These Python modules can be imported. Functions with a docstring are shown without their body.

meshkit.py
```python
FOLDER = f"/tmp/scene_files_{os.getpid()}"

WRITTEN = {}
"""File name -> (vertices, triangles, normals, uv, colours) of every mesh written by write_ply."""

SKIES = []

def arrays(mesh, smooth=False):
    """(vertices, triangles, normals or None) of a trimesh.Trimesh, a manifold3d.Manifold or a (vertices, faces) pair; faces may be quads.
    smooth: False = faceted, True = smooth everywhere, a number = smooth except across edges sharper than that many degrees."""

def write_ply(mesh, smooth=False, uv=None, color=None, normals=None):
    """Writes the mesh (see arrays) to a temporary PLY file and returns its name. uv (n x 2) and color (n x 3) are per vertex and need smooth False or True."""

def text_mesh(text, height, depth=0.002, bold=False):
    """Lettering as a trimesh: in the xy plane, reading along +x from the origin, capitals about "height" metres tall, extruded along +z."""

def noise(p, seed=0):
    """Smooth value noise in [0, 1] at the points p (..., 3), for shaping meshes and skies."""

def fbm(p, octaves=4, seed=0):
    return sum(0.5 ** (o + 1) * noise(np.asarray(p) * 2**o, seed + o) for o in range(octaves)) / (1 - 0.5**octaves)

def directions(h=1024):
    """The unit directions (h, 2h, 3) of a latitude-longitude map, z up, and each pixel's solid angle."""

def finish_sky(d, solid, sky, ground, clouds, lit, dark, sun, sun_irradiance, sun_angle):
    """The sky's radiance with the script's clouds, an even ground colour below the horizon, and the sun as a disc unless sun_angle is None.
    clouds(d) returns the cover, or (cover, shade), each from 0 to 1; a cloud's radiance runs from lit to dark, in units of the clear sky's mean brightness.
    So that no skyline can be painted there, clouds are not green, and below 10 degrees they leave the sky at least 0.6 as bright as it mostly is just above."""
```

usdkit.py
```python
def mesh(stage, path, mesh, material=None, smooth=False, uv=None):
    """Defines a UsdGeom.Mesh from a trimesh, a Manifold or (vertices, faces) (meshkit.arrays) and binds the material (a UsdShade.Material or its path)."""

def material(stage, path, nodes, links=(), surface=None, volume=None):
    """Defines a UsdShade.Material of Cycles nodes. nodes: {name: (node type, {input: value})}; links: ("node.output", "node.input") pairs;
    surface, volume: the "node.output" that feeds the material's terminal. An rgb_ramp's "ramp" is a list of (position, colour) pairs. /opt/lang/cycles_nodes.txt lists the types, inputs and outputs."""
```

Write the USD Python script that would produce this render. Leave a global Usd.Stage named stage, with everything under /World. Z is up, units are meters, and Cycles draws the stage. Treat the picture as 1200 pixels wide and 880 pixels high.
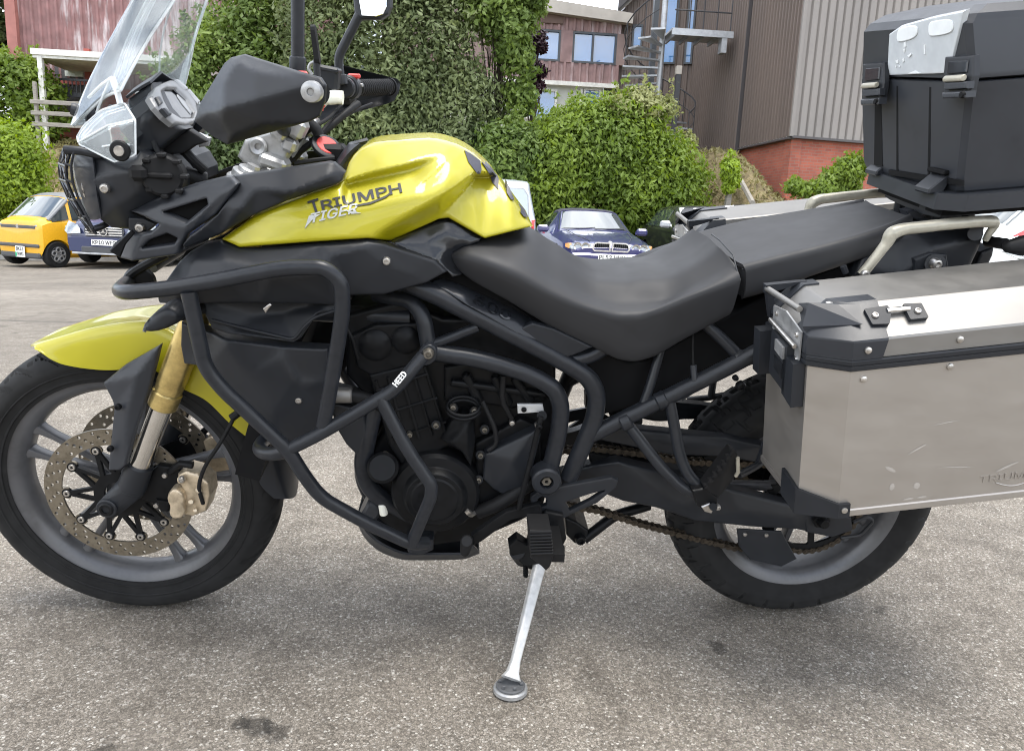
import math, numpy as np, trimesh, usdkit, meshkit, shapely
from shapely.geometry import Polygon, Point, LineString
from shapely.ops import unary_union
from scipy.spatial import Delaunay
from scipy.interpolate import LinearNDInterpolator, NearestNDInterpolator
from scipy.ndimage import gaussian_filter1d
from pxr import Usd, UsdGeom, UsdLux, UsdShade, Gf, Sdf, Vt

stage = Usd.Stage.CreateInMemory()
UsdGeom.SetStageUpAxis(stage, UsdGeom.Tokens.z)
UsdGeom.SetStageMetersPerUnit(stage, 1.0)
WORLD = UsdGeom.Xform.Define(stage, '/World')
UsdGeom.Scope.Define(stage, '/World/Looks')
PI = math.pi
RNG = np.random.default_rng(7)

# ------------------------------------------------------------------ camera
FPX = 884.1                                   # focal length in units of 1/1200 of the picture's width
CAM = np.array([-0.8342, -1.717, 0.9105])
PITCH, YAW, ROLL = 0.1974, 0.0824, 0.0437
_c, _s = math.cos, math.sin
C_F = np.array([_s(YAW)*_c(PITCH), _c(YAW)*_c(PITCH), -_s(PITCH)])
_r0 = np.array([_c(YAW), -_s(YAW), 0.0]); _u0 = np.cross(_r0, C_F)
C_R = _c(ROLL)*_r0 + _s(ROLL)*_u0
C_U = -_s(ROLL)*_r0 + _c(ROLL)*_u0
cam = UsdGeom.Camera.Define(stage, '/World/camera')
cam.CreateHorizontalApertureAttr(36.0); cam.CreateVerticalApertureAttr(36.0*750/1024)
cam.CreateFocalLengthAttr(36.0*FPX/1200)
cam.CreateClippingRangeAttr(Gf.Vec2f(0.05, 5000))
_m = np.eye(4); _m[0, :3], _m[1, :3], _m[2, :3], _m[3, :3] = C_R, C_U, -C_F, CAM
cam.AddTransformOp().Set(Gf.Matrix4d(_m.tolist()))
EXPOSURE = 1.35
cam.CreateExposureAttr(EXPOSURE)

# ------------------------------------------------------------------ sky and sun (bright overcast)
SUN = np.array([0.15, -0.20, 1.15]); SUN = SUN/np.linalg.norm(SUN)
SUN_EL, SUN_ROT = math.asin(SUN[2]), math.atan2(SUN[0], SUN[1])
sky_mat = usdkit.material(stage, '/World/Looks/sky', {
    'sky': ('sky_texture', {'sky_type': 'single_scattering', 'sun_disc': False, 'sun_elevation': SUN_EL, 'sun_rotation': SUN_ROT, 'altitude': 60.0, 'aerosol_density': 1.6}),
    'tc': ('texture_coordinate', {}),
    'map': ('mapping', {'scale': (1.0, 1.0, 2.6)}),
    'n': ('noise_texture', {'scale': 2.3, 'detail': 6.0, 'roughness': 0.58, 'distortion': 0.35}),
    'cover': ('map_range', {'from_min': 0.40, 'from_max': 0.60, 'to_min': 0.10, 'to_max': 1.0, 'clamp': True}),
    'n2': ('noise_texture', {'scale': 4.1, 'detail': 4.0}),
    'cl': ('rgb_ramp', {'ramp': [(0.3, (9.0, 9.4, 10.2)), (0.7, (14.5, 14.7, 15.0))]}),
    'mix': ('mix_color', {}),
    'bg': ('background_shader', {'strength': 0.11}),
}, [('tc.generated', 'map.vector'), ('map.vector', 'n.vector'), ('n.fac', 'cover.value'), ('map.vector', 'n2.vector'), ('n2.fac', 'cl.fac'),
    ('cover.result', 'mix.fac'), ('sky.color', 'mix.a'), ('cl.color', 'mix.b'), ('mix.result', 'bg.color')], surface='bg.background')
dome = UsdLux.DomeLight.Define(stage, '/World/sky')
UsdShade.MaterialBindingAPI.Apply(dome.GetPrim()).Bind(sky_mat)
dome.GetPrim().SetCustomDataByKey('kind', 'structure')
sun = UsdLux.DistantLight.Define(stage, '/World/sun')
sun.CreateIntensityAttr(0.4); sun.CreateAngleAttr(28.0); sun.CreateColorAttr(Gf.Vec3f(1.0, 0.96, 0.9))
sun.CreateNormalizeAttr(True)
_z = SUN; _x = np.cross([0, 0, 1.0], _z); _x /= np.linalg.norm(_x); _y = np.cross(_z, _x)
_m = np.eye(4); _m[0, :3], _m[1, :3], _m[2, :3] = _x, _y, _z
sun.AddTransformOp().Set(Gf.Matrix4d(_m.tolist()))

# ------------------------------------------------------------------ prims
USED = {}
def numbered(parent, name):
    k = (parent, name); n = USED.get(k, 0); USED[k] = n+1
    return name if n == 0 else f'{name}_{n:03d}'

class Thing:
    """An Xform (or Mesh) of the scene with the matrix that takes its local frame to the frame its meshes are written in."""
    def __init__(self, path, M): self.path, self.M, self.Mi = path, M, np.linalg.inv(M)
    @property
    def prim(self): return stage.GetPrimAtPath(self.path)

def tag(t, label=None, cat=None, group=None, kind=None):
    p = t.prim if isinstance(t, Thing) else t
    for k, v in (('label', label), ('category', cat), ('group', group), ('kind', kind)):
        if v: p.SetCustomDataByKey(k, v)
    return t

def rotx(a): return trimesh.transformations.rotation_matrix(a, [1, 0, 0])
def rotz(a): return trimesh.transformations.rotation_matrix(a, [0, 0, 1])
def trans(v): return trimesh.transformations.translation_matrix(v)

def thing(name, label, cat, M=None, group=None):
    """M: where the thing's base stands (4x4). Its meshes are given in the frame 'world = W @ p'; see frame argument of obj."""
    path = '/World/' + numbered('/World', name)
    x = UsdGeom.Xform.Define(stage, path)
    M = np.eye(4) if M is None else M
    x.AddTransformOp().Set(Gf.Matrix4d(M.T.tolist()))
    t = Thing(path, M); t.W = np.eye(4)
    tag(t, label, cat, group)
    return t

def tm(mesh):
    if isinstance(mesh, trimesh.Trimesh): return mesh
    v, f, _ = meshkit.arrays(mesh); return trimesh.Trimesh(v, f, process=False)

def obj(name, mesh, material, parent=None, smooth=False, label=None, cat=None, group=None, kind=None):
    """One Mesh prim. With a parent its points are taken from the frame parent.W to the parent's own frame."""
    m = tm(mesh).copy()
    if parent is None:
        path = '/World/' + numbered('/World', name)
        t = Thing(path, np.eye(4)); t.W = np.eye(4)
    else:
        m.apply_transform(parent.Mi @ parent.W)
        path = parent.path + '/' + numbered(parent.path, name)
        t = Thing(path, parent.M); t.W = parent.W
    usdkit.mesh(stage, path, m, material, smooth=smooth)
    tag(t, label, cat, group, kind)
    return t

def cat(*ms):
    out = []
    for m in ms: out += [tm(a) for a in m] if isinstance(m, (list, tuple)) else [tm(m)]
    return trimesh.util.concatenate(out)

# ------------------------------------------------------------------ frames of the motorcycle
LEAN, STEER, CASTER, TRAIL, WB, RF, RR = 0.1894, -0.0395, math.radians(24), 0.095, 1.53, 0.328, 0.322
LM = rotx(LEAN)
AX = np.array([_s(CASTER), 0, _c(CASTER)]); AO = np.array([-WB-TRAIL, 0, 0])
def steer(P, d=STEER):
    v = np.asarray(P, float)-AO
    return AO + v*_c(d) + np.cross(np.broadcast_to(AX, v.shape), v)*_s(d) + (v@AX)[..., None]*AX*(1-_c(d))
def steered(m):
    m = tm(m).copy(); m.vertices = steer(m.vertices); return m
def ray(px, py):
    px, py = np.asarray(px, float), np.asarray(py, float)
    return C_F + ((px-600)/FPX)[..., None]*C_R - ((py-440)/FPX)[..., None]*C_U
def unlean(v): return v @ LM[:3, :3]          # world -> motorcycle
CAM_B = unlean(CAM)
def BP(px, py, y):
    """The point of the motorcycle's frame that lies at lateral offset y and is drawn at (px, py) of the reference (1200 wide)."""
    d = unlean(ray(px, py)); t = (np.asarray(y)-CAM_B[1])/d[..., 1]
    return CAM_B + t[..., None]*d
def bps(pts): a = np.asarray(pts, float); return BP(a[:, 0], a[:, 1], a[:, 2])
def FPt(px, py, y):
    """The same in the frame of the steered fork (straight-ahead coordinates; use steered() on the mesh)."""
    d = steer(AO + unlean(ray(px, py)), -STEER)-AO; o = steer(CAM_B, -STEER)
    t = (np.asarray(y)-o[1])/d[..., 1]
    return o + t[..., None]*d
def fps(pts): a = np.asarray(pts, float); return FPt(a[:, 0], a[:, 1], a[:, 2])
def WP(px, py, y):
    """World point at depth plane Y = y (for the setting)."""
    d = ray(px, py); t = (y-CAM[1])/d[..., 1]
    return CAM + t[..., None]*d
def PROJ(P):
    d = np.asarray(P, float)-CAM; z = d@C_F
    return np.stack([600+FPX*(d@C_R)/z, 440-FPX*(d@C_U)/z], -1)
def PROJB(P): return PROJ(np.asarray(P, float) @ LM[:3, :3].T)

# ------------------------------------------------------------------ mesh makers
def mirror(m):
    m = tm(m).copy(); m.vertices[:, 1] *= -1; m.faces = m.faces[:, ::-1]; return m
def box(c, size, R=None):
    m = trimesh.creation.box(size)
    if R is not None: m.apply_transform(R)
    m.apply_translation(c); return m
def rbox(c, size, r=0.004, R=None):
    """A box with chamfered edges."""
    h = np.array(size)/2; r = min(r, h.min()*0.9)
    pts = []
    for s in np.ndindex(2, 2, 2):
        sg = np.array(s)*2-1
        for k in range(3):
            q = h-r; q[k] = h[k]; pts.append(sg*q)
    m = trimesh.convex.convex_hull(np.array(pts))
    if R is not None: m.apply_transform(R)
    m.apply_translation(c); return m
def frame_of(d):
    d = np.asarray(d, float)/np.linalg.norm(d)
    a = np.array([0, 0, 1.0]) if abs(d[2]) < 0.9 else np.array([0, 1.0, 0])
    u = np.cross(a, d); u /= np.linalg.norm(u); v = np.cross(d, u)
    M = np.eye(4); M[:3, 0], M[:3, 1], M[:3, 2] = u, v, d
    return M
def cyl(a, b, r, n=20, r2=None, cham=0.0):
    """A capped cylinder or cone from a to b, with a small chamfer."""
    a, b = np.asarray(a, float), np.asarray(b, float); L = np.linalg.norm(b-a); r2 = r if r2 is None else r2
    prof = [(0, 0), (r-cham, 0), (r, cham), (r2, L-cham), (r2-cham, L), (0, L)] if cham > 0 else [(0, 0), (r, 0), (r2, L), (0, L)]
    return lathe(prof, n, a, b-a)
def lathe(prof, n=32, at=(0, 0, 0), axis=(0, 0, 1), a0=0.0, a1=2*PI):
    prof = np.asarray(prof, float); full = abs(a1-a0-2*PI) < 1e-6
    th = np.linspace(a0, a1, n+1)[:n if full else n+1]
    v = np.stack([prof[None, :, 0]*np.cos(th)[:, None], prof[None, :, 0]*np.sin(th)[:, None], np.broadcast_to(prof[None, :, 1], (len(th), len(prof)))], -1)
    k, m = len(th), len(prof)
    i = np.arange(k if full else k-1); j = np.arange(m-1); I, J = np.meshgrid(i, j, indexing='ij'); I2 = (I+1) % k
    q = np.stack([I*m+J, I2*m+J, I2*m+J+1, I*m+J+1], -1).reshape(-1, 4)
    f = np.vstack([q[:, [0, 1, 2]], q[:, [0, 2, 3]]])
    mesh = trimesh.Trimesh(v.reshape(-1, 3), f, process=False)
    mesh.merge_vertices(); mesh.update_faces(mesh.nondegenerate_faces())
    M = frame_of(axis); M[:3, 3] = at; mesh.apply_transform(M); return mesh
def tube(pts, r, n=14, bend=0.0, cap=True, closed=False):
    """A round tube along a polyline; bend rounds the corners with that radius."""
    P = np.asarray(pts, float)
    if bend > 0 and len(P) > 2:
        out = [P[0]]
        for k in range(1, len(P)-1):
            a, b, c = P[k-1], P[k], P[k+1]; d1, d2 = a-b, c-b; l1, l2 = np.linalg.norm(d1), np.linalg.norm(d2)
            t = min(bend, 0.45*l1, 0.45*l2); p, q = b+d1/l1*t, b+d2/l2*t
            for s in np.linspace(0, 1, 8): out.append((1-s)**2*p+2*s*(1-s)*b+s*s*q)
        out.append(P[-1]); P = np.array(out)
    keep = np.r_[True, np.linalg.norm(np.diff(P, axis=0), axis=1) > 1e-6]; P = P[keep]
    T = np.gradient(P, axis=0) if not closed else np.roll(P, -1, 0)-np.roll(P, 1, 0)
    T /= np.linalg.norm(T, axis=1, keepdims=True)
    R = np.broadcast_to(np.asarray(r, float), (len(P),)) if np.ndim(r) == 0 else np.interp(np.linspace(0, 1, len(P)), np.linspace(0, 1, len(r)), r)
    u = np.cross(T[0], [0.31, 0.9, 0.22]); u /= np.linalg.norm(u); rings = []
    th = np.arange(n)*2*PI/n
    for k in range(len(P)):
        u = u - (u@T[k])*T[k]; u /= np.linalg.norm(u); w = np.cross(T[k], u)
        rings.append(P[k] + R[k]*(np.cos(th)[:, None]*u + np.sin(th)[:, None]*w))
    v = np.vstack(rings); K = len(P); I, J = np.meshgrid(np.arange(K if closed else K-1), np.arange(n), indexing='ij'); I2 = (I+1) % K
    q = np.stack([I*n+J, I*n+(J+1) % n, I2*n+(J+1) % n, I2*n+J], -1).reshape(-1, 4)
    f = [q[:, [0, 1, 2]], q[:, [0, 2, 3]]]
    if cap and not closed:
        v = np.vstack([v, P[0], P[-1]]); j = np.arange(n)
        f += [np.stack([np.full(n, K*n), (j+1) % n, j], -1), np.stack([np.full(n, K*n+1), (K-1)*n+j, (K-1)*n+(j+1) % n], -1)]
    return trimesh.Trimesh(v, np.vstack(f), process=False)
def resample(P, n, smooth=False):
    P = np.asarray(P, float); d = np.r_[0, np.cumsum(np.linalg.norm(np.diff(P[:, :2], axis=0), axis=1))]; d /= d[-1]
    t = np.linspace(0, 1, n)
    if smooth and len(P) > 2:
        from scipy.interpolate import PchipInterpolator
        return PchipInterpolator(d, P)(t)
    return np.stack([np.interp(t, d, P[:, k]) for k in range(P.shape[1])], -1)
def grid_mesh(G, flip=False, closed=False):
    a, b = G.shape[:2]; I, J = np.meshgrid(np.arange(a-1), np.arange(b if closed else b-1), indexing='ij'); J2 = (J+1) % b
    q = np.stack([I*b+J, (I+1)*b+J, (I+1)*b+J2, I*b+J2], -1).reshape(-1, 4)
    f = np.vstack([q[:, [0, 1, 2]], q[:, [0, 2, 3]]])
    return trimesh.Trimesh(G.reshape(-1, 3), f[:, ::-1] if flip else f, process=False)
def solidify(m, t):
    """Gives a sheet thickness t, away from its normals."""
    m = tm(m).copy(); m.merge_vertices(); n = m.vertex_normals
    e = m.edges_sorted; u, idx, cnt = np.unique(e, axis=0, return_index=True, return_counts=True)
    b = m.edges[idx[cnt == 1]]; k = len(m.vertices)
    v = np.vstack([m.vertices, m.vertices-n*t])
    f = np.vstack([m.faces, m.faces[:, ::-1]+k, np.c_[b[:, 1], b[:, 0], b[:, 0]+k], np.c_[b[:, 1], b[:, 0]+k, b[:, 1]+k]])
    return trimesh.Trimesh(v, f, process=False)
def skin(lines, n=24, m=4, P=bps, smooth=True, mir=True, cross_smooth=True, thick=0.0):
    """A surface through lines of (px, py, y); mir adds the mirrored half (the last line lies on y = 0)."""
    L = np.stack([P(resample(l, n, smooth)) for l in lines])            # lines x n x 3
    if mir:
        M = L[::-1].copy(); M[:, :, 1] *= -1
        L = np.concatenate([L, M[1:] if np.abs(L[-1, :, 1]).max() < 1e-6 else M])
    t = np.arange(len(L)); tt = np.linspace(0, len(L)-1, (len(L)-1)*m+1)
    if cross_smooth and len(L) > 2:
        from scipy.interpolate import PchipInterpolator
        G = PchipInterpolator(t, L, axis=0)(tt)
    else:
        G = np.stack([L[int(min(x, len(L)-1.0001))]*(1-(x-int(min(x, len(L)-1.0001))))+L[int(min(x, len(L)-1.0001))+1]*(x-int(min(x, len(L)-1.0001))) for x in tt])
    g = grid_mesh(G)
    if thick: return solidify(g, thick)
    return g
def capgrid(G):
    """A closed skin from rings (stations x around x 3)."""
    g = grid_mesh(G, closed=True); k = len(g.vertices); a, b = G.shape[:2]
    v = np.vstack([g.vertices, G[0].mean(0), G[-1].mean(0)]); j = np.arange(b)
    f = np.vstack([g.faces, np.c_[np.full(b, k), j, (j+1) % b], np.c_[np.full(b, k+1), (a-1)*b+(j+1) % b, (a-1)*b+j]])
    m = trimesh.Trimesh(v, f, process=False); m.fix_normals(); return m
def ctrl_surface(ctrl):
    """Lateral offset through (px, py, y) points; beyond their hull the value at the nearest place inside is kept."""
    cp = np.asarray(ctrl, float); lin = LinearNDInterpolator(cp[:, :2], cp[:, 2]); c = cp[:, :2].mean(0)
    def yy(q):
        q = np.atleast_2d(np.asarray(q, float)); v = lin(q); bad = np.isnan(v)
        for t in np.r_[np.linspace(.99, .5, 50), 0]:
            if not bad.any(): break
            v[bad] = lin(c+(q[bad]-c)*t); bad = np.isnan(v)
        return v
    return yy
def panel(outline, y, thick=0.012, rnd=0.006, step=4.0, ctrl=None, P=BP, blur=0, holes=(), smooth_outline=0, back=True, back_y=None):
    """A plate seen side-on: outline in picture points at lateral offset y (or through ctrl points (px, py, y)), edges rounded by rnd metres, given thickness."""
    out = np.asarray(outline, float)
    if smooth_outline: out = chaikin(out, smooth_outline)
    poly = Polygon(out, [np.asarray(h, float) for h in holes])
    if not poly.is_valid: poly = poly.buffer(0)
    if poly.geom_type != 'Polygon': poly = max(poly.geoms, key=lambda g: g.area)
    bnd = []
    for ring in [poly.exterior, *poly.interiors]:
        k = max(8, int(ring.length/min(step, 1.3))); cs = np.array(ring.coords)[:-1]
        pts = [ring.interpolate(i/k, normalized=True).coords[0] for i in range(k)]
        bnd += [tuple(c) for c in cs] + pts
    ins = []
    x0, y0, x1, y1 = poly.bounds
    sc = 0.0021*1.0
    levels = [max(.8, rnd/sc*.16), max(1.7, rnd/sc*.4), max(2.8, rnd/sc*.72), max(4.0, rnd/sc*1.1)] if rnd > 0 else []
    for li, d in enumerate(levels):
        s = poly.buffer(-d)
        for g in getattr(s, 'geoms', [s]):
            if g.is_empty: continue
            for ring in [g.exterior, *g.interiors]:
                k = max(6, int(ring.length/min(step, (1.6, 2.4, 3.2, 4)[li]))); ins += [ring.interpolate(i/k, normalized=True).coords[0] for i in range(k)]
    inner = poly.buffer(-(levels[-1]+step*0.6 if levels else step*0.6))
    X, Y = np.meshgrid(np.arange(x0, x1, step), np.arange(y0, y1, step)); g = np.c_[X.ravel(), Y.ravel()]
    if not inner.is_empty: ins += [tuple(p) for p in g[shapely.contains_xy(inner, g[:, 0], g[:, 1])]]
    pts = np.unique(np.round(np.array(bnd+ins), 3), axis=0)
    tri = Delaunay(pts).simplices; c = pts[tri].mean(1)
    tri = tri[shapely.contains_xy(poly, c[:, 0], c[:, 1])]
    a = pts[tri]; area = 0.5*((a[:, 1, 0]-a[:, 0, 0])*(a[:, 2, 1]-a[:, 0, 1])-(a[:, 2, 0]-a[:, 0, 0])*(a[:, 1, 1]-a[:, 0, 1]))
    tri = tri[np.abs(area) > 1e-3]; area = area[np.abs(area) > 1e-3]; tri[area < 0] = tri[area < 0][:, ::-1]
    used, inv = np.unique(tri, return_inverse=True); pts = pts[used]; tri = inv.reshape(-1, 3)
    if ctrl is not None:
        yy = ctrl_surface(ctrl)
        Y = yy(pts)
        if blur:
            offs = [(0, 0)]+[(blur*r*math.cos(t), blur*r*math.sin(t)) for r in (0.5, 1.0) for t in np.arange(8)*PI/4]
            Y = np.mean([yy(pts+np.array(o)) for o in offs], 0)
    else:
        Y = np.full(len(pts), float(y))
    if rnd > 0:
        dist = shapely.distance(poly.boundary, shapely.points(pts))*sc
        q = np.clip(1-dist/rnd, 0, 1); drop = rnd*(1-np.sqrt(np.maximum(0, 1-q*q)))
    else: drop = np.zeros(len(pts))
    F = P(pts[:, 0], pts[:, 1], Y); cx = pts.mean(0)
    F[:, 1] += drop
    yb = Y+thick if back_y is None else np.full(len(pts), back_y)
    B = F.copy(); B[:, 1] = np.maximum(yb, F[:, 1]+0.0005)
    k = len(pts)
    e = np.sort(np.vstack([tri[:, [0, 1]], tri[:, [1, 2]], tri[:, [2, 0]]]), 1)
    de = np.vstack([tri[:, [0, 1]], tri[:, [1, 2]], tri[:, [2, 0]]])
    u, idx, cnt = np.unique(e, axis=0, return_index=True, return_counts=True); b = de[idx[cnt == 1]]
    f = [tri]
    if back: f += [tri[:, ::-1]+k, np.c_[b[:, 1], b[:, 0], b[:, 0]+k], np.c_[b[:, 1], b[:, 0]+k, b[:, 1]+k]]
    m = trimesh.Trimesh(np.vstack([F, B]), np.vstack(f), process=False)
    # picture y runs down: make the near face look at the camera
    n = m.face_normals[0]
    if n[1] > 0: m.faces = m.faces[:, ::-1]
    return m
def chaikin(P, k=1, closed=True):
    P = np.asarray(P, float)
    for _ in range(k):
        Q = np.roll(P, -1, 0) if closed else P[1:]
        A = P if closed else P[:-1]
        R = np.stack([0.75*A+0.25*Q, 0.25*A+0.75*Q], 1).reshape(-1, P.shape[1])
        P = R if closed else np.vstack([P[:1], R, P[-1:]])
    return P
def extr(poly, h, M=None):
    """Shapely shape extruded along +z by h, then moved by M."""
    ms = [trimesh.creation.extrude_polygon(g, h, engine='earcut') for g in getattr(poly, 'geoms', [poly]) if g.area > 1e-10]
    m = trimesh.util.concatenate(ms)
    if M is not None: m.apply_transform(M)
    return m
def plane_xz(y, x=0, z=0):
    """Matrix: shape drawn in (x, z) with its extrusion going towards -y (the camera's side)."""
    M = np.eye(4); M[:3, 0] = [1, 0, 0]; M[:3, 1] = [0, 0, 1]; M[:3, 2] = [0, -1, 0]; M[:3, 3] = [x, y, z]; return M
def bolt(p, r=0.006, h=0.004, axis=(0, -1, 0), n=12):
    """A domed screw head with a hex socket ring."""
    return lathe([(0, h*0.55), (r*0.42, h*0.55), (r*0.5, h), (r*0.8, h*0.9), (r, h*0.35), (r, -0.004), (0, -0.004)], n, p, axis)
def hull(*ms): return trimesh.convex.convex_hull(np.vstack([tm(m).vertices if hasattr(m, 'faces') or isinstance(m, trimesh.Trimesh) else np.asarray(m, float) for m in ms]))

# ------------------------------------------------------------------ materials
def pm(name, col, rough=0.5, metal=0.0, var=0.0, scale=30.0, bump=0.0, bscale=None, coat=0.0, spec=0.5, rvar=0.0, col2=None, cuts=(0.35, 0.65), stretch=None, detail=4.0, coatr=0.05):
    """A principled material; var or col2 mottles the colour with noise, bump gives fine relief, rvar breaks up the gloss."""
    nodes = {'p': ('principled_bsdf', {'base_color': col, 'roughness': rough, 'metallic': metal, 'coat_weight': coat, 'coat_roughness': coatr, 'specular_ior_level': spec})}
    links = []
    if var or col2 is not None or bump or rvar:
        nodes['tc'] = ('texture_coordinate', {})
        src = 'tc.object'
        if stretch: nodes['mp'] = ('mapping', {'scale': stretch}); links += [('tc.object', 'mp.vector')]; src = 'mp.vector'
        nodes['n'] = ('noise_texture', {'scale': scale, 'detail': detail, 'roughness': 0.6}); links += [(src, 'n.vector')]
    if var or col2 is not None:
        a = np.array(col)*(1-var); b = np.array(col)*(1+var) if col2 is None else np.array(col2)
        nodes['r'] = ('rgb_ramp', {'ramp': [(cuts[0], tuple(a)), (cuts[1], tuple(b))]}); links += [('n.fac', 'r.fac'), ('r.color', 'p.base_color')]
    if rvar:
        nodes['mr'] = ('map_range', {'from_min': 0.3, 'from_max': 0.7, 'to_min': max(0.02, rough-rvar), 'to_max': min(1, rough+rvar), 'clamp': True}); links += [('n.fac', 'mr.value'), ('mr.result', 'p.roughness')]
    if bump:
        nodes['nb'] = ('noise_texture', {'scale': bscale or scale*4, 'detail': 3.0}); nodes['b'] = ('bump', {'strength': 1.0, 'distance': bump})
        links += [(src, 'nb.vector'), ('nb.fac', 'b.height'), ('b.normal', 'p.normal')]
    return usdkit.material(stage, '/World/Looks/'+name, nodes, links, surface='p.BSDF')
M_ = {}
M_['plastic'] = pm('black_plastic', (.0075, .0085, .0105), .44, spec=.36, var=.12, scale=14, bump=.00012, bscale=1400, rvar=.06)
M_['plastic2'] = pm('grey_black_plastic', (.013, .0145, .0175), .40, spec=.42, var=.1, scale=12, bump=.0001, bscale=1400, rvar=.06)
M_['gloss'] = pm('gloss_black_plastic', (.006, .0065, .0075), .16, rvar=.06, scale=20)
M_['frame'] = pm('black_frame_paint', (.0085, .0095, .0115), .35, spec=.36, var=.1, scale=25, rvar=.08)
M_['engine'] = pm('black_engine_casting', (.0036, .0038, .0042), .42, spec=.17, var=.25, scale=45, bump=.0002, bscale=500, rvar=.1)
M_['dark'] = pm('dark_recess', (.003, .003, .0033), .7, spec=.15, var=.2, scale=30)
M_['rubber'] = pm('tyre_rubber', (.0085, .0085, .0085), .68, var=.28, scale=26, bump=.00015, bscale=700, spec=.22)
M_['soft'] = pm('soft_rubber', (.005, .005, .0053), .55, spec=.22, var=.15, scale=60)
M_['vinyl'] = pm('seat_vinyl', (.0115, .0116, .0125), .56, var=.18, scale=9, bump=.00012, bscale=900, rvar=.07, spec=.40)
M_['wheel'] = pm('grey_wheel_paint', (.085, .085, .088), .36, metal=.35, var=.1, scale=16, rvar=.08)
M_['steel'] = pm('brake_disc_steel', (.20, .175, .135), .34, metal=.9, var=.12, scale=40, rvar=.08)
M_['bolt'] = pm('bolt_steel', (.48, .46, .43), .34, metal=1.0, var=.2, scale=120)
M_['chrome'] = pm('chromed_tube', (.75, .74, .72), .13, metal=1.0, rvar=.05, scale=40)
M_['gold'] = pm('gold_anodised', (.50, .38, .15), .3, metal=.9, var=.12, scale=22, rvar=.08)
M_['bronze'] = pm('caliper_gold', (.46, .38, .27), .42, metal=.75, var=.25, scale=50, rvar=.08)
M_['silver'] = pm('silver_casting', (.33, .33, .325), .4, metal=.75, var=.18, scale=40, bump=.0002, bscale=600, rvar=.08)
M_['stand'] = pm('worn_silver_paint', (.45, .45, .44), .42, metal=.35, var=.12, scale=60, rvar=.08)
M_['alu'] = pm('brushed_aluminium', (.225, .217, .203), .50, metal=.95, var=.035, scale=5, stretch=(2, 2, 7), bump=.00003, bscale=300, rvar=.06, detail=7)
M_['grab'] = pm('grab_rail_paint', (.33, .31, .25), .42, metal=.5, var=.12, scale=30, rvar=.06)
M_['oldbolt'] = pm('dull_engine_bolt', (.17, .155, .13), .45, metal=.9, var=.3, scale=90)
M_['chain'] = pm('chain_steel', (.055, .045, .034), .42, metal=.8, var=.35, scale=140, rvar=.1)
M_['cargrey_early'] = pm('worn_grey_rubber', (.06, .062, .065), .6, var=.2, scale=60)
M_['red'] = pm('red_plastic', (.55, .05, .04), .4, var=.1)
M_['cream'] = pm('cream_plastic', (.72, .71, .62), .4, var=.05)
M_['white'] = pm('white_print', (.75, .75, .73), .5, var=.05)
M_['ink'] = pm('dark_print', (.018, .018, .02), .45, var=.1)
M_['smoke'] = pm('smoked_print', (.03, .03, .04), .4, var=.1)
M_['silverprint'] = pm('silver_print', (.36, .37, .35), .4, metal=.2, var=.1, scale=100)
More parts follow.
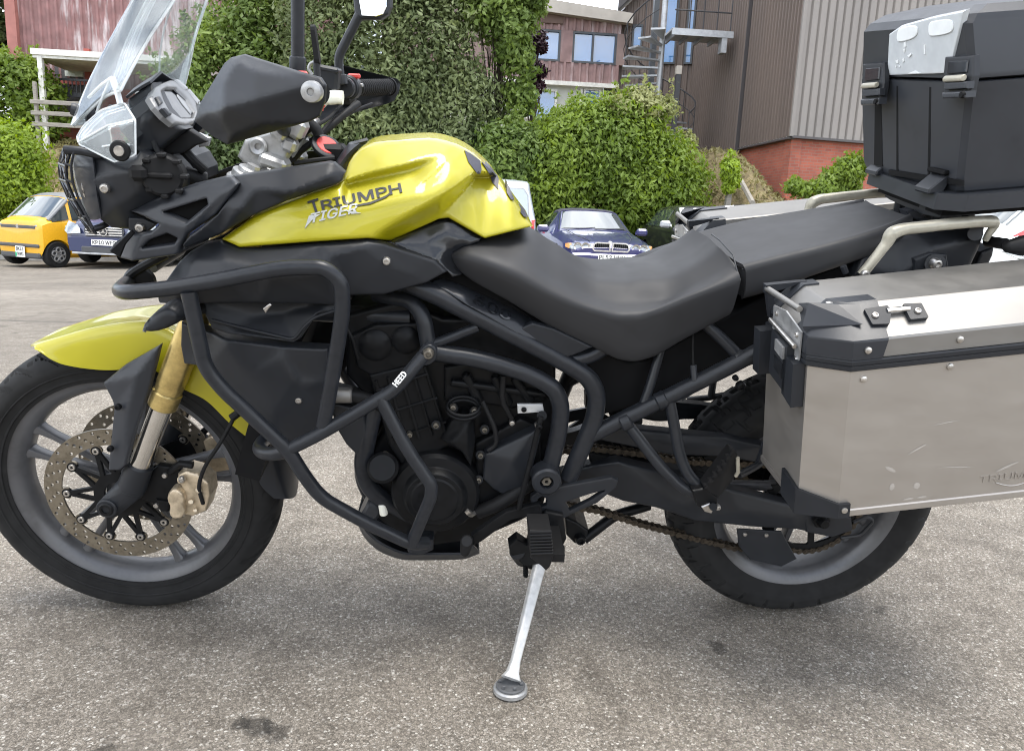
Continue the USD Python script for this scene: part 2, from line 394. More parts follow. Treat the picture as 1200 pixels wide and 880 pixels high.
# yellow lacquer with a light metallic flake and faint dust
M_['yellow'] = usdkit.material(stage, '/World/Looks/yellow_lacquer', {
    'tc': ('texture_coordinate', {}),
    'n': ('noise_texture', {'scale': 3.5, 'detail': 5.0}), 'r': ('rgb_ramp', {'ramp': [(.35, (.312, .278, .003)), (.65, (.35, .314, .004))]}),
    'd': ('noise_texture', {'scale': 60.0, 'detail': 6.0}), 'dr': ('map_range', {'from_min': .45, 'from_max': .75, 'to_min': .05, 'to_max': .13, 'clamp': True}),
    'p': ('principled_bsdf', {'roughness': .42, 'coat_weight': .8, 'coat_ior': 1.42, 'coat_roughness': .06, 'metallic': .3}),
}, [('tc.object', 'n.vector'), ('n.fac', 'r.fac'), ('r.color', 'p.base_color'), ('tc.object', 'd.vector'), ('d.fac', 'dr.value'), ('dr.result', 'p.coat_roughness')], surface='p.BSDF')
def glassy(name, tint, ior=1.49, rough=0.0, haze=0.0, hazecol=(.8, .83, .83)):
    """Clear sheet: straight-through with fresnel reflection, plus a little milky scatter."""
    nodes = {'t': ('transparent_bsdf', {'color': tint}), 'g': ('glossy_bsdf', {'roughness': rough, 'color': (1, 1, 1)}), 'f': ('fresnel', {'IOR': ior}),
             'm': ('mix_closure', {}), 'd': ('diffuse_bsdf', {'color': hazecol}), 'tc': ('texture_coordinate', {}),
             'n': ('noise_texture', {'scale': 9.0, 'detail': 6.0, 'distortion': 1.0}), 'mr': ('map_range', {'from_min': .35, 'from_max': .75, 'to_min': haze*.4, 'to_max': haze*1.6, 'clamp': True}), 'm2': ('mix_closure', {})}
    return usdkit.material(stage, '/World/Looks/'+name, nodes, [('f.fac', 'm.fac'), ('t.BSDF', 'm.closure1'), ('g.BSDF', 'm.closure2'), ('tc.object', 'n.vector'), ('n.fac', 'mr.value'),
        ('mr.result', 'm2.fac'), ('m.closure', 'm2.closure1'), ('d.BSDF', 'm2.closure2')], surface='m2.closure')
M_['screen'] = glassy('clear_screen', (.90, .925, .925), 1.42, .02, .062)
M_['lens'] = glassy('lamp_lens', (.9, .92, .93), 1.5, .0, .02)
M_['carglass'] = glassy('car_glass', (.42, .48, .46), 1.55, .0, .015)

# ------------------------------------------------------------------ ground
def sst(t): t = np.clip(t, 0, 1); return t*t*(3-2*t)
def gz(x, y):
    x, y = np.asarray(x, float), np.asarray(y, float)
    return -0.42*sst((-x-0.5)/11)*sst((y-1.5)/11)
def ground_sheet(xs, ys, lift=0.0, zf=gz):
    X, Y = np.meshgrid(xs, ys, indexing='ij'); Z = zf(X, Y)+lift
    m = grid_mesh(np.stack([X, Y, Z], -1))
    if m.face_normals[0][2] < 0: m.faces = m.faces[:, ::-1]
    return m
gx = np.unique(np.r_[np.linspace(-400, -30, 12), np.linspace(-30, 30, 90), np.linspace(30, 400, 12)])
gy = np.unique(np.r_[np.linspace(-200, -6, 10), np.linspace(-6, 40, 90), np.linspace(40, 600, 12)])
asphalt_nodes = {
    'g': ('geometry', {}),
    'w': ('noise_texture', {'scale': 220.0, 'detail': 2.0}), 'wm': ('mix_vector', {'fac': 0.006}),
    'v1': ('voronoi_texture', {'scale': 215.0, 'randomness': 1.0}), 'v2': ('voronoi_texture', {'scale': 420.0, 'randomness': 1.0}),
    'e1': ('voronoi_texture', {'scale': 215.0, 'feature': 'distance_to_edge'}),
    'sc': ('separate_color', {}), 'sc2': ('separate_color', {}),
    'stone': ('rgb_ramp', {'ramp': [(0, (.116, .104, .087)), (.3, (.165, .147, .124)), (.6, (.202, .181, .154)), (.85, (.250, .227, .197)), (.95, (.31, .292, .262)), (1, (.43, .415, .38))]}),
    'fine': ('rgb_ramp', {'ramp': [(0, (.70, .69, .67)), (.5, (1, 1, 1)), (1, (1.25, 1.24, 1.22))]}),
    'gap': ('map_range', {'from_min': 0.0, 'from_max': 0.12, 'to_min': .55, 'to_max': 1.0, 'clamp': True}),
    'm1': ('mix_color', {'blend_type': 'multiply', 'fac': 1.0}), 'm2': ('mix_color', {'blend_type': 'multiply', 'fac': 1.0}),
    'big': ('noise_texture', {'scale': 0.9, 'detail': 5.0, 'roughness': .6}), 'bigr': ('rgb_ramp', {'ramp': [(.3, (.80, .79, .78)), (.7, (1.14, 1.13, 1.10))]}),
    'mid': ('noise_texture', {'scale': 9.0, 'detail': 4.0}), 'midr': ('rgb_ramp', {'ramp': [(.32, (.80, .79, .78)), (.62, (1.08, 1.08, 1.08))]}),
    'sp': ('noise_texture', {'scale': 5.5, 'detail': 3.0}), 'spr': ('rgb_ramp', {'ramp': [(.69, (1, 1, 1)), (.74, (.5, .5, .49))]}),
    'm3': ('mix_color', {'blend_type': 'multiply', 'fac': 1.0}), 'm4': ('mix_color', {'blend_type': 'multiply', 'fac': 1.0}), 'm5': ('mix_color', {'blend_type': 'multiply', 'fac': 1.0}),
    'h': ('math', {'math_type': 'multiply', 'value2': 1.0}), 'hm': ('math', {'math_type': 'add'}),
    'b': ('bump', {'strength': .55, 'distance': .0028}),
    'p': ('principled_bsdf', {'roughness': .82, 'specular_ior_level': .35}),
}
asphalt_links = [('g.position', 'v1.vector'), ('g.position', 'v2.vector'), ('g.position', 'e1.vector'), ('v1.color', 'sc.color'), ('sc.r', 'stone.fac'), ('v2.color', 'sc2.color'), ('sc2.g', 'fine.fac'),
    ('e1.distance', 'gap.value'), ('stone.color', 'm1.a'), ('fine.color', 'm1.b'), ('m1.result', 'm2.a'), ('gap.result', 'm2.b'), ('g.position', 'big.vector'), ('big.fac', 'bigr.fac'),
    ('g.position', 'mid.vector'), ('mid.fac', 'midr.fac'), ('g.position', 'sp.vector'), ('sp.fac', 'spr.fac'), ('m2.result', 'm3.a'), ('bigr.color', 'm3.b'), ('m3.result', 'm4.a'), ('midr.color', 'm4.b'),
    ('m4.result', 'm5.a'), ('spr.color', 'm5.b'), ('m5.result', 'p.base_color'), ('gap.result', 'h.value1'), ('h.value', 'hm.value1'), ('sc.g', 'hm.value2'), ('hm.value', 'b.height'), ('b.normal', 'p.normal')]
last = 'm5.result'
asphalt_nodes['wob'] = ('noise_texture', {'scale': 14.0, 'detail': 4.0}); asphalt_nodes['wv'] = ('vector_math', {'math_type': 'multiply_add', 'vector2': (.13, .13, 0), 'vector3': (0, 0, 0)})
asphalt_links += [('g.position', 'wob.vector'), ('wob.color', 'wv.vector1'), ('g.position', 'wv.vector3')]
for k, (x, y, r, dark) in enumerate(((-1.165, -.475, .036, .40), (-1.205, -.47, .026, .45), (-1.13, -.478, .022, .45), (-.22, -.22, .03, .5), (-.52, -.36, .05, .82), (-1.42, -.53, .025, .6), (-2.6, 1.3, .12, .6))):     # oil drips
    asphalt_nodes[f'd{k}'] = ('vector_math', {'math_type': 'distance', 'vector2': (x+.065, y+.065, 0)}); asphalt_nodes[f'dr{k}'] = ('map_range', {'from_min': r*.8, 'from_max': r*1.25, 'to_min': dark, 'to_max': 1.0, 'clamp': True}); asphalt_nodes[f'dm{k}'] = ('mix_color', {'blend_type': 'multiply', 'fac': 1.0})
    asphalt_links += [('wv.vector', f'd{k}.vector1'), (f'd{k}.value', f'dr{k}.value'), (last, f'dm{k}.a'), (f'dr{k}.result', f'dm{k}.b')]; last = f'dm{k}.result'
# tar joints and a paler trodden band across the yard: lines y = a + b x
asphalt_nodes['sx'] = ('separate_xyz', {}); asphalt_links.append(('wv.vector', 'sx.vector'))
for k, (a, b, w, v, soft) in enumerate(((4.45, -.055, .022, .62, .02), (6.15, -.2, .55, 1.22, .5), (9.6, .02, .05, .75, .05))):
    asphalt_nodes[f'l{k}'] = ('math', {'math_type': 'multiply_add', 'value2': -b, 'value3': 0.0}); asphalt_nodes[f'la{k}'] = ('math', {'math_type': 'subtract', 'value2': a}); asphalt_nodes[f'ab{k}'] = ('math', {'math_type': 'absolute'})
    asphalt_nodes[f'lr{k}'] = ('map_range', {'from_min': w, 'from_max': w+soft, 'to_min': v, 'to_max': 1.0, 'clamp': True}); asphalt_nodes[f'lm{k}'] = ('mix_color', {'blend_type': 'multiply', 'fac': 1.0})
    asphalt_links += [('sx.x', f'l{k}.value1'), ('sx.y', f'l{k}.value3'), (f'l{k}.value', f'la{k}.value1'), (f'la{k}.value', f'ab{k}.value1'), (f'ab{k}.value', f'lr{k}.value'), (last, f'lm{k}.a'), (f'lr{k}.result', f'lm{k}.b')]; last = f'lm{k}.result'
asphalt_links = [q for q in asphalt_links if q != ('m5.result', 'p.base_color')]+[(last, 'p.base_color')]
asphalt = usdkit.material(stage, '/World/Looks/asphalt', asphalt_nodes, asphalt_links, surface='p.BSDF')
obj('car_park_ground', ground_sheet(gx, gy), asphalt, smooth=True, kind='structure')

# ------------------------------------------------------------------ motorcycle: wheels and fork
bike = thing('motorcycle', 'yellow and black adventure motorcycle leaning on its side stand', 'motorcycle', LM); bike.W = LM
# every mesh of the bike is written in the bike's own frame (upright, y towards its right side)
def tyre(R, w, rim_r, pattern, nth=720, npf=44):
    """Tyre about the y axis with its tread cut in."""
    s = np.linspace(-1, 1, npf); ang = s*math.radians(128)
    y = (w/2)*np.sin(ang)/1.0; y = np.where(np.abs(ang) > PI/2, np.sign(s)*(w/2)*(1-0.22*(np.abs(ang)-PI/2)/(math.radians(128)-PI/2)**1), y)
    h = R-rim_r
    crown = np.cos(np.clip(np.abs(ang), 0, PI/2))
    r0 = R-(w*0.40)*(1-crown)
    tt = np.clip((np.abs(ang)-PI/2)/(math.radians(128)-PI/2), 0, 1)
    r = np.where(np.abs(ang) <= PI/2, r0, (R-w*0.40)*(1-tt)+rim_r*tt)
    th = np.arange(nth)*2*PI/nth
    S, T = np.meshgrid(s, th)
    cut = pattern(S, T)
    rr = r[None, :]-cut
    return_mesh = np.stack([rr*np.cos(T), np.broadcast_to(y, rr.shape), rr*np.sin(T)], -1)
    I, J = np.meshgrid(np.arange(nth), np.arange(npf-1), indexing='ij'); I2 = (I+1) % nth
    q = np.stack([I*npf+J, I*npf+J+1, I2*npf+J+1, I2*npf+J], -1).reshape(-1, 4)
    m = trimesh.Trimesh(return_mesh.reshape(-1, 3), np.vstack([q[:, [0, 1, 2]], q[:, [0, 2, 3]]]), process=False)
    m.fix_normals(); return m
def tri_w(x): return 2*np.abs(x-np.floor(x+.5))
def front_tread(S, T):
    a = np.abs(S); n = 30
    g1 = tri_w((T*n/(2*PI)) + a*1.9 + .25*(S > 0)) < .16
    g1 &= (a > .09) & (a < .56)
    g2 = np.abs(a-.30-.03*np.sin(T*n)) < .018
    return 0.005*(g1 | g2)*(a < .62)
def rear_tread(S, T):
    a = np.abs(S); n = 26; ph = T*n/(2*PI)
    z = .05*(tri_w(ph)-.5)
    row = np.where(a < .22+z, 0, np.where(a < .42+z, 1, 2))
    lat = tri_w(ph+np.where(row == 1, .5, 0)*1.0+a*.45+.25*(S > 0)+np.where(row == 2, .12, 0)) < .13
    seam = (np.abs(a-.22-z) < .016) | (np.abs(a-.42-z) < .016) | (np.abs(S-.06*(tri_w(ph*1+.3)-.5)) < .014)
    return 0.0075*((lat & (a < .66)) | seam)*(a < .68)
def rim(r, hw, hub, spokes, spread, r_hub_y, sp_w=.016):
    """Cast wheel about the y axis: flanges, well, hub, paired spokes."""
    prof = [(r-.016, -hw+.002), (r-.003, -hw-.004), (r, -hw), (r, -hw+.005), (r-.010, -hw+.011), (r-.022, -hw+.022), (r-.024, 0), (r-.022, hw-.022), (r-.010, hw-.011), (r, hw-.005), (r, hw), (r-.003, hw+.004), (r-.016, hw-.002),
            (r-.026, hw-.012), (r-.034, hw-.024), (r-.034, -hw+.024), (r-.026, -hw+.012), (r-.016, -hw+.002)]
    ms = [lathe(prof, 120, (0, 0, 0), (0, 1, 0))]
    ms.append(lathe([(0, -hub), (r_hub_y*.8, -hub), (r_hub_y, -hub*.8), (r_hub_y*.82, -hub*.35), (r_hub_y*.82, hub*.35), (r_hub_y, hub*.8), (r_hub_y*.8, hub), (0, hub)], 40, (0, 0, 0), (0, 1, 0)))
    for a in spokes:
        for s in (-1, 1):
            a1 = a+s*spread; p1 = np.array([math.cos(a1), 0, math.sin(a1)])*(r-.030); a0 = a+s*spread*2.1; p0 = np.array([math.cos(a0), 0, math.sin(a0)])*r_hub_y*.8
            d = p1-p0; L = np.linalg.norm(d); u = d/L; v = np.array([-u[2], 0, u[0]]); secs = []
            for t, wv, wy in ((0, .013, .024), (.25, .0095, .017), (.8, .0085, .013), (.94, .0115, .015), (1.02, .017, .019)):
                c = p0+d*t; ring = []
                for q in np.arange(12)*PI/6:
                    ring.append(c+v*wv*np.sign(math.cos(q))*abs(math.cos(q))**.7+np.array([0, 1, 0])*wy*np.sign(math.sin(q))*abs(math.sin(q))**.7)
                secs.append(ring)
            ms.append(capgrid(np.array(secs)))
    return cat(ms)
def disc(ro, ri, n_hole, y, t=.0045, bob=.108, nb=10, carrier=True):
    """Drilled brake rotor, its carrier and bobbins, about the y axis."""
    ring = Point(0, 0).buffer(ro, 64).difference(Point(0, 0).buffer(ri, 64))
    hs = []
    for k in range(n_hole):
        for j, rr in enumerate(np.linspace(ri+.009, ro-.007, 3)):
            a = 2*PI*(k+j*.33)/n_hole
            if (k+j) % 6 == 0 and j == 1: continue
            hs.append(Point(rr*math.cos(a), rr*math.sin(a)).buffer(.0036, 5))
    ring = ring.difference(unary_union(hs))
    tabs = unary_union([Point(bob*math.cos(a), bob*math.sin(a)).buffer(.013, 8) for a in np.arange(nb)*2*PI/nb])
    ring = ring.union(tabs.difference(Point(0, 0).buffer(bob-.004, 40)))
    R = extr(ring, t, plane_xz(y+t/2))
    arms = [Point(0, 0).buffer(.052, 40).difference(Point(0, 0).buffer(.030, 32))]
    for k in range(nb):
        a = 2*PI*k/nb; p = (bob*math.cos(a), bob*math.sin(a))
        for s in (-1, 1):
            a2 = a+s*PI/nb*.95; arms.append(LineString([p, (.048*math.cos(a2), .048*math.sin(a2))]).buffer(.0042, 4))
        arms.append(Point(p).buffer(.0105, 8))
    C = extr(unary_union(arms), .007, plane_xz(y+.0035)) if carrier else None
    B = [lathe([(.003, -.006), (.0065, -.006), (.0078, -.004), (.0078, .004), (.003, .004), (.003, -.006)], 14, (bob*math.cos(a), y, bob*math.sin(a)), (0, 1, 0)) for a in np.arange(nb)*2*PI/nb]
    return R, C, cat(B)
FC = trans([-WB, 0, RF]); RC = trans([0, 0, RR])
def fw(m): m = tm(m).copy(); m.apply_transform(FC); return steered(m)
def rw(m): m = tm(m).copy(); m.apply_transform(RC); return m
w = obj('front_wheel', fw(rim(.2515, .036, .055, np.radians(12+72*np.arange(5)), math.radians(8.2), .043)), M_['wheel'], bike, smooth=40)
obj('tyre', fw(tyre(RF, .112, .2465, front_tread)), M_['rubber'], w, smooth=50)
for y in (1, -1):
    for pr in ([(.2540, .0463), (.2553, .0488), (.2585, .0492), (.2602, .0477)], [(.2722, .0533), (.2735, .0553), (.2748, .0555), (.2762, .0546)]): obj('sidewall_rib', fw(lathe([(a, y*b) for a, b in pr], 90, (0, 0, 0), (0, 1, 0))), M_['rubber'], w, smooth=50)
for y in (-.072, .072):
    R_, C_, B_ = disc(.154, .118, 30, y)
    d_ = obj('brake_disc', fw(R_), M_['steel'], w); 
    obj('disc_carrier', fw(C_), M_['engine'], w); obj('disc_bobbins', fw(B_), M_['bolt'], w, smooth=35, kind='stuff')
w = obj('rear_wheel', rw(rim(.2265, .058, .06, np.radians(40+72*np.arange(5)), math.radians(9), .055)), M_['wheel'], bike, smooth=40)
obj('tyre', rw(tyre(RR, .155, .2215, rear_tread)), M_['rubber'], w, smooth=50)
R_, C_, B_ = disc(.1275, .095, 26, .075, bob=.088, nb=6)
obj('brake_disc', rw(R_), M_['steel'], w); obj('disc_carrier', rw(C_), M_['engine'], w)
# sprocket
th = np.linspace(0, 2*PI, 50*8, endpoint=False); rr = .1165+.0045*np.clip(np.cos(th*50)*1.6, -1, 1)
sp = Polygon(np.c_[rr*np.cos(th), rr*np.sin(th)]).difference(Point(0, 0).buffer(.030))
for k in range(5):
    a = 2*PI*k/5+.5; sp = sp.difference(Polygon([(r_*math.cos(a+d), r_*math.sin(a+d)) for r_, d in ((.052, -.40), (.093, -.50), (.095, -.2), (.095, .2), (.093, .50), (.052, .40))]).buffer(.005))
obj('sprocket', rw(extr(sp, .006, plane_xz(-.072))), M_['engine'], w)
# ------------------------------------------------------------------ motorcycle: fork, mudguard, bodywork
def both(name, m, mat, parent=None, smooth=35, **k):
    parent = parent or bike
    a = obj(name, m, mat, parent, smooth=smooth, **k); obj(name, mirror(m), mat, parent, smooth=smooth, **k); return a
def bt(pts, r, n=14, bend=.02, **k): return tube(bps(pts), r, n, bend, **k)
def surf(ctrl): return ctrl_surface(ctrl)
def decal(text, a, b, h, yf, lift=.0012, skew=0.0, bold=False, sx=None):
    """Lettering on a surface: baseline from a to b in picture points, capitals h points tall; yf gives the surface's lateral offset."""
    m = meshkit.text_mesh(text, 1.0, depth=1.0, bold=bold)
    m = m.subdivide_to_size(.16, max_iter=8); v = m.vertices.copy()
    x0, x1 = v[:, 0].min(), v[:, 0].max(); a, b = np.array(a, float), np.array(b, float); d = (b-a); L = np.linalg.norm(d); u = d/L; n = np.array([u[1], -u[0]])
    t = (v[:, 0]-x0)/(x1-x0)*L
    q = a + t[:, None]*u + (v[:, 1]*h)[:, None]*n + (v[:, 1]*h*skew)[:, None]*u
    y = yf(q)-np.where(v[:, 2] > .5, lift, -0.0006)
    m = trimesh.Trimesh(BP(q[:, 0], q[:, 1], y), m.faces, process=False)
    if np.mean(m.face_normals[v[m.faces][:, :, 2].min(1) > .5][:, 1]) > 0: m.faces = m.faces[:, ::-1]
    return m
def patch(outline, yf, lift=.0012, step=4):
    o = np.asarray(outline, float)
    return panel(o, 0, .0015, 0, step, P=lambda px, py, Y: BP(px, py, yf(np.c_[px, py])-lift))

# fork legs: lower casting, chromed stanchion, gold outer tube
def fk(pts): return fps(pts)
YL = -.103
a_top, a_c0, a_c1, a_ax = fk([(205, 385, YL)])[0], fk([(182, 476, YL)])[0], fk([(164, 545, YL)])[0], np.array([-WB, YL, RF])
ax_dir = np.array([_s(CASTER), 0, _c(CASTER)])
def leg_pt(z): return a_c1 + ax_dir*((z-a_c1[2])/ax_dir[2])
zc0, zc1, ztop = a_c0[2], a_c1[2], .972
for s in (1, -1):
    fl = lambda m: steered(m if s == 1 else mirror(m))
    g = obj('fork_tube', fl(cat(cyl(leg_pt(zc0), leg_pt(zc0+.035), .0285, 28, cham=.003), cyl(leg_pt(zc0+.036), leg_pt(zc0+.05), .0265, 28), cyl(leg_pt(zc0+.05), leg_pt(ztop), .0275, 28, r2=.0265))), M_['gold'], bike, smooth=35)
    obj('stanchion', fl(cyl(leg_pt(zc1-.02), leg_pt(zc0), .0215, 28)), M_['chrome'], g, smooth=35)
    foot = cat(cyl(leg_pt(zc1+.004), leg_pt(zc1-.055), .0265, 24, r2=.029, cham=.003),
               hull(cyl(leg_pt(zc1-.045), leg_pt(zc1-.06), .028, 16), cyl(a_ax+[.004, -.022, -.0], a_ax+[.004, .02, 0], .024, 18)),
               cyl(a_ax+[0, -.030, 0], a_ax+[0, -.02, 0], .021, 22, cham=.002))
    obj('fork_foot', fl(foot), M_['plastic'], g, smooth=35)
    obj('axle_bolt', fl(cat(lathe([(.008, .0335), (.0125, .0335), (.015, .031), (.015, .028), (.008, .028), (.008, .0335)], 18, a_ax, (0, -1, 0)))), M_['engine'], g, smooth=30)
# fork guard in front of the near leg, and its twin
gd = panel([(120, 449), (146, 428), (188, 404), (183, 425), (174, 460), (160, 500), (148, 545), (140, 552), (126, 552), (129, 520), (133, 478), (131, 470)], -.135, .012, .006, 4,
           ctrl=[(120, 450, -.112), (188, 404, -.125), (160, 440, -.137), (133, 475, -.12), (150, 480, -.139), (128, 540, -.125), (146, 545, -.137), (168, 480, -.13)], P=FPt)
both('fork_guard', steered(gd), M_['plastic2'])
both('fork_guard_screw', steered(cat(*[bolt(FPt(np.array(x), np.array(y), -.136), .0065, .004) for x, y in ((138, 477), (129, 526))])), M_['engine'], kind='stuff')
# front mudguard
yel = skin([[(41, 409, -.070), (81, 428, -.074), (129, 433, -.076), (170, 430, -.076), (211, 453, -.076), (240, 467, -.076), (272, 497, -.076), (305, 522, -.074)],
            [(40, 407, -.066), (84, 420, -.072), (112, 413, -.0735), (160, 411, -.074), (213, 432, -.074), (245, 447, -.074), (277, 480, -.074), (309, 518, -.073)],
            [(39, 406, -.050), (75, 396, -.058), (112, 386, -.06), (168, 379, -.06), (215, 396, -.06), (252, 420, -.06), (286, 460, -.06), (314, 508, -.06)],
            [(39, 405, 0), (75, 391, 0), (112, 381, 0), (168, 373, 0), (218, 384, 0), (258, 404, 0), (294, 440, 0), (322, 490, 0)]], 60, 5, P=fps, thick=.004)
mg = obj('front_mudguard', steered(yel), M_['yellow'], bike, smooth=40)
ext = skin([[(303, 518, -.070), (304, 560, -.06), (322, 583, -.055)], [(311, 514, -.068), (318, 548, -.066), (334, 584, -.052)], [(322, 500, 0), (340, 535, 0), (345, 580, 0)]], 14, 5, P=fps, thick=.004)
obj('mudguard_extension', steered(ext), M_['plastic'], mg, smooth=40)
obj('mudguard_screw', steered(bolt(FPt(np.array(287.), np.array(508.), -.0755), .005, .003)), M_['dark'], mg)
# brake caliper, its carrier and hose
for s in (1, -1):
    fl = lambda m: steered(m if s == 1 else mirror(m))
    CY = -.10
    body = cat(panel([(196, 578), (203, 573), (213, 577), (216, 585), (214, 592), (217, 600), (213, 608), (203, 609), (197, 603), (199, 594), (195, 587)], CY-.018, .03, .006, 2.5, P=FPt, smooth_outline=1),
               panel([(207, 557), (217, 552), (232, 556), (244, 566), (246, 582), (241, 600), (226, 606), (214, 604), (214, 578)], CY-.004, .05, .008, 3, P=FPt),
               *[cyl(FPt(np.array(x), np.array(y), CY-.014), FPt(np.array(x), np.array(y), CY), r, 16, cham=.002) for x, y, r in ((213, 562, .009), (224, 588, .006), (233, 574, .007), (229, 598, .005))])
    c = obj('brake_caliper', fl(body), M_['bronze'], bike, smooth=35)
    obj('caliper_bolt', fl(bolt(FPt(np.array(213.), np.array(562.), CY-.015), .007, .005)), M_['bolt'], c)
    obj('caliper_carrier', fl(cat(panel([(168, 560), (185, 545), (205, 548), (216, 556), (212, 566), (200, 575), (195, 590), (182, 592), (165, 585), (150, 590), (140, 600), (140, 585), (152, 568)], -.088, .016, .005, 4, P=FPt),
        panel([(182, 585), (199, 588), (197, 600), (188, 600)], -.094, .01, .004, 3, P=FPt), tube(fk([(226, 545, -.095), (212, 543, -.095), (200, 552, -.09)]), .008, 10))), M_['engine'], c, smooth=35)
    obj('carrier_bolt', fl(cat(*[bolt(FPt(np.array(x), np.array(y), -.0895), .006, .004) for x, y in ((193, 557), (183, 592))])), M_['bolt'], c, kind='stuff')
    obj('brake_hose', fl(tube(fk([(238, 590, -.105), (232, 570, -.115), (240, 545, -.12), (258, 520, -.115), (275, 488, -.1), (285, 470, -.09), (290, 430, -.06), (275, 360, -.04)]), .0042, 8, bend=.03)), M_['soft'], c, smooth=60)
    obj('hose_clip', fl(cyl(FPt(np.array(271.), np.array(490.), -.112), FPt(np.array(279.), np.array(484.), -.108), .008, 10)), M_['soft'], c)

# ---- fuel tank
from scipy.interpolate import RBFInterpolator
TB = np.array([(250, 283, -.172), (280, 292, -.186), (359, 286, -.198), (430, 281, -.194), (457, 284, -.190), (525, 258, -.168), (567, 281, -.150), (625, 266, -.105), (350, 262, -.196), (300, 262, -.184), (420, 245, -.186), (395, 222, -.168), (470, 220, -.170), (520, 220, -.158), (560, 235, -.142), (600, 255, -.112),
      (405, 203, -.132), (440, 186, -.124), (480, 179, -.120), (520, 180, -.110), (550, 195, -.104), (580, 222, -.094), (404, 200, -.11), (437, 170, -.075), (480, 166, -.072), (522, 168, -.070), (555, 184, -.068), (584, 211, -.066), (615, 252, -.066)], float)
_rbf = RBFInterpolator(TB[:, :2]/100, TB[:, 2], kernel='thin_plate_spline', smoothing=.12)
def step_crease(q, up, lo, depth, back, x0, x1, soft):
    """Below the line up the surface steps in to depth at the line lo, then comes back over 'back' points."""
    yu = np.interp(q[:, 0], *np.array(up).T); yl = np.interp(q[:, 0], *np.array(lo).T); v = q[:, 1]-yu; w = np.maximum(yl-yu, 2.5)
    f = np.where(v < 0, 0, np.where(v < w, sst(v/w), 1-sst((v-w)/back)))
    return depth*f*sst((q[:, 0]-x0)/soft[0])*sst((x1-q[:, 0])/soft[1])
def tf(q):
    q = np.atleast_2d(np.asarray(q, float)); y = _rbf(q/100)
    y = y+step_crease(q, [(400, 213), (440, 200), (480, 190), (512, 180), (532, 177)], [(400, 217), (440, 209), (480, 200.5), (512, 191), (532, 179)], .022, 36, 398, 526, (12, 45))
    y = y+step_crease(q, [(425, 281), (470, 254), (500, 237), (525, 222), (556, 203)], [(425, 290), (457, 284), (490, 267), (515, 255), (540, 229), (557, 207)], .048, 140, 432, 606, (26, 44))
    y = y+step_crease(q, [(492, 216), (510, 199), (526, 184)], [(492, 218), (510, 206), (526, 190)], .004, 26, 486, 530, (12, 16))
    return y
TANK_OUT = [(258, 281.5), (280, 291.7), (359, 285.7), (410, 282.3), (431, 281), (457, 284), (514, 258.4), (525, 257), (564, 279), (568, 281), (625, 266.6), (615, 252.3), (600, 231), (584, 209.3), (574, 198.5), (564, 189), (555, 181), (545, 174.6), (535, 169.5), (523, 165.8), (513, 163.6), (502, 162.7), (485, 163.6), (467.5, 165), (450, 166), (437, 167.4), (429, 170), (422.5, 173.5), (414, 182), (408, 191), (402, 209), (396, 216), (336, 238), (296, 254)]
tank_half = panel(TANK_OUT, 0, 0, .012, 2.6, P=lambda px, py, Y: BP(px, py, tf(np.c_[px, py])), back_y=0.0)
tank = obj('fuel_tank', cat(tank_half, mirror(tank_half)), M_['yellow'], bike, smooth=38)
obj('tank_lettering', cat(decal('T', (364.5, 250.5), (377, 246.5), 14.5, tf, .002, bold=True), decal('RIUMPH', (377.5, 246), (471.5, 225), 10.5, tf, .002, bold=True),
    panel([(417, 240.5), (434, 237), (452, 229.5), (458, 225), (459.5, 226), (452, 232), (434, 239.5), (418, 242)], 0, .001, 0, 3, P=lambda px, py, Y: BP(px, py, tf(np.c_[px, py])-.002))), M_['ink'], tank)
obj('tank_model_lettering', cat(decal('TIGER', (362, 262), (418, 249), 10.5, tf, .0018, skew=.45, bold=True), patch([(357, 268), (362, 253), (376, 251), (368, 256), (365, 259)], tf, .0018), patch([(404, 246), (423, 250), (412, 251)], tf, .0018)), M_['silverprint'], tank)
for o in ([(544.5, 176.5), (552, 180.5), (563, 189), (564.5, 199), (562, 207), (555, 198), (549, 190)], [(565, 190.5), (575, 199), (584.5, 210), (584, 222), (577, 214), (573, 203)], [(594, 214.5), (596.5, 219), (603, 234), (599, 234), (594, 226)], [(611, 246), (619, 254.5), (614, 254), (610, 249)]):
    obj('tank_stripe', patch(o, tf, .002), M_['smoke'], tank)
cap = skin([[(396, 214, -.07), (398, 203, -.07), (408, 186, -.06), (424, 171, -.055)], [(391, 205, -.03), (400, 188, -.03), (412, 172, -.03)], [(390, 203, 0), (400, 186, 0), (412, 170, 0)]], 12, 3, thick=.006)
obj('tank_front_trim', cap, M_['plastic2'], bike, smooth=40)

# ---- cockpit side panels
A_OUT = [(151, 248), (185, 231), (224.5, 216.7), (263.7, 207.3), (270.5, 207.3), (278.5, 216), (274, 224), (253.5, 251.6), (219.4, 275.5), (212.5, 289), (209, 297.6), (204, 300), (154.6, 307), (139, 302.8), (126.4, 294), (132.4, 285.7), (153, 270.4), (158, 275), (176, 272), (185.5, 263.5), (168, 254.5)]
A_H = [[(191, 249), (241, 233.5), (242.5, 240), (217.6, 261)], [(166, 291), (174, 282.6), (195.5, 274.6), (207, 280), (203, 286)]]
A_C = [(151, 248, -.145), (168, 250, -.165), (190, 238, -.168), (230, 222, -.170), (270, 210, -.172), (262, 225, -.19), (240, 250, -.195), (217, 268, -.198), (185, 260, -.18), (205, 298, -.185), (155, 305, -.168), (135, 297, -.13), (150, 275, -.15), (165, 282, -.172), (212, 285, -.19)]
pa = obj('cockpit_side_panel', panel(A_OUT, 0, .02, .0075, 3, ctrl=A_C, blur=3, holes=A_H), M_['plastic2'], bike, smooth=32)
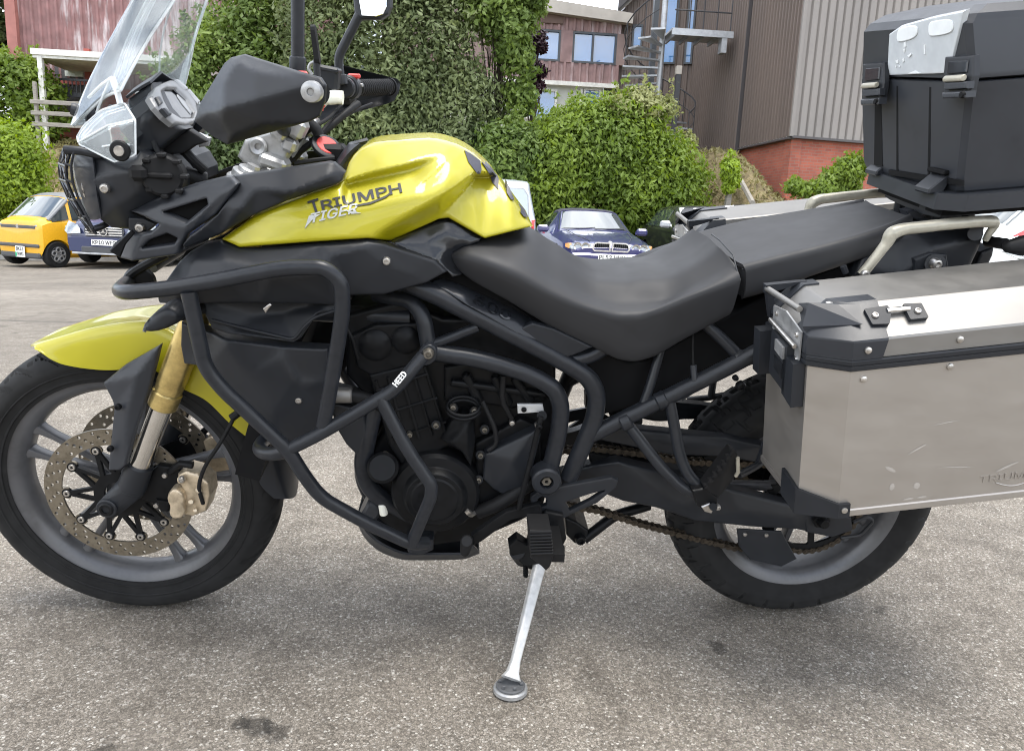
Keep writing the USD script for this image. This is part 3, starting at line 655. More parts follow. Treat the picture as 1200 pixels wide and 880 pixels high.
obj('cockpit_side_panel', mirror(panel(A_OUT, 0, .02, .0075, 3, ctrl=A_C, blur=3, holes=A_H)), M_['plastic2'], bike, smooth=32)
for h in A_H:
    hp = np.array(Polygon(h).buffer(5).exterior.coords)
    obj('panel_insert', panel(hp, -.160, .004, .002, 4), M_['dark'], pa)
obj('panel_screw', bolt(BP(np.array(164.), np.array(267.), -.150), .0085, .005), M_['bolt'], pa, smooth=40)
obj('panel_screw_plate', panel([(150, 255), (168, 256), (183, 263), (172, 273), (158, 275), (150, 270)], -.146, .01, .003, 3), M_['plastic'], pa)
obj('panel_trim', panel([(128, 295), (154, 270), (157, 274), (146, 287), (140, 302)], -.172, .006, .002, 3), M_['dark'], pa)
B_OUT = [(273, 206.4), (330, 198), (385, 190), (391, 191), (404.5, 202.5), (399.4, 213), (393.5, 216.7), (335.5, 236), (296, 253), (257, 275.5), (240, 282), (216, 292), (213, 288), (222, 275.5), (253.5, 252.5), (279, 217.5)]
B_C = [(273, 206, -.158), (330, 198, -.155), (388, 191, -.150), (404, 202, -.150), (396, 214, -.16), (385, 206, -.170), (340, 226, -.196), (280, 246, -.205), (240, 265, -.206), (222, 280, -.2), (216, 291, -.19), (257, 275, -.186), (296, 252, -.182), (335, 235, -.18), (300, 222, -.186), (265, 238, -.192)]
both('cockpit_rear_panel', panel(B_OUT, 0, .02, .006, 3.5, ctrl=B_C, blur=3), M_['plastic'], smooth=32)
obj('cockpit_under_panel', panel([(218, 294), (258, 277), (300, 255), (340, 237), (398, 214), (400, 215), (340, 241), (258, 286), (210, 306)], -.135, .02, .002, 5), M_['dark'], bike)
# ---- radiator shroud
C_OUT = [(209, 308), (222, 296), (240, 286), (258, 282.5), (280, 292.7), (300, 293), (375, 287), (430, 282.5), (450, 286), (462, 290), (510, 306), (524, 319), (500, 332), (450, 346), (404, 347), (396, 358), (300, 356), (205, 357), (186, 356), (184, 350), (192, 332)]
C_C = [(209, 308, -.165), (240, 286, -.150), (258, 283, -.170), (280, 293, -.190), (300, 293, -.195), (375, 287, -.2), (430, 283, -.195), (450, 286, -.19), (510, 306, -.165), (524, 319, -.160), (500, 332, -.170), (450, 346, -.175), (404, 347, -.19),
       (225, 305, -.195), (260, 305, -.215), (300, 312, -.226), (340, 305, -.222), (385, 300, -.215), (425, 290, -.205), (215, 335, -.228), (260, 330, -.236), (320, 325, -.236), (380, 320, -.225), (410, 335, -.200), (400, 318, -.205), (450, 312, -.195), (480, 322, -.180), (300, 355, -.2), (205, 356, -.195), (185, 352, -.17), (192, 332, -.2), (395, 357, -.19)]
sh = both('radiator_shroud', panel(C_OUT, 0, .02, .006, 4, ctrl=C_C, blur=3), M_['plastic'], smooth=32)
obj('shroud_screw', bolt(BP(np.array(453.), np.array(306.), -.197), .0075, .005), M_['bolt'], sh, smooth=40)
obj('shroud_vent', cat(panel([(308, 362), (316, 356), (318, 358), (311, 367)], -.222, .004, .001, 2)), M_['bolt'], sh)
E_OUT = [(238, 350), (394, 350), (392, 366), (372, 368), (352, 397), (344, 402), (268, 392), (248, 386), (240, 370)]
both('shroud_inner_panel', panel(E_OUT, 0, .02, .005, 4, ctrl=[(238, 350, -.17), (394, 350, -.17), (372, 368, -.19), (345, 400, -.2), (268, 390, -.19), (300, 370, -.165), (330, 365, -.16)], blur=3), M_['plastic'])
obj('shroud_inner_edge', tube(bps([(248, 375, -.19), (300, 388, -.197), (344, 398, -.2), (356, 383, -.2), (368, 372, -.198), (392, 364, -.19)]), .003, 8, .01), M_['plastic'], sh, smooth=60)
D_OUT = [(212, 378), (251, 391), (268, 398), (331, 406), (384, 409), (392, 470), (378, 503), (342, 527), (328, 520), (262, 458), (238, 430), (215, 427), (211, 405)]
D_C = [(212, 378, -.15), (251, 391, -.175), (268, 398, -.2), (331, 406, -.205), (384, 409, -.195), (392, 470, -.18), (378, 503, -.17), (342, 527, -.165), (262, 458, -.175), (238, 430, -.165), (215, 427, -.14), (255, 418, -.19), (265, 405, -.203), (330, 420, -.212), (345, 445, -.212), (352, 440, -.2), (385, 445, -.195), (290, 440, -.2), (320, 480, -.19), (355, 452, -.205)]
rp = both('radiator_side_panel', panel(D_OUT, 0, .03, .006, 4, ctrl=D_C, blur=2.5), M_['plastic'], smooth=32)
obj('panel_screw', bolt(BP(np.array(350.), np.array(469.), -.193), .007, .004), M_['bolt'], rp, smooth=40)
# front indicators
ind = panel([(165, 389), (168, 379), (178, 369), (188, 361.5), (197, 359), (208, 364), (213, 372), (209, 380), (188, 390.5), (171, 392.5)], -.262, .05, .020, 2.5, smooth_outline=1)
i_ = both('front_indicator', ind, M_['plastic']); obj('indicator_stem', bt([(205, 370, -.24), (225, 366, -.2), (240, 360, -.16)], .011, 10), M_['soft'], i_, smooth=40)
obj('indicator_lens', panel([(165.4, 389), (168, 380.5), (172, 376), (171, 385), (169, 391)], -.264, .02, .006, 2), M_['lens'], i_)
obj('horn', cat(lathe([(0, -.015), (.022, -.012), (.03, 0), (.026, .012), (0, .016)], 22, BP(np.array(164.), np.array(330.), -.04), (.3, -1, .1)), bt([(148, 328, -.06), (158, 318, -.06), (176, 308, -.06), (196, 298, -.06)], .0085, 8)), M_['engine'], bike, smooth=35)

# ---- seats and trim
sl = [[(534, 305, -.118), (543, 316, -.128), (600, 351, -.142), (650, 381, -.148), (700, 405, -.15), (728, 418, -.15), (742, 420, -.15), (757, 417, -.15), (800, 394, -.15), (852, 366, -.15)],
      [(531, 302, -.12), (541, 312, -.133), (600, 345, -.152), (650, 374, -.16), (700, 397, -.163), (728, 410, -.164), (742, 411, -.164), (757, 408, -.164), (802, 386, -.163), (858, 358, -.158)],
      [(531, 299, -.122), (545, 302, -.145), (600, 322, -.172), (650, 348, -.179), (700, 366, -.182), (728, 372, -.182), (742, 372, -.182), (765, 366, -.181), (810, 348, -.177), (866, 328, -.165)],
      [(537, 295, -.108), (550, 291, -.122), (600, 299, -.130), (650, 328, -.138), (700, 353, -.141), (730, 358, -.142), (745, 357, -.142), (770, 357, -.141), (815, 337, -.138), (858, 309, -.130)],
      [(550, 288, -.07), (570, 281, -.07), (605, 279, -.07), (648, 303, -.08), (700, 330, -.086), (730, 333, -.09), (745, 331, -.09), (772, 330, -.09), (812, 314, -.088), (842, 291, -.08)],
      [(556, 284, 0), (575, 276, 0), (607, 268, 0), (648, 289, 0), (700, 317, 0), (730, 318, 0), (745, 315, 0), (772, 312, 0), (808, 297, 0), (832, 281, 0)]]
seat = obj('rider_seat', skin(sl, 70, 6, thick=.006), M_['vinyl'], bike, smooth=45)
obj('seat_core', skin([[(545, 312, -.11), (600, 345, -.12), (700, 398, -.13), (740, 412, -.13), (850, 362, -.13)], [(560, 300, 0), (607, 280, 0), (700, 322, 0), (740, 320, 0), (832, 290, 0)]], 20, 3, cross_smooth=False), M_['dark'], seat)
def cap_end(lines, k, col, name, parent):
    """Closes the end of a mirrored skin with a slightly domed cap."""
    P = bps([l[k] for l in lines]); M = P[::-1].copy(); M[:, 1] *= -1; R = np.vstack([P, M[1:]])
    c = R.mean(0); f = [[i, i+1, len(R)] for i in range(len(R)-1)]; f.append([len(R)-1, 0, len(R)])
    return trimesh.Trimesh(np.vstack([R, c]), f, process=False)
obj('seat_rear_face', solidify(cap_end(sl, -1, None, None, None), .004), M_['vinyl'], seat)
def flat(L, y, dz): q = bps(L); q[:, 1] = y; q[:, 2] += dz; return [(*a, y) for a in PROJB(q)]
CR = [(872, 315, -.149), (905, 306, -.149), (950, 295, -.147), (1000, 282, -.133), (1040, 269, -.115), (1066, 256, -.092)]
pl = [[(868, 347, -.140), (900, 338, -.142), (950, 320, -.14), (1000, 303, -.13), (1040, 287, -.115), (1064, 272, -.095)],
      [(872, 340, -.150), (905, 329, -.152), (950, 315, -.15), (1000, 297, -.138), (1040, 281, -.122), (1066, 266, -.10)],
      [(873, 318, -.152), (905, 309, -.152), (950, 298, -.15), (1000, 284.5, -.136), (1040, 271, -.118), (1067, 258, -.094)],
      [(870, 313, -.146), (905, 304, -.146), (950, 293, -.144), (1000, 280, -.13), (1040, 267, -.112), (1066, 254, -.09)],
      flat(CR, -.09, -.002), flat(CR, 0, -.002)]
ps = obj('pillion_seat', skin(pl, 44, 5, thick=.006), M_['vinyl'], bike, smooth=32)
obj('seat_front_face', solidify(cap_end(pl, 0, None, None, None), .004), M_['vinyl'], ps); obj('seat_back_face', solidify(cap_end(pl, -1, None, None, None), .004), M_['vinyl'], ps)
obj('seat_stitching', cat(tube(bps([(869.5, 315.5, -.1498), (905, 307, -.1515), (950, 296, -.1495), (1000, 282.7, -.1355), (1040, 269, -.117), (1066, 256, -.0935)]), .0012, 6), tube(bps([(866, 327, -.167), (859, 299.5, -.1395), (843, 282, -.087), (834, 275.5, -.02)])+[0, 0, .001], .0014, 6)), M_['plastic2'], ps, smooth=60)
# black trims between tank and seat, side panel with the engine size
both('tank_rear_trim', panel([(458, 285), (502, 264.6), (519, 258.2), (531, 260.5), (564, 279.5), (562, 284), (542, 291), (534, 299), (536, 310), (545, 322), (530, 326), (524, 319), (510, 306), (480, 296)], 0, .02, .005, 3.5,
     ctrl=[(458, 285, -.168), (502, 265, -.125), (519, 258, -.115), (564, 279, -.118), (534, 299, -.12), (545, 322, -.13), (524, 320, -.15), (510, 306, -.158), (500, 285, -.148), (525, 272, -.130), (550, 282, -.126), (525, 290, -.135)], blur=3), M_['gloss'])
F_OUT = [(508, 333), (528, 325), (560, 339), (600, 358), (650, 382), (700, 406), (690, 410), (662, 421), (645, 414), (600, 389), (545, 357)]
sp_ = both('side_panel', panel(F_OUT, 0, .02, .006, 3.5, ctrl=[(508, 333, -.15), (528, 325, -.085), (600, 358, -.09), (700, 406, -.10), (662, 421, -.155), (600, 389, -.168), (545, 357, -.168), (545, 345, -.155), (600, 372, -.155), (650, 400, -.152)], blur=2), M_['plastic2'])
f800 = surf([(508, 333, -.15), (528, 325, -.085), (600, 358, -.09), (700, 406, -.10), (662, 421, -.155), (600, 389, -.168), (545, 357, -.168), (545, 345, -.155), (600, 372, -.155), (650, 400, -.152)])
obj('engine_size_lettering', cat(*[decal(c, (a, b), (a+13, b+6), 10, f800, .003, skew=-.15, bold=True) for c, a, b in (('8', 554, 354.5), ('0', 569.5, 362.5), ('0', 584.5, 370))]), M_['gloss'], sp_)
both('side_cover', panel([(602, 388), (624, 378), (650, 385), (696, 407), (680, 414), (664, 420), (640, 411)], -.160, .012, .005, 3), M_['plastic'])
for q in ([(560, 342), (634, 384), (632, 387), (558, 346)],): pass
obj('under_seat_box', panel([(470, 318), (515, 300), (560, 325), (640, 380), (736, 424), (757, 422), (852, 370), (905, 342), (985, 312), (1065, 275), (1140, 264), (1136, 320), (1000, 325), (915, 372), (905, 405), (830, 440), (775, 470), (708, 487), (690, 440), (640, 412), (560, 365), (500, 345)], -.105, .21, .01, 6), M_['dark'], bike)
# ------------------------------------------------------------------ motorcycle: crash bars, frame, engine, drive
# crash bars (powder-coated tube)
CBR = .0132
top = [(150, 331, -.06), (146, 334, -.12), (139, 341, -.20), (150, 343, -.25), (200, 338, -.268), (260, 328, -.275), (330, 314, -.275), (380, 313, -.272), (400, 330, -.27), (402, 362, -.268), (392, 430, -.258), (379, 500, -.248)]
cb = both('crash_bar', tube(bps(top), CBR, 16, .05), M_['frame'], smooth=60)
for nm, pts in (('crash_bar_strut', [(221, 342, -.274), (230, 384, -.276), (240, 430, -.276), (262, 457, -.274), (338, 527, -.262), (355, 555, -.258), (376, 583, -.254), (430, 613, -.24), (482, 637, -.225), (500, 636, -.2)]),
                ('crash_bar_brace', [(335, 528, -.262), (372, 510, -.255), (430, 476, -.24), (462, 457, -.23), (477, 440, -.222), (496, 417, -.205)]),
                ('crash_bar_brace', [(445, 466, -.236), (480, 531, -.25), (506, 568, -.256), (505, 582, -.255), (482, 637, -.225)]),
                ('crash_bar_cross_tube', [(342, 527, -.255), (318, 533, -.245), (303, 528, -.215), (306, 518, -.17), (322, 508, -.1), (332, 503, 0)])):
    m = tube(bps(pts), CBR*(.95 if 'brace' in nm else 1), 16, .035)
    if nm == 'crash_bar_cross_tube': obj(nm, cat(m, mirror(m)), M_['frame'], bike, smooth=60)
    else: both(nm, m, M_['frame'], smooth=60)
lug = panel([(487, 420), (494, 408), (503, 402), (512, 408), (513, 420), (505, 428), (494, 430)], -.208, .016, .004, 2.5, smooth_outline=1)
both('crash_bar_lug', lug, M_['frame'])
# name on the brace
p0, p1 = BP(np.array(462.5), np.array(449.), -.2405), BP(np.array(475.), np.array(432.5), -.234)
def tube_text(text, a, b, h, lift=.0138):
    m = meshkit.text_mesh(text, 1.0, depth=1.0, bold=True); v = m.vertices.copy(); x0, x1 = v[:, 0].min(), v[:, 0].max()
    t = (v[:, 0]-x0)/(x1-x0); u = (b-a)/np.linalg.norm(b-a); n = np.cross(u, [0, 1, 0]); n *= -1 if n[2] < 0 else 1; n /= np.linalg.norm(n)
    P = a+t[:, None]*(b-a)+(v[:, 1]-.5)[:, None]*h*n; P[:, 1] -= np.where(v[:, 2] > .5, lift-(v[:, 1]-.5)**2*.001, lift-.004)-.0
    return trimesh.Trimesh(P, m.faces, process=False)
obj('crash_bar_lettering', tube_text('HEED', BP(np.array(463.), np.array(448.), -.2315), BP(np.array(475.), np.array(433.5), -.2255), .0105, .0155), M_['white'], cb)
both('frame_bolt', bolt(BP(np.array(502.), np.array(414.), -.209), .0105, .009), M_['oldbolt'], smooth=40)
# trellis frame
FR = .0185
for nm, pts, r in (('frame_tube', [(440, 320, -.10), (495, 337, -.145), (560, 371, -.15), (620, 402, -.15), (668, 428, -.15), (690, 442, -.15), (700, 462, -.15), (697, 490, -.15), (684, 520, -.15), (666, 560, -.148)], FR),
                   ('frame_tube', [(500, 412, -.15), (560, 420, -.155), (620, 438, -.155), (650, 455, -.155), (658, 475, -.155), (655, 505, -.155), (643, 556, -.155)], FR*.95),
                   ('frame_tube', [(440, 345, -.08), (482, 352, -.12), (496, 370, -.14), (502, 405, -.15)], FR*.85),
                   ('frame_tube', [(300, 362, -.06), (400, 368, -.08), (482, 372, -.1)], FR*.95),
                   ('frame_brace', [(506, 404, -.15), (530, 395, -.15), (560, 383, -.15)], .0095),
                   ('subframe_tube', [(688, 512, -.148), (720, 496, -.15), (775, 469, -.155), (850, 432, -.165), (903, 404, -.175)], .0165),
                   ('subframe_tube', [(664, 422, -.14), (690, 418, -.135), (720, 400, -.13)], .0165),
                   ('subframe_brace', [(754, 474, -.15), (764, 445, -.14), (775, 405, -.12)], .0095),
                   ('subframe_brace', [(820, 374, -.13), (845, 396, -.145), (868, 420, -.16)], .0115),
                   ('footrest_hanger', [(733, 494, -.155), (775, 548, -.185), (800, 572, -.2), (822, 580, -.21)], .0115),
                   ('footrest_hanger', [(785, 471, -.16), (797, 535, -.185), (806, 556, -.195), (824, 575, -.21)], .0115)):
    both(nm, tube(bps(pts), r, 16, .05), M_['frame'], smooth=60)
for c, y in (((775, 469), -.156), ((868, 421), -.164), ((733, 494), -.156)):
    both('weld_collar', cyl(BP(np.array(c[0]-6.), np.array(c[1]+3.), y), BP(np.array(c[0]+6.), np.array(c[1]-3.), y), .0185, 16, cham=.003), M_['frame'])
both('subframe_bolt', cat(bolt(BP(np.array(868.), np.array(452.), -.178), .010, .008), bolt(BP(np.array(862.), np.array(443.), -.178), .006, .006)), M_['engine'], kind='stuff')
# pivot boss and heel guard
pv = BP(np.array(639.), np.array(557.), -.165)
pb = both('pivot_boss', cat(lathe([(.014, .03), (.026, .03), (.030, .026), (.030, -.01), (0, -.01)], 26, pv, (0, -1, 0)), lathe([(0, .012), (.014, .012), (.014, .03)], 20, pv, (0, -1, 0))), M_['frame'])
obj('pivot_nut', cat(lathe([(.004, .026), (.010, .026), (.011, .022), (.011, .010), (.004, .010), (.004, .026)], 6, pv, (0, -1, 0))), M_['oldbolt'], pb)
both('heel_guard', panel([(622, 582), (630, 576), (660, 570), (717, 559.5), (725, 563), (722, 572), (700, 590), (668, 604), (648, 616), (632, 613), (623, 600)], -.176, .012, .004, 3, holes=[[(663, 589), (690, 580), (709, 575), (692, 586), (668, 598)], [(630, 586), (636, 582), (641, 586), (640, 592), (634, 594), (630, 591)]]), M_['plastic'])
# footrest, side stand, gear lever
fr = both('footrest', cat(panel([(620, 622), (646, 622), (650, 650), (645, 665), (640, 670), (634, 664), (622, 655)], -.30, .06, .006, 3), box(BP(np.array(648.), np.array(630.), -.22), (.03, .14, .018))), M_['soft'])
for k in range(8): obj('footrest_rib', tube(bps([(620.5+k*.25, 623.5+k*3.6, -.3015), (646+k*.3, 622.5+k*3.6, -.3015)]), .0032, 6), M_['soft'], fr, smooth=60)
obj('footrest_bracket', cat(panel([(640, 600), (660, 604), (664, 632), (660, 640), (652, 640), (640, 660), (615, 664), (598, 650), (596, 640), (606, 632), (618, 640), (628, 612)], -.19, .03, .004, 3)), M_['engine'], fr)
foot_w = (lambda d: CAM+d*(-CAM[2]/d[2]))(ray(np.array(598.), np.array(811.)))
def W2B(p): return np.asarray(p) @ LM[:3, :3]
UPB = W2B([0, 0, 1.0])
f0 = W2B(foot_w); s_top = BP(np.array(634.), np.array(655.), -.17); s_low = f0+UPB*.03
d = s_low-s_top
secs = []
for t, a, b in ((0, .0145, .011), (.08, .013, .010), (.5, .0108, .0095), (.86, .0095, .0085), (.95, .0125, .010), (1.0, .020, .012)):
    c = s_top+d*t; u = np.cross(d, [0, 1, 0]); u /= np.linalg.norm(u); v = np.cross(d, u); v /= np.linalg.norm(v)
    secs.append([c+u*a*np.sign(_c(q))*abs(_c(q))**.5+v*b*np.sign(_s(q))*abs(_s(q))**.5 for q in np.arange(16)*PI/8+.2])
st = obj('side_stand', capgrid(np.array(secs)), M_['stand'], bike, smooth=40)
obj('stand_foot', lathe([(0, 0.001), (.030, 0.001), (.034, .004), (.034, .011), (.031, .014), (0, .015)], 36, f0, UPB), M_['silver'], st, smooth=30)
disc_pad = [lathe([(0, .0152), (.028, .0142), (.029, .017), (.027, .019), (0, .020)], 30, f0, UPB)]
for k in range(6):
    a = k*PI/3+.3; e1 = np.cross(UPB, [1, 0, 0]); e1 /= np.linalg.norm(e1); e2 = np.cross(UPB, e1)
    disc_pad.append(rbox(f0+UPB*.0225+(e1*_c(a)+e2*_s(a))*.022, (.007, .004, .006), .001, trimesh.geometry.align_vectors([0, 0, 1], UPB)))
obj('stand_pad', cat(*disc_pad), M_['cargrey_early'], st, smooth=30)
obj('stand_spring', tube([BP(np.array(616.+.0*k), np.array(660.+k*.26), -.15)+np.array([.005*_c(k*1.1), .005*_s(k*1.1), 0]) for k in range(60)], .0015, 6), M_['engine'], st, smooth=60)
obj('stand_pivot', cat(panel([(612, 640), (640, 640), (648, 655), (640, 668), (620, 668), (610, 655)], -.16, .03, .005, 3), cyl(BP(np.array(606.), np.array(646.), -.185), BP(np.array(612.), np.array(655.), -.12), .017, 14), bolt(BP(np.array(652.), np.array(633.), -.2), .006, .004), panel([(655, 640), (662, 642), (662, 650), (655, 650)], -.19, .01, .002, 3)), M_['engine'], st, smooth=35)
gl = obj('gear_lever', cat(panel([(552, 628), (560, 622), (592, 600), (617, 594), (634, 590), (636, 604), (618, 606), (598, 610), (566, 634), (556, 640)], -.188, .014, .004, 3)), M_['engine'], bike, smooth=35)
obj('gear_pedal', hull(cyl(BP(np.array(547.), np.array(634.), -.235), BP(np.array(547.), np.array(634.), -.18), .0135, 16, cham=.003), cyl(BP(np.array(545.), np.array(646.), -.235), BP(np.array(545.), np.array(646.), -.19), .010, 14, cham=.003)), M_['soft'], gl, smooth=35)
obj('gear_linkage', cat(bt([(608, 596, -.185), (628, 512, -.18), (634, 488, -.175)], .0055, 10), bolt(BP(np.array(632.), np.array(500.), -.185), .006, .006)), M_['engine'], gl, smooth=40)
# engine
def ep(o, y, t=.03, r=.006, s=3.5, **k): return panel(o, y, t, r, s, **k)
core = panel([(404, 368), (470, 352), (520, 372), (560, 372), (640, 412), (652, 430), (650, 545), (636, 598), (610, 612), (560, 634), (500, 642), (470, 632), (442, 608), (428, 572), (428, 545), (452, 500), (432, 470), (405, 440)], -.105, .21, .012, 6)
eng = obj('engine', core, M_['engine'], bike, smooth=30)
# cylinder block with its ribs, slightly tilted forward
cyb = ep([(432, 440), (496, 424), (520, 500), (536, 520), (470, 545), (455, 522)], -.125, .05, .006, 4)
blk = obj('cylinder_block', cyb, M_['engine'], eng, smooth=30)
for t in np.linspace(.0, 1, 5):
    a, b = np.array([440+t*58, 446-t*17.]), np.array([460+t*62, 520-t*14.])
    obj('block_rib', bt([(a[0], a[1], -.126), (b[0], b[1], -.126)], .0035, 6, 0), M_['engine'], blk, smooth=60)
for t in (.15, .5, .85):
    a, b = np.array([438+t*22, 446+t*80.]), np.array([497+t*30, 426+t*80.])
    obj('block_rib', bt([(a[0], a[1], -.127), (b[0], b[1], -.127)], .003, 6, 0), M_['engine'], blk, smooth=60)
obj('cylinder_head', cat(ep([(408, 395), (440, 380), (490, 378), (500, 405), (498, 426), (436, 442), (418, 432)], -.12, .05, .008, 4), *[lathe([(0, .016), (r*.4, .0145), (r*.75, .010), (r*.95, .004), (r, -.01), (0, -.02)], 24, BP(np.array(float(x)), np.array(y), -.118), (0, -1, 0)) for x, y, r in ((440, 404., .034), (476, 398., .03))]), M_['engine'], eng, smooth=35)
# alternator cover with its raised boss and neck
ac = BP(np.array(512.), np.array(566.), -.10)
acov = cat(lathe([(0, .072), (.058, .072), (.062, .068), (.066, .058), (.068, .056), (.086, .052), (.092, .044), (.094, .0), (0, 0)], 56, ac, (-.04, -1, .03)))
al = obj('alternator_cover', acov, M_['engine'], eng, smooth=30)
obj('cover_plate', lathe([(.0, .0745), (.046, .0745), (.050, .072), (.050, .07), (0, .07)], 48, ac, (-.04, -1, .03)), M_['engine'], al, smooth=30)
nk = panel([(516, 516), (528, 494), (541, 484), (556, 486), (557, 520), (552, 548), (540, 530)], 0, .05, .008, 3, ctrl=[(516, 516, -.135), (541, 484, -.135), (556, 486, -.13), (552, 548, -.15), (530, 520, -.16), (546, 500, -.155), (548, 520, -.16)], blur=2)
obj('cover_neck', nk, M_['engine'], al, smooth=35)
obj('cover_neck_cap', cat(*[tube(np.array([BP(np.array(543.), np.array(478.+k*4.), -.145)+np.array([.032*_c(a), .02*_s(a), .012*_s(a)+.004]) for a in np.linspace(0, 2*PI, 25)]), .004, 8) for k in range(2)]), M_['engine'], al, smooth=60)
for x, y, yy in ((531, 477, -.15), (556, 481, -.15), (511, 498, -.14), (568, 503, -.14), (563, 533, -.14), (561, 562, -.14), (451.5, 532.5, -.13), (600, 495, -.13), (480, 509, -.13), (630, 498, -.15)):
    obj('engine_bolt', bolt(BP(np.array(float(x)), np.array(float(y)), yy), .0065, .006), M_['oldbolt'] if x < 600 else M_['bolt'], eng, smooth=40)
obj('cover_lug', cat(*[cyl(BP(np.array(float(x)), np.array(float(y)), -.142), BP(np.array(float(x)), np.array(float(y)), -.09), .011, 14, cham=.002) for x, y in ((563, 533), (561, 562), (568, 503), (511, 498), (531, 478), (556, 482))]), M_['engine'], al, smooth=35, kind='stuff')
obj('water_pump', cat(cyl(BP(np.array(452.), np.array(548.), -.10), BP(np.array(448.), np.array(548.), -.16), .032, 26, cham=.006), cyl(BP(np.array(440.), np.array(548.), -.13), BP(np.array(470.), np.array(556.), -.12), .019, 18)), M_['engine'], eng, smooth=35)
obj('crankcase_side', ep([(556, 520), (575, 510), (610, 490), (634, 500), (634, 560), (622, 590), (580, 605), (560, 592)], -.125, .05, .008, 4), M_['engine'], eng, smooth=35)
obj('sprocket_cover', panel([(568, 532), (628, 504), (634, 510), (618, 575), (604, 588), (578, 574), (566, 562)], 0, .03, .006, 3, ctrl=[(568, 532, -.15), (628, 504, -.155), (618, 575, -.145), (578, 574, -.145), (600, 540, -.168), (590, 558, -.158)], blur=2), M_['plastic'], eng, smooth=32)
obj('sensor_bracket', cat(ep([(606, 474), (636, 474), (638, 483), (607, 485)], -.15, .006, .0015, 3)), M_['stand'], eng)
obj('sensor_bolt', cat(bolt(BP(np.array(614.), np.array(480.), -.151), .0055, .004), cyl(BP(np.array(635.), np.array(487.), -.165), BP(np.array(635.), np.array(487.), -.13), .010, 14)), M_['engine'], eng)
hz_ = both('exhaust_header', bt([(442, 466, -.11), (432, 505, -.125), (424, 545, -.125), (432, 572, -.12), (460, 592, -.11), (510, 618, -.09)], .0185, 16, .04), M_['frame'], eng, smooth=60)
obj('exhaust_header', bt([(445, 470, 0), (428, 520, 0), (424, 560, 0), (440, 590, 0), (500, 620, 0)], .019, 16, .04), M_['frame'], eng, smooth=60)
obj('oil_filter', cat(cyl(BP(np.array(446.), np.array(596.), -.08), BP(np.array(428.), np.array(588.), -.08), .034, 24, cham=.006)), M_['plastic2'], eng, smooth=35)
obj('drain_plug', cyl(BP(np.array(448.), np.array(590.), -.125), BP(np.array(450.), np.array(603.), -.125), .009, 12, cham=.002), M_['cream'], eng)
obj('hose_clamp', cat(cyl(BP(np.array(391.), np.array(463.), -.15), BP(np.array(413.), np.array(463.), -.15), .0155, 18, cham=.002)), M_['alu'], eng, smooth=35)
obj('coolant_hose', bt([(405, 463, -.15), (430, 466, -.14), (455, 480, -.12)], .013, 14, .03), M_['soft'], eng, smooth=60)
obj('coolant_hose', cat(bt([(560, 600, -.14), (585, 590, -.15), (612, 572, -.14), (634, 560, -.12)], .015, 14, .03)), M_['soft'], eng, smooth=60)
obj('hose_clip', cat(cyl(BP(np.array(549.), np.array(598.), -.145), BP(np.array(553.), np.array(595.), -.147), .0165, 16)), M_['bolt'], eng, smooth=35)
obj('wiring', cat(bt([(565, 470, -.14), (580, 500, -.15), (582, 520, -.148), (572, 528, -.15)], .005, 8), bt([(407, 385, -.15), (413, 396, -.15), (420, 420, -.13)], .003, 6), bt([(590, 440, -.14), (588, 470, -.14), (600, 490, -.13)], .006, 8), bt([(812, 392, -.14), (812, 425, -.15), (814, 448, -.165)], .0022, 6)), M_['soft'], eng, smooth=60, kind='stuff')
obj('cable_connector', cat(*[hull(cyl(BP(np.array(812.5), np.array(428.), -.158), BP(np.array(814.), np.array(446.), -.167), .0065, 10))]), M_['plastic2'], eng)
obj('injector_cluster', cat(ep([(520, 430), (575, 420), (640, 440), (640, 470), (600, 480), (545, 470), (520, 470)], -.115, .04, .008, 4), *[cyl(BP(np.array(x), np.array(y), -.125), BP(np.array(x2), np.array(y2), -.118), r, 14, cham=.003) for x, y, x2, y2, r in ((545., 438., 562., 470., .010), (580., 440., 596., 474., .011), (602., 442., 622., 470., .009), (528., 448., 640., 462., .008))]), M_['engine'], eng, smooth=35)
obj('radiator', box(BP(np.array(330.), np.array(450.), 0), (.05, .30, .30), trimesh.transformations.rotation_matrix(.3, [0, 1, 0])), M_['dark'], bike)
obj('radiator_duct', ep([(385, 470), (425, 480), (432, 510), (428, 545), (405, 522), (392, 500)], -.14, .1, .01, 4), M_['plastic'], bike)
# skid plate
sk = skin([[(420, 606, -.10), (428, 622, -.10), (452, 641, -.10), (480, 650, -.10), (540, 650, -.10), (556, 640, -.10)], [(419, 606, -.06), (428, 626, -.06), (452, 645, -.06), (480, 653, -.06), (540, 652, -.06), (560, 644, -.06)], [(418, 606, 0), (428, 628, 0), (452, 647, 0), (480, 654, 0), (540, 653, 0), (562, 646, 0)]], 30, 4, thick=.005)
sk = obj('skid_plate', sk, M_['plastic'], bike, smooth=40)
both('skid_plate_mount', cat(ep([(476, 636), (508, 632), (508, 645), (495, 651), (478, 648)], -.15, .05, .005, 3)), M_['frame'])
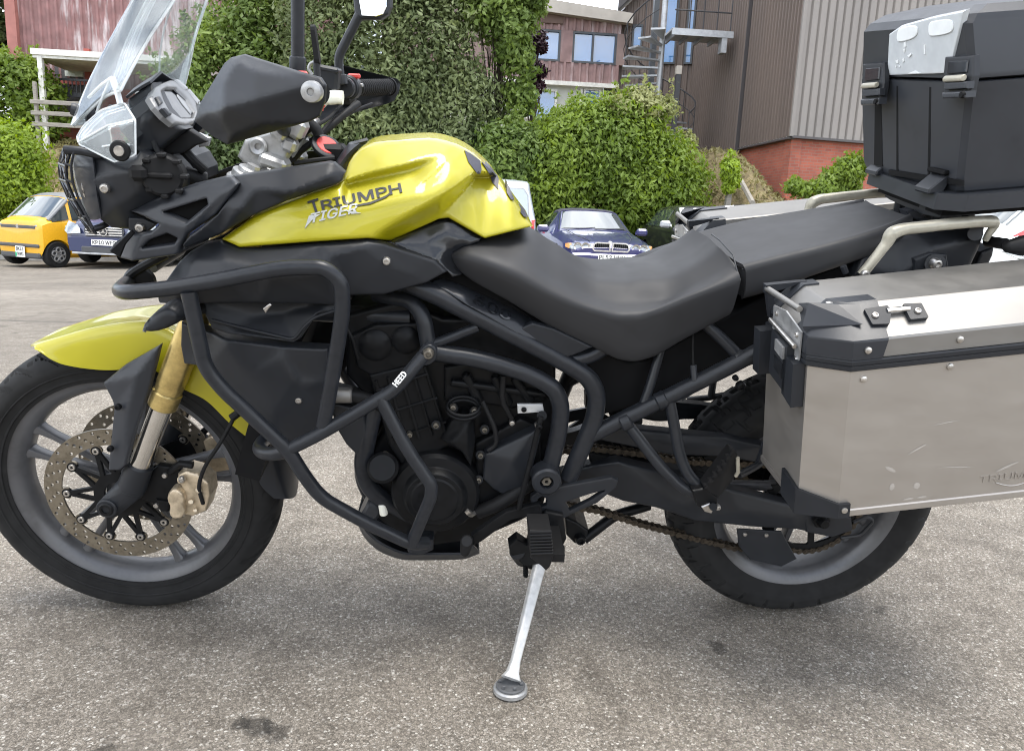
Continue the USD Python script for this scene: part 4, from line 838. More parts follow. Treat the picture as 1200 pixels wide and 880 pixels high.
# swingarm, chain and guards
sw = both('swingarm', panel([(690, 546), (725, 541), (775, 553), (850, 572), (948, 597), (964, 607), (985, 610), (990, 620), (964, 627), (933, 621), (880, 618), (814, 611), (770, 596), (730, 588), (700, 576), (660, 575), (655, 555)], 0, .03, .007, 4,
    ctrl=[(690, 546, -.10), (725, 541, -.115), (775, 553, -.118), (850, 572, -.12), (948, 597, -.12), (990, 615, -.115), (933, 621, -.115), (814, 611, -.112), (730, 588, -.105), (660, 565, -.1), (765, 572, -.128), (800, 592, -.13), (870, 600, -.13), (930, 608, -.128)], blur=2), M_['plastic'], smooth=32)
both('swingarm_brace', panel([(700, 498), (740, 503), (780, 507), (850, 514), (897, 523), (930, 540), (955, 575), (950, 597), (925, 570), (897, 545), (850, 536), (790, 534), (700, 516)], 0, .03, .006, 4, ctrl=[(700, 505, -.095), (780, 507, -.10), (897, 525, -.105), (955, 580, -.11), (850, 525, -.112), (790, 522, -.108)], blur=2), M_['plastic'], smooth=32)
obj('swingarm_bridge', box(BP(np.array(760.), np.array(545.), 0), (.10, .20, .07)), M_['plastic'], sw)
ax = np.array([0, -.105, RR])
both('rear_axle_nut', cat(lathe([(0, .018), (.010, .018), (.012, .014), (.012, 0), (0, 0)], 14, ax+[0, -.022, 0], (0, -1, 0)), lathe([(0, .008), (.020, .008), (.020, 0), (0, 0)], 6, ax+[0, -.016, 0], (0, -1, 0))), M_['engine'])
both('axle_block', cat(ep([(942, 598), (975, 604), (998, 606), (1000, 622), (975, 630), (945, 624)], -.118, .02, .004, 3), bt([(1000, 612, -.115), (1016, 605, -.115), (1024, 610, -.115), (1008, 627, -.115), (985, 630, -.115)], .004, 8, .01)), M_['plastic'])
obj('chain_guard_fin', panel([(864, 620), (916, 623), (922, 634), (934, 655), (916, 664), (879, 656), (866, 640)], -.10, .005, .0015, 3), M_['plastic'], bike)
obj('fin_screw', cat(*[bolt(BP(np.array(x), np.array(y), -.101), .005, .003) for x, y in ((873., 626.), (898., 627.))]), M_['bolt'], bike, kind='stuff')
obj('chain_slider', ep([(690, 530), (760, 545), (770, 552), (740, 552), (692, 543)], -.085, .02, .003, 4), M_['dark'], bike)
YC = -.072; spc = np.array([0, YC, RR]); r1 = .1165
fs = BP(np.array(618.), np.array(560.), YC); r2 = .040
path = [BP(np.array(x), np.array(y), YC) for x, y in ((640., 530.), (690., 524.), (745., 530.), (800., 540.))]
path += [spc+r1*np.array([_c(a), 0, _s(a)]) for a in np.linspace(1.9, -2.05, 60)]
path += [BP(np.array(x), np.array(y), YC) for x, y in ((862., 641.), (800., 626.), (750., 613.), (700., 597.), (650., 590.))]
path = np.array(path); seg = np.r_[0, np.cumsum(np.linalg.norm(np.diff(path, axis=0), axis=1))]
pitch = .0159; n = int(seg[-1]/pitch); pp = np.stack([np.interp(np.arange(n)*pitch, seg, path[:, k]) for k in range(3)], -1)
ch = obj('chain', cat(*[cyl(p+[0, .006, 0], p-[0, .006, 0], .0052, 10) for p in pp]), M_['chain'], bike, smooth=40, kind='stuff')
def link(a, b, y):
    u = (b-a)/np.linalg.norm(b-a); L = np.linalg.norm(b-a)
    s = Point(0, 0).buffer(.0072, 6).union(Point(L, 0).buffer(.0072, 6)).union(Polygon([(0, -.0050), (L, -.0050), (L, .0050), (0, .0050)]))
    m = extr(s, .0016); M = np.eye(4); w_ = np.array([0, -1.0, 0]); v = np.cross(w_, u); M[:3, 0], M[:3, 1], M[:3, 2], M[:3, 3] = u, v, w_, a+[0, y, 0]
    m.apply_transform(M); return m
for k in range(n-1):
    s = -.0072 if k % 2 else -.0052
    obj('chain_link', cat(link(pp[k], pp[k+1], s), link(pp[k], pp[k+1], -s+.0016), *([cyl(pp[k]+[0, s-.0028, 0], pp[k]+[0, s, 0], .003, 8), cyl(pp[k+1]+[0, s-.0028, 0], pp[k+1]+[0, s, 0], .003, 8)] if k % 2 else [])), M_['chain'], ch, smooth=30)
# passenger footrest
pfA, pfB = BP(np.array(838.), np.array(581.), -.235), BP(np.array(857.), np.array(533.), -.25)
pf = both('passenger_footrest', panel([(825, 571), (858, 528), (864, 531), (866, 540), (864, 557), (842, 585), (832, 580)], 0, .03, .004, 2.5, ctrl=[(825, 571, -.235), (860, 528, -.25), (866, 540, -.235), (842, 585, -.225), (848, 555, -.248)]), M_['soft'])
obj('footrest_edge', tube(bps([(864.5, 536, -.243), (865, 553, -.24), (862, 558, -.238)]), .004, 8), M_['grab'], pf, smooth=60)
for k in range(7):
    t = k/6; obj('footrest_tooth', box(BP(np.array(827+t*31.), np.array(569-t*41.), -.248), (.008, .012, .006)), M_['soft'], pf)
obj('footrest_clamp', cat(ep([(812, 575), (828, 572), (842, 584), (840, 596), (830, 602), (818, 594)], -.232, .03, .004, 3), cyl(BP(np.array(836.), np.array(594.), -.245), BP(np.array(836.), np.array(594.), -.2), .008, 12)), M_['engine'], pf)
obj('footrest_clip', cat(ep([(822, 594), (832, 590), (837, 596), (834, 602), (826, 600)], -.236, .006, .002, 2), bolt(BP(np.array(841.), np.array(594.), -.24), .006, .006)), M_['bolt'], pf)
both('footrest_stay', bt([(866, 557, -.19), (890, 544, -.17), (905, 530, -.15)], .008, 10), M_['frame'], smooth=60)
obj('shock_absorber', cat(cyl(BP(np.array(705.), np.array(420.), 0), BP(np.array(760.), np.array(560.), 0), .03, 18), *[tube(np.array([BP(np.array(705+t*50.), np.array(440+t*110.), 0)+.042*np.array([_c(t*40), _s(t*40), 0]) for t in np.linspace(0, 1, 120)]), .006, 8)]), M_['dark'], bike, smooth=60)
obj('suspension_linkage', cat(ep([(662, 606), (676, 612), (690, 622), (686, 636), (674, 638), (664, 628)], -.09, .18, .006, 4), bt([(684, 632, -.07), (720, 604, -.05), (760, 592, -.02)], .012, 12)), M_['engine'], bike, smooth=35)
both('linkage_bolt', bolt(BP(np.array(680.), np.array(631.), -.095), .013, .012), M_['engine'])
obj('rear_mudguard', skin([[(800, 470, -.085), (850, 440, -.085), (905, 420, -.085)], [(800, 462, 0), (850, 430, 0), (905, 405, 0)]], 10, 3, thick=.004, cross_smooth=False), M_['plastic'], bike, smooth=40)
# ------------------------------------------------------------------ motorcycle: cockpit, handlebar, mirrors, rails
def plane_at(o, n):
    """P for panel() that draws on the plane through o with outward normal n, and the matrix from that drawing's frame to the motorcycle's."""
    o = np.asarray(o, float); n = np.asarray(n, float)/np.linalg.norm(n); y = -n; z = np.array([0, 0, 1.0])-n*n[2]; z /= np.linalg.norm(z); x = np.cross(y, z)
    M = np.eye(4); M[:3, 0], M[:3, 1], M[:3, 2], M[:3, 3] = x, y, z, o; R = M[:3, :3]
    def P(px, py, Y):
        d = unlean(ray(px, py)); Y = np.asarray(Y, float); t = (((o-CAM_B)@n)-Y)/(d@n); q = CAM_B+t[..., None]*d-o
        return q@R
    return P, M
def ppanel(o, pl, y=0.0, **k):
    P, M = pl; m = panel(o, y, P=P, **k); m.apply_transform(M); return m
def ppt(px, py, pl, y=0.0):
    P, M = pl; return (M[:3, :3]@P(np.array(float(px)), np.array(float(py)), y))+M[:3, 3]
edge_m = glassy('screen_edge', (.9, .93, .93), 1.5, .05, .32, (.9, .92, .92))
W0 = [(140, 104, -.155), (158, 71, -.135), (177, 40, -.11), (204, 0, -.082), (226, -36, -.062)]
W1 = [(122, 112, -.115), (136, 86, -.10), (145, 60, -.085), (174, 0, -.058), (200, -40, -.045)]
W2 = [(89, 147, -.05), (105, 105, -.045), (127, 60, -.04), (160, 0, -.03), (184, -42, -.025)]
W3 = [(92, 146, 0), (110, 104, 0), (132, 60, 0), (166, 0, 0), (190, -42, 0)]
ws = obj('windscreen', skin([W0, W1, W2, W3], 26, 5, P=fps, thick=.0035), M_['screen'], bike, smooth=45)
for nm, L in (('near', W0),):
    t = tube(fps(resample(L, 20, True)), .0026, 8); obj('screen_edge', t, edge_m, ws, smooth=60); obj('screen_edge', mirror(t), edge_m, ws, smooth=60)
t = tube(fps(resample(W1, 20, True))+[0, -.002, 0], .0016, 6); obj('screen_fold', t, edge_m, ws, smooth=60); obj('screen_fold', mirror(t), edge_m, ws, smooth=60)
low = np.vstack([fps([W0[0], W1[0], W2[0], W3[0]])]); lowm = low[::-1].copy(); lowm[:, 1] *= -1
obj('screen_edge', tube(np.vstack([low, lowm[1:]]), .0025, 8, .03), edge_m, ws, smooth=60)
both('screen_bracket', cat(tube(fps([(105, 113, -.10), (119, 98, -.125), (131, 89, -.14)]), .0025, 8), tube(fps([(131, 89, -.14), (136, 104, -.145), (140, 120, -.15)]), .005, 8), tube(fps([(128, 93, -.135), (121, 110, -.125), (114, 130, -.11)]), .002, 8)), edge_m, ws, smooth=60)
both('screen_boss', cat(lathe([(0, -.006), (.010, -.006), (.012, 0), (.010, .006), (0, .006)], 14, FPt(np.array(91.), np.array(128.), -.03), (-1, -.4, .3)), lathe([(0, -.006), (.012, -.006), (.014, 0), (.012, .006), (0, .006)], 14, FPt(np.array(108.), np.array(134.), -.05), (-1, -.6, .3))), M_['plastic2'], ws, smooth=40)
DF_OUT = [(90.6, 160), (97.7, 148), (118.5, 129.3), (145.5, 120.6), (158.5, 140.5), (159, 182), (134.3, 190), (92, 169)]
DF_C = [(90.6, 160, -.12), (98, 148, -.125), (118, 129, -.135), (145.5, 121, -.145), (158, 140, -.19), (155, 142, -.192), (126, 148, -.178), (96, 166, -.145), (159, 182, -.195), (134, 190, -.185), (92, 169, -.138)]
df = panel(DF_OUT, 0, .004, .003, 3, ctrl=DF_C, blur=2)
d_ = both('wind_deflector', df, M_['screen'])
dfs = surf(DF_C)
for s in (1, -1):
    e = []
    for seq in ([(90.6, 160), (97.7, 148), (118.5, 129.3), (145.5, 120.6), (158.5, 140.5), (159, 182), (134.3, 190), (92, 169), (90.6, 160)], [(92, 167), (126, 147.5), (157, 140.5)], [(120, 172), (140, 169), (152, 170)]):
        q = resample(np.array(seq, float), 40); e.append(tube(BP(q[:, 0], q[:, 1], dfs(q)-.001), .0016, 6))
    e = cat(*e); obj('deflector_edge', e if s == 1 else mirror(e), edge_m, d_, smooth=60)
both('deflector_bolt', lathe([(0, .006), (.008, .006), (.009, .004), (.009, 0), (0, 0)], 16, BP(np.array(140.7), np.array(177.), -.194), (0, -1, 0)), M_['bolt'], d_, smooth=40)
both('deflector_grommet', lathe([(.009, .004), (.015, .003), (.017, 0), (.015, -.006), (.009, -.006), (.009, .004)], 22, BP(np.array(140.7), np.array(177.), -.194), (0, -1, 0)), M_['soft'], d_, smooth=40)
# headlamp
HB = [(107, 181), (122, 184), (136, 190), (158, 185), (163, 177), (181, 184), (196, 194), (209, 212), (206, 226), (190, 237), (154, 249), (168, 256), (152, 270), (130, 268), (116, 258), (110, 240), (107, 212)]
HC = [(107, 181, -.13), (107, 212, -.15), (116, 258, -.125), (163, 177, -.13), (209, 212, -.12), (190, 237, -.14), (152, 270, -.12), (128, 205, -.165), (150, 200, -.172), (135, 240, -.16), (180, 200, -.16), (160, 225, -.172), (120, 186, -.142)]
hl = obj('headlamp_housing', cat(panel(HB, 0, .1, .008, 4, ctrl=HC, blur=3), mirror(panel(HB, 0, .1, .008, 4, ctrl=HC, blur=3)), skin([[(107, 183, -.125), (112, 215, -.14), (120, 256, -.12)], [(112, 184, 0), (118, 215, 0), (124, 258, 0)]], 8, 3, cross_smooth=False)), M_['plastic'], bike, smooth=32)
LL = [[(108, 181, -.137), (110, 198, -.152), (113, 225, -.152), (119, 256, -.130)], [(92, 182, -.115), (95, 200, -.128), (101, 228, -.125), (110, 258, -.105)], [(85, 182, -.07), (88, 205, -.075), (97, 236, -.072), (105, 257, -.06)], [(86, 182, -.02), (89, 205, -.02), (98, 236, -.02), (106, 257, -.02)]]
for s in (1, -1):
    L = skin(LL, 14, 4, mir=False, thick=.003); obj('headlamp_lens', L if s == 1 else mirror(L), M_['plastic2'], hl, smooth=25)
    R = lathe([(.004, .04), (.02, .036), (.030, .016), (.034, 0), (.030, 0), (.026, .014), (.018, .032), (.004, .036)], 26, BP(np.array(106.), np.array(218.), -.085), (1, 0, 0)); obj('headlamp_reflector', R if s == 1 else mirror(R), M_['chrome'], hl, smooth=40)
    e = tube(bps(resample(LL[2], 16, True)), .0028, 8); obj('headlamp_rim', e if s == 1 else mirror(e), edge_m, hl, smooth=60)
obj('lamp_screw', bolt(BP(np.array(123.), np.array(221.), -.166), .0085, .005), M_['bolt'], hl, smooth=40)
obj('lamp_knob', rbox(BP(np.array(162.), np.array(203.), -.178), (.028, .022, .026), .007, rotz(.1)), M_['soft'], hl)
obj('lamp_bulb_cover', cat(cyl(BP(np.array(192.), np.array(206.), -.10), BP(np.array(190.), np.array(206.), -.165), .040, 28, r2=.034, cham=.004), *[rbox(BP(np.array(192.+0*k), np.array(206.), -.165)+.034*np.array([_c(a), 0, _s(a)]), (.012, .02, .008), .002) for k, a in enumerate(np.arange(8)*PI/4)], rbox(BP(np.array(186.), np.array(206.), -.17), (.045, .01, .010), .003)), M_['soft'], hl, smooth=35)
# stone guard of wires before the lamp
gA = [(80, 176), (75, 192), (76, 210), (85, 232), (97, 254), (109, 271)]; gB = [(87, 177), (83, 194), (85, 214), (93, 236), (102, 254), (109, 268)]
gY = (-.15, -.05, .05, .15)
G = [fps([(x+1.5*abs(i-1.5), y, yy) for x, y in gA]) for i, yy in enumerate(gY)]
sg = obj('headlamp_guard', cat(tube(bps([(76, 176, -.15), (95, 177, -.15), (118, 182, -.14)]), .0075, 10), tube(bps([(107, 270, -.12), (118, 266, -.11), (126, 262, -.10)]), .006, 8), *[tube(g, .0026, 6, .01) for g in G], *[tube(np.array([G[i][k] for i in range(4)]), .0024, 6, .01) for k in range(6)],
    tube(bps([(x, y, -.155) for x, y in gB]), .0022, 6, .01), *[tube(np.array([G[i][k], G[i+1][k+1]]), .0016, 5) for i in range(3) for k in range(5)], *[tube(np.array([G[i+1][k], G[i][k+1]]), .0016, 5) for i in range(3) for k in range(5)], *[tube(bps([(gA[k][0], gA[k][1], -.152), (gB[k][0], gB[k][1], -.155)]), .002, 5) for k in range(6)]), M_['frame'], hl, smooth=60)
# instruments
io = BP(np.array(206.), np.array(118.), 0); ip = plane_at(io, (.8, 0, .6))
BZ = [(177, 113), (182, 102), (190, 97), (200, 93), (210, 95), (222, 105), (231, 119), (233, 132), (229, 143), (219, 147), (205, 144), (194, 135), (184, 124)]
ins = obj('instrument_housing', ppanel([(174, 112), (180, 100), (193, 89), (206, 89), (218, 96), (229, 110), (236, 122), (236, 140), (226, 150), (208, 149), (192, 138), (180, 124)], ip, .004, thick=.075, rnd=.012, step=3), M_['plastic2'], bike, smooth=35)
obj('instrument_hood', panel([(148, 117), (160, 108), (177, 97), (182, 112), (190, 128), (206, 146), (216, 152), (203, 163), (186, 176), (165, 182), (153, 170), (152, 140)], 0, .05, .01, 4, ctrl=[(148, 117, -.07), (177, 97, -.06), (190, 128, -.10), (216, 152, -.09), (186, 176, -.10), (153, 165, -.09), (170, 140, -.115)], blur=3), M_['plastic'], ins, smooth=35)
obj('instrument_hood', mirror(panel([(148, 117), (160, 108), (177, 97), (182, 112), (190, 128), (206, 146), (216, 152), (203, 163), (186, 176), (165, 182), (153, 170), (152, 140)], 0, .05, .01, 4, ctrl=[(148, 117, -.07), (177, 97, -.06), (190, 128, -.10), (216, 152, -.09), (186, 176, -.10), (153, 165, -.09), (170, 140, -.115)], blur=3)), M_['plastic'], ins, smooth=35)
obj('instrument_top', skin([[(149, 116, -.07), (160, 108, -.068), (177, 98, -.062)], [(158, 106, 0), (172, 97, 0), (190, 86, 0)]], 8, 3, thick=.004, cross_smooth=False), M_['plastic2'], ins, smooth=35)
bez_m = pm('grey_bezel', (.20, .20, .20), .4, metal=.4, var=.1, scale=30)
obj('instrument_bezel', ppanel(BZ, ip, -.006, thick=.014, rnd=.005, step=2.5, holes=[[(190, 107), (196, 103.5), (207, 104), (219, 116), (229, 131), (227, 138), (213, 138), (200, 130), (193, 117)]]), bez_m, ins, smooth=32)
obj('instrument_screen', ppanel([(189, 107), (196, 103), (207, 103.5), (220, 116), (230, 131), (227, 139), (212, 139), (199, 131), (192, 117)], ip, .001, thick=.004, rnd=.001, step=3), M_['gloss'], ins)
obj('instrument_dial', ppanel([(207, 105.5), (217, 115), (227, 130), (224, 134), (214, 122), (208, 113)], ip, -.001, thick=.003, rnd=.001, step=3), M_['silver'], ins)
for o in ([(184, 113), (188, 112), (192.5, 120), (189, 122.5)], [(191, 126), (195, 125.5), (203, 133), (199, 135)]): obj('instrument_button', ppanel(o, ip, -.012, thick=.01, rnd=.003, step=1.5), M_['plastic2'], ins)
for o in ([(205, 93), (209, 92), (222, 103), (219, 106)], [(220, 104), (223, 103.5), (236, 119), (233, 121)]): obj('warning_lamp_strip', ppanel(o, ip, -.009, thick=.01, rnd=.003, step=1.5), M_['silver'], ins)
obj('cockpit_bracket', cat(panel([(185, 176), (205, 160), (222, 152), (244, 166), (226, 172), (215, 180), (196, 182)], -.07, .02, .004, 4), bt([(186, 172, -.08), (196, 200, -.09), (198, 222, -.09)], .006, 8), bt([(212, 172, -.05), (224, 186, -.05), (240, 200, -.04)], .009, 10), bt([(196, 205, -.07), (212, 205, -.05), (240, 213, -.03)], .018, 12), bt([(180, 166, -.1), (190, 190, -.11), (192, 215, -.11), (188, 230, -.1)], .005, 8)), M_['soft'], bike, smooth=35, kind='stuff')
obj('cockpit_clip', panel([(222, 164), (232, 156), (246, 162), (243, 172), (233, 173), (230, 166)], -.03, .012, .003, 3), M_['silver'], bike)
# steering head: clamp, risers, caps
tp = np.array([leg_pt(.985), leg_pt(.985)*[1, -1, 1]])
sh_ = obj('top_clamp', steered(cat(cyl(leg_pt(.968), leg_pt(1.004), .037, 26, cham=.004), mirror(cyl(leg_pt(.968), leg_pt(1.004), .037, 26, cham=.004)), hull(box(leg_pt(.985)*[1, 0, 1]+[.02, 0, 0], (.07, .15, .03)), box(leg_pt(.985)*[1, 0, 1]+[.05, 0, .0], (.03, .08, .03))))), M_['silver'], bike, smooth=35)
for s in (1, -1):
    c = cat(cyl(leg_pt(1.000), leg_pt(1.016), .031, 26, cham=.003), cyl(leg_pt(1.014), leg_pt(1.024), .023, 24, cham=.003), cyl(leg_pt(1.02), leg_pt(1.03), .012, 6))
    obj('fork_cap', steered(c if s == 1 else mirror(c)), M_['silver'], sh_, smooth=35)
    rs = panel([(277, 184), (286, 164), (322, 152), (330, 147), (345, 148), (346, 158), (342, 174), (333, 189), (318, 196), (300, 200), (288, 195)], -.055, .035, .007, 3, P=FPt)
    obj('handlebar_riser', steered(rs if s == 1 else mirror(rs)), M_['silver'], sh_, smooth=32)
    cl = cat(rbox(FPt(np.array(330.), np.array(154.), -.05), (.030, .045, .03), .006, trimesh.transformations.rotation_matrix(.5, [0, 1, 0])), rbox(FPt(np.array(348.), np.array(150.), -.05), (.034, .045, .036), .007, trimesh.transformations.rotation_matrix(.5, [0, 1, 0])), rbox(FPt(np.array(340.), np.array(170.), -.052), (.026, .035, .026), .006, trimesh.transformations.rotation_matrix(.4, [0, 1, 0])), rbox(FPt(np.array(322.), np.array(190.), -.07), (.05, .05, .022), .006, trimesh.transformations.rotation_matrix(.3, [0, 1, 0])))
    obj('bar_clamp', steered(cl if s == 1 else mirror(cl)), M_['silver'], sh_, smooth=32)
obj('riser_bolt', steered(lathe([(.006, .003), (.013, .006), (.017, .003), (.017, -.003), (.006, -.003), (.006, .003)], 22, FPt(np.array(302.5), np.array(172.), -.057), (0, -1, 0))), M_['silver'], sh_, smooth=40)
BE = FPt(np.array(365.), np.array(108.), -.43); RC_ = FPt(np.array(344.), np.array(151.), 0.)
bar = np.array([RC_*[1, 0, 1]+[0, -.0, 0], RC_*[1, 0, 1]+[0, -.08, 0], RC_*[1, 0, 1]+[.01, -.16, .055], BE*[1, 0, 1]+[-.068, -.25, -.006], BE+[-.055, .145, -.004], BE+[0, .0, 0]]); 
bm = tube(bar, .0125, 14, .05)
hb = obj('handlebar', steered(cat(bm, mirror(bm))), M_['frame'], bike, smooth=60)
for s in (1, -1):
    fl = lambda m: steered(m if s == 1 else mirror(m))
    ga, gb = BE+[-.055, .145, -.004], BE+[0, .018, 0]; g = [cyl(ga, gb, .0165, 22, cham=.002), cyl(gb, gb+(gb-ga)*.03, .020, 22)]
    g += [lathe([(.0160, -.0022), (.0178, -.0012), (.0178, .0012), (.0160, .0022)], 20, ga+(gb-ga)*t, gb-ga) for t in np.linspace(.08, .95, 16)]
    obj('grip', fl(cat(*g)), M_['soft'], hb, smooth=35)
    sc = BE+[-.068, .178, -.004]
    obj('switch_housing', fl(cat(cyl(sc+[0, .022, 0], sc+[0, -.030, 0], .026, 22, cham=.004), rbox(sc+[-.01, 0, -.012], (.05, .045, .045), .010), cyl(sc+[0, .055, 0], sc+[0, .03, 0], .021, 18, cham=.003))), M_['plastic'], hb, smooth=35)
    obj('switch_button', fl(rbox(sc+[.012, -.004, .024], (.026, .018, .010), .003)), M_['red'], hb)
    obj('switch_toggle', fl(rbox(sc+[.024, -.018, .006], (.010, .010, .008), .002)), M_['silver'], hb)
    obj('lever_perch', fl(cat(rbox(sc+[-.026, .05, .004], (.04, .03, .028), .008))), M_['plastic'], hb)
    obj('hand_lever', fl(tube(np.array([sc+[-.035, .05, .004], sc+[-.065, .0, .002], sc+[-.066, -.11, -.002]]), [.009, .008, .007, .0085], 10, .03)), M_['plastic2'], hb, smooth=60)
    # hand guard: a bent shell around the lever
    HG = [(227, 143), (234, 120), (254, 87), (262, 74), (270, 67.5), (286, 63.5), (298, 67.5), (361, 87), (376, 91), (382, 100), (381, 118), (374, 137), (362, 143), (265, 170), (247, 160)]
    HGC = [(227, 143, -.30), (234, 120, -.31), (254, 87, -.33), (270, 68, -.345), (286, 64, -.36), (298, 67.5, -.375), (361, 87, -.44), (382, 100, -.45), (374, 137, -.435), (362, 143, -.43), (265, 170, -.345), (247, 160, -.305),
           (242, 132, -.365), (262, 95, -.385), (275, 74, -.385), (262, 126, -.415), (300, 117, -.435), (354, 102, -.452), (300, 85, -.415), (330, 90, -.432), (258, 140, -.395), (270, 160, -.375), (310, 145, -.42)]
    hgm = panel(HG, 0, .006, .005, 4, ctrl=HGC, blur=3, P=FPt)
    h = obj('hand_guard', fl(hgm), M_['plastic'], hb, smooth=32)
    inner = panel([(270, 140), (300, 120), (362, 100), (380, 104), (376, 122), (300, 140)], -.40, .012, .003, 4, P=FPt)
    obj('hand_guard_bar', fl(inner), M_['frame'], h)
    obj('bar_end_bolt', fl(cat(lathe([(0, .004), (.004, .004), (.005, .007), (.009, .007), (.0125, .005), (.0135, .002), (.0135, -.012), (0, -.012)], 26, FPt(np.array(365.), np.array(108.), -.460), (0, -1, 0)))), M_['silver'], h, smooth=40)
    # mirror
    ms = [(400, 92), (397, 80), (396, 66), (402, 54), (414, 32), (420, 20), (424, 8), (428, -4)]
# mirrors: traced on the right-hand side, mirrored to the left
YM = .19
stem = tube(np.array([FPt(np.array(x), np.array(y), YM) for x, y in ((400., 96.), (397.5, 82.), (397., 66.), (405., 50.), (415., 30.), (421., 18.))]), .0095, 14, .02)
mo = FPt(np.array(436.), np.array(-6.), YM+.02)
mbody = panel(ctrl=[(405, 30, YM-.009), (468, 30, YM-.017), (405, -40, YM+.025), (468, -40, YM+.017)], outline=[(416, 24), (414, 6), (412, -14), (418, -34), (450, -36), (459, -20), (458, 8), (455, 17), (446, 23), (428, 23)], y=0, thick=.03, rnd=.008, step=3, P=FPt)
mg_ = panel([(424, 19), (421, 2), (419, -14), (424, -29), (448, -30), (454, -16), (453, 8), (449, 17), (440, 20)], 0, .004, .001, 3, P=FPt, ctrl=[(410, 30, YM-.012), (465, 30, YM-.020), (410, -40, YM+.022), (465, -40, YM+.014)])
stemL = tube(np.array([FPt(np.array(349.), np.array(y), -.19) for y in (92., 60., 20., -20.)]+[FPt(np.array(354.), np.array(-60.), -.19)]), .0105, 14, .02)
shift = FPt(np.array(354.), np.array(-60.), -.19)-FPt(np.array(421.), np.array(18.), YM)*[1, -1, 1]
foot_ = cyl(FPt(np.array(400.), np.array(100.), YM), FPt(np.array(398.), np.array(88.), YM), .015, 14, cham=.002)
for st_m, ft, mv in ((stem, foot_, None), (stemL, cyl(FPt(np.array(349.), np.array(90.), -.19), FPt(np.array(349.), np.array(66.), -.19), .0135, 14, cham=.003), shift)):
    def pl_(m):
        if mv is None: return steered(m)
        m = mirror(m); m.apply_translation(mv); return steered(m)
    m_ = obj('mirror_stem', steered(cat(st_m, ft)), M_['frame'], hb, smooth=60)
    obj('mirror_shell', pl_(mbody), M_['plastic'], m_, smooth=35); obj('mirror_glass', pl_(mg_), M_['chrome'], m_)
obj('brake_reservoir', steered(cat(rbox(FPt(np.array(384.), np.array(92.), .12), (.046, .04, .045), .006, trimesh.transformations.rotation_matrix(.12, [0, 1, 0])), rbox(FPt(np.array(384.), np.array(81.5), .12), (.05, .044, .010), .003, trimesh.transformations.rotation_matrix(.12, [0, 1, 0])))), M_['plastic'], hb, smooth=32)
obj('auxiliary_arm', steered(hull(cyl(FPt(np.array(365.), np.array(36.), .02), FPt(np.array(370.), np.array(36.), .02), .010, 10), cyl(FPt(np.array(369.), np.array(70.), .02), FPt(np.array(375.), np.array(70.), .02), .009, 10), FPt(np.array(372.), np.array(78.), .02)[None])), M_['soft'], hb)
obj('auxiliary_arm_stem', steered(cyl(FPt(np.array(372.), np.array(90.), .02), FPt(np.array(371.), np.array(70.), .02), .0065, 10)), M_['frame'], hb, smooth=40)
obj('arm_hook', steered(tube(np.array([FPt(np.array(x), np.array(y), .03) for x, y in ((372., 73.), (364., 74.), (361., 81.), (366., 88.))]), .003, 8, .01)), M_['silver'], hb, smooth=60)
ll = obj('cream_lever', steered(tube(np.array([FPt(np.array(x), np.array(y), .10) for x, y in ((402., 115.), (392., 114.), (382., 116.), (376., 123.))]), [.013, .014, .013, .009], 14, .01)), M_['cream'], hb, smooth=60)
obj('lever_tip', steered(tube(np.array([FPt(np.array(x), np.array(y), .095) for x, y in ((378., 121.), (374., 126.), (376., 131.))]), [.008, .009, .006], 10)), M_['red'], ll, smooth=60)
obj('control_cables', cat(*[steered(tube(np.array([FPt(np.array(x), np.array(y), yy) for x, y, yy in p]), r, 8, .03)) for p, r in (
    ([(420., 122., .14), (405., 133., .1), (370., 163., .05), (335., 190., .02), (310., 215., .02)], .0075), ([(415., 128., .14), (392., 138., .1), (372., 160., .06), (340., 192., .02)], .004), ([(400., 124., .12), (385., 140., .06), (365., 150., 0.), (330., 186., -.02)], .0035), ([(436., 122., .2), (420., 128., .16), (398., 140., .1)], .0035))]), M_['soft'], hb, smooth=60, kind='stuff')
obj('cable_guide', steered(tube(np.array([FPt(np.array(x), np.array(y), 0.) for x, y in ((356., 137.), (364., 146.), (371., 152.), (374., 159.))]), .010, 10, .01)), M_['soft'], hb, smooth=60)
kc = BP(np.array(383.), np.array(172.), 0)
key = obj('ignition_fob', lathe([(0, .004), (.026, .004), (.029, .002), (.029, -.004), (0, -.004)], 26, kc, (.42, -.52, .75)), M_['plastic'], bike, smooth=35)
obj('fob_print', lathe([(.0, .0052), (.020, .0052), (.021, .004), (0, .004)], 26, kc, (.42, -.52, .75)), M_['red'], key)
obj('ignition_lock', cat(rbox(BP(np.array(391.), np.array(181.), .01), (.05, .05, .04), .008), cyl(BP(np.array(380.), np.array(190.), 0), BP(np.array(383.), np.array(174.), 0), .012, 12), bt([(345, 192, -.04), (370, 188, -.03), (392, 186, -.02)], .005, 8)), M_['soft'], bike, smooth=35)
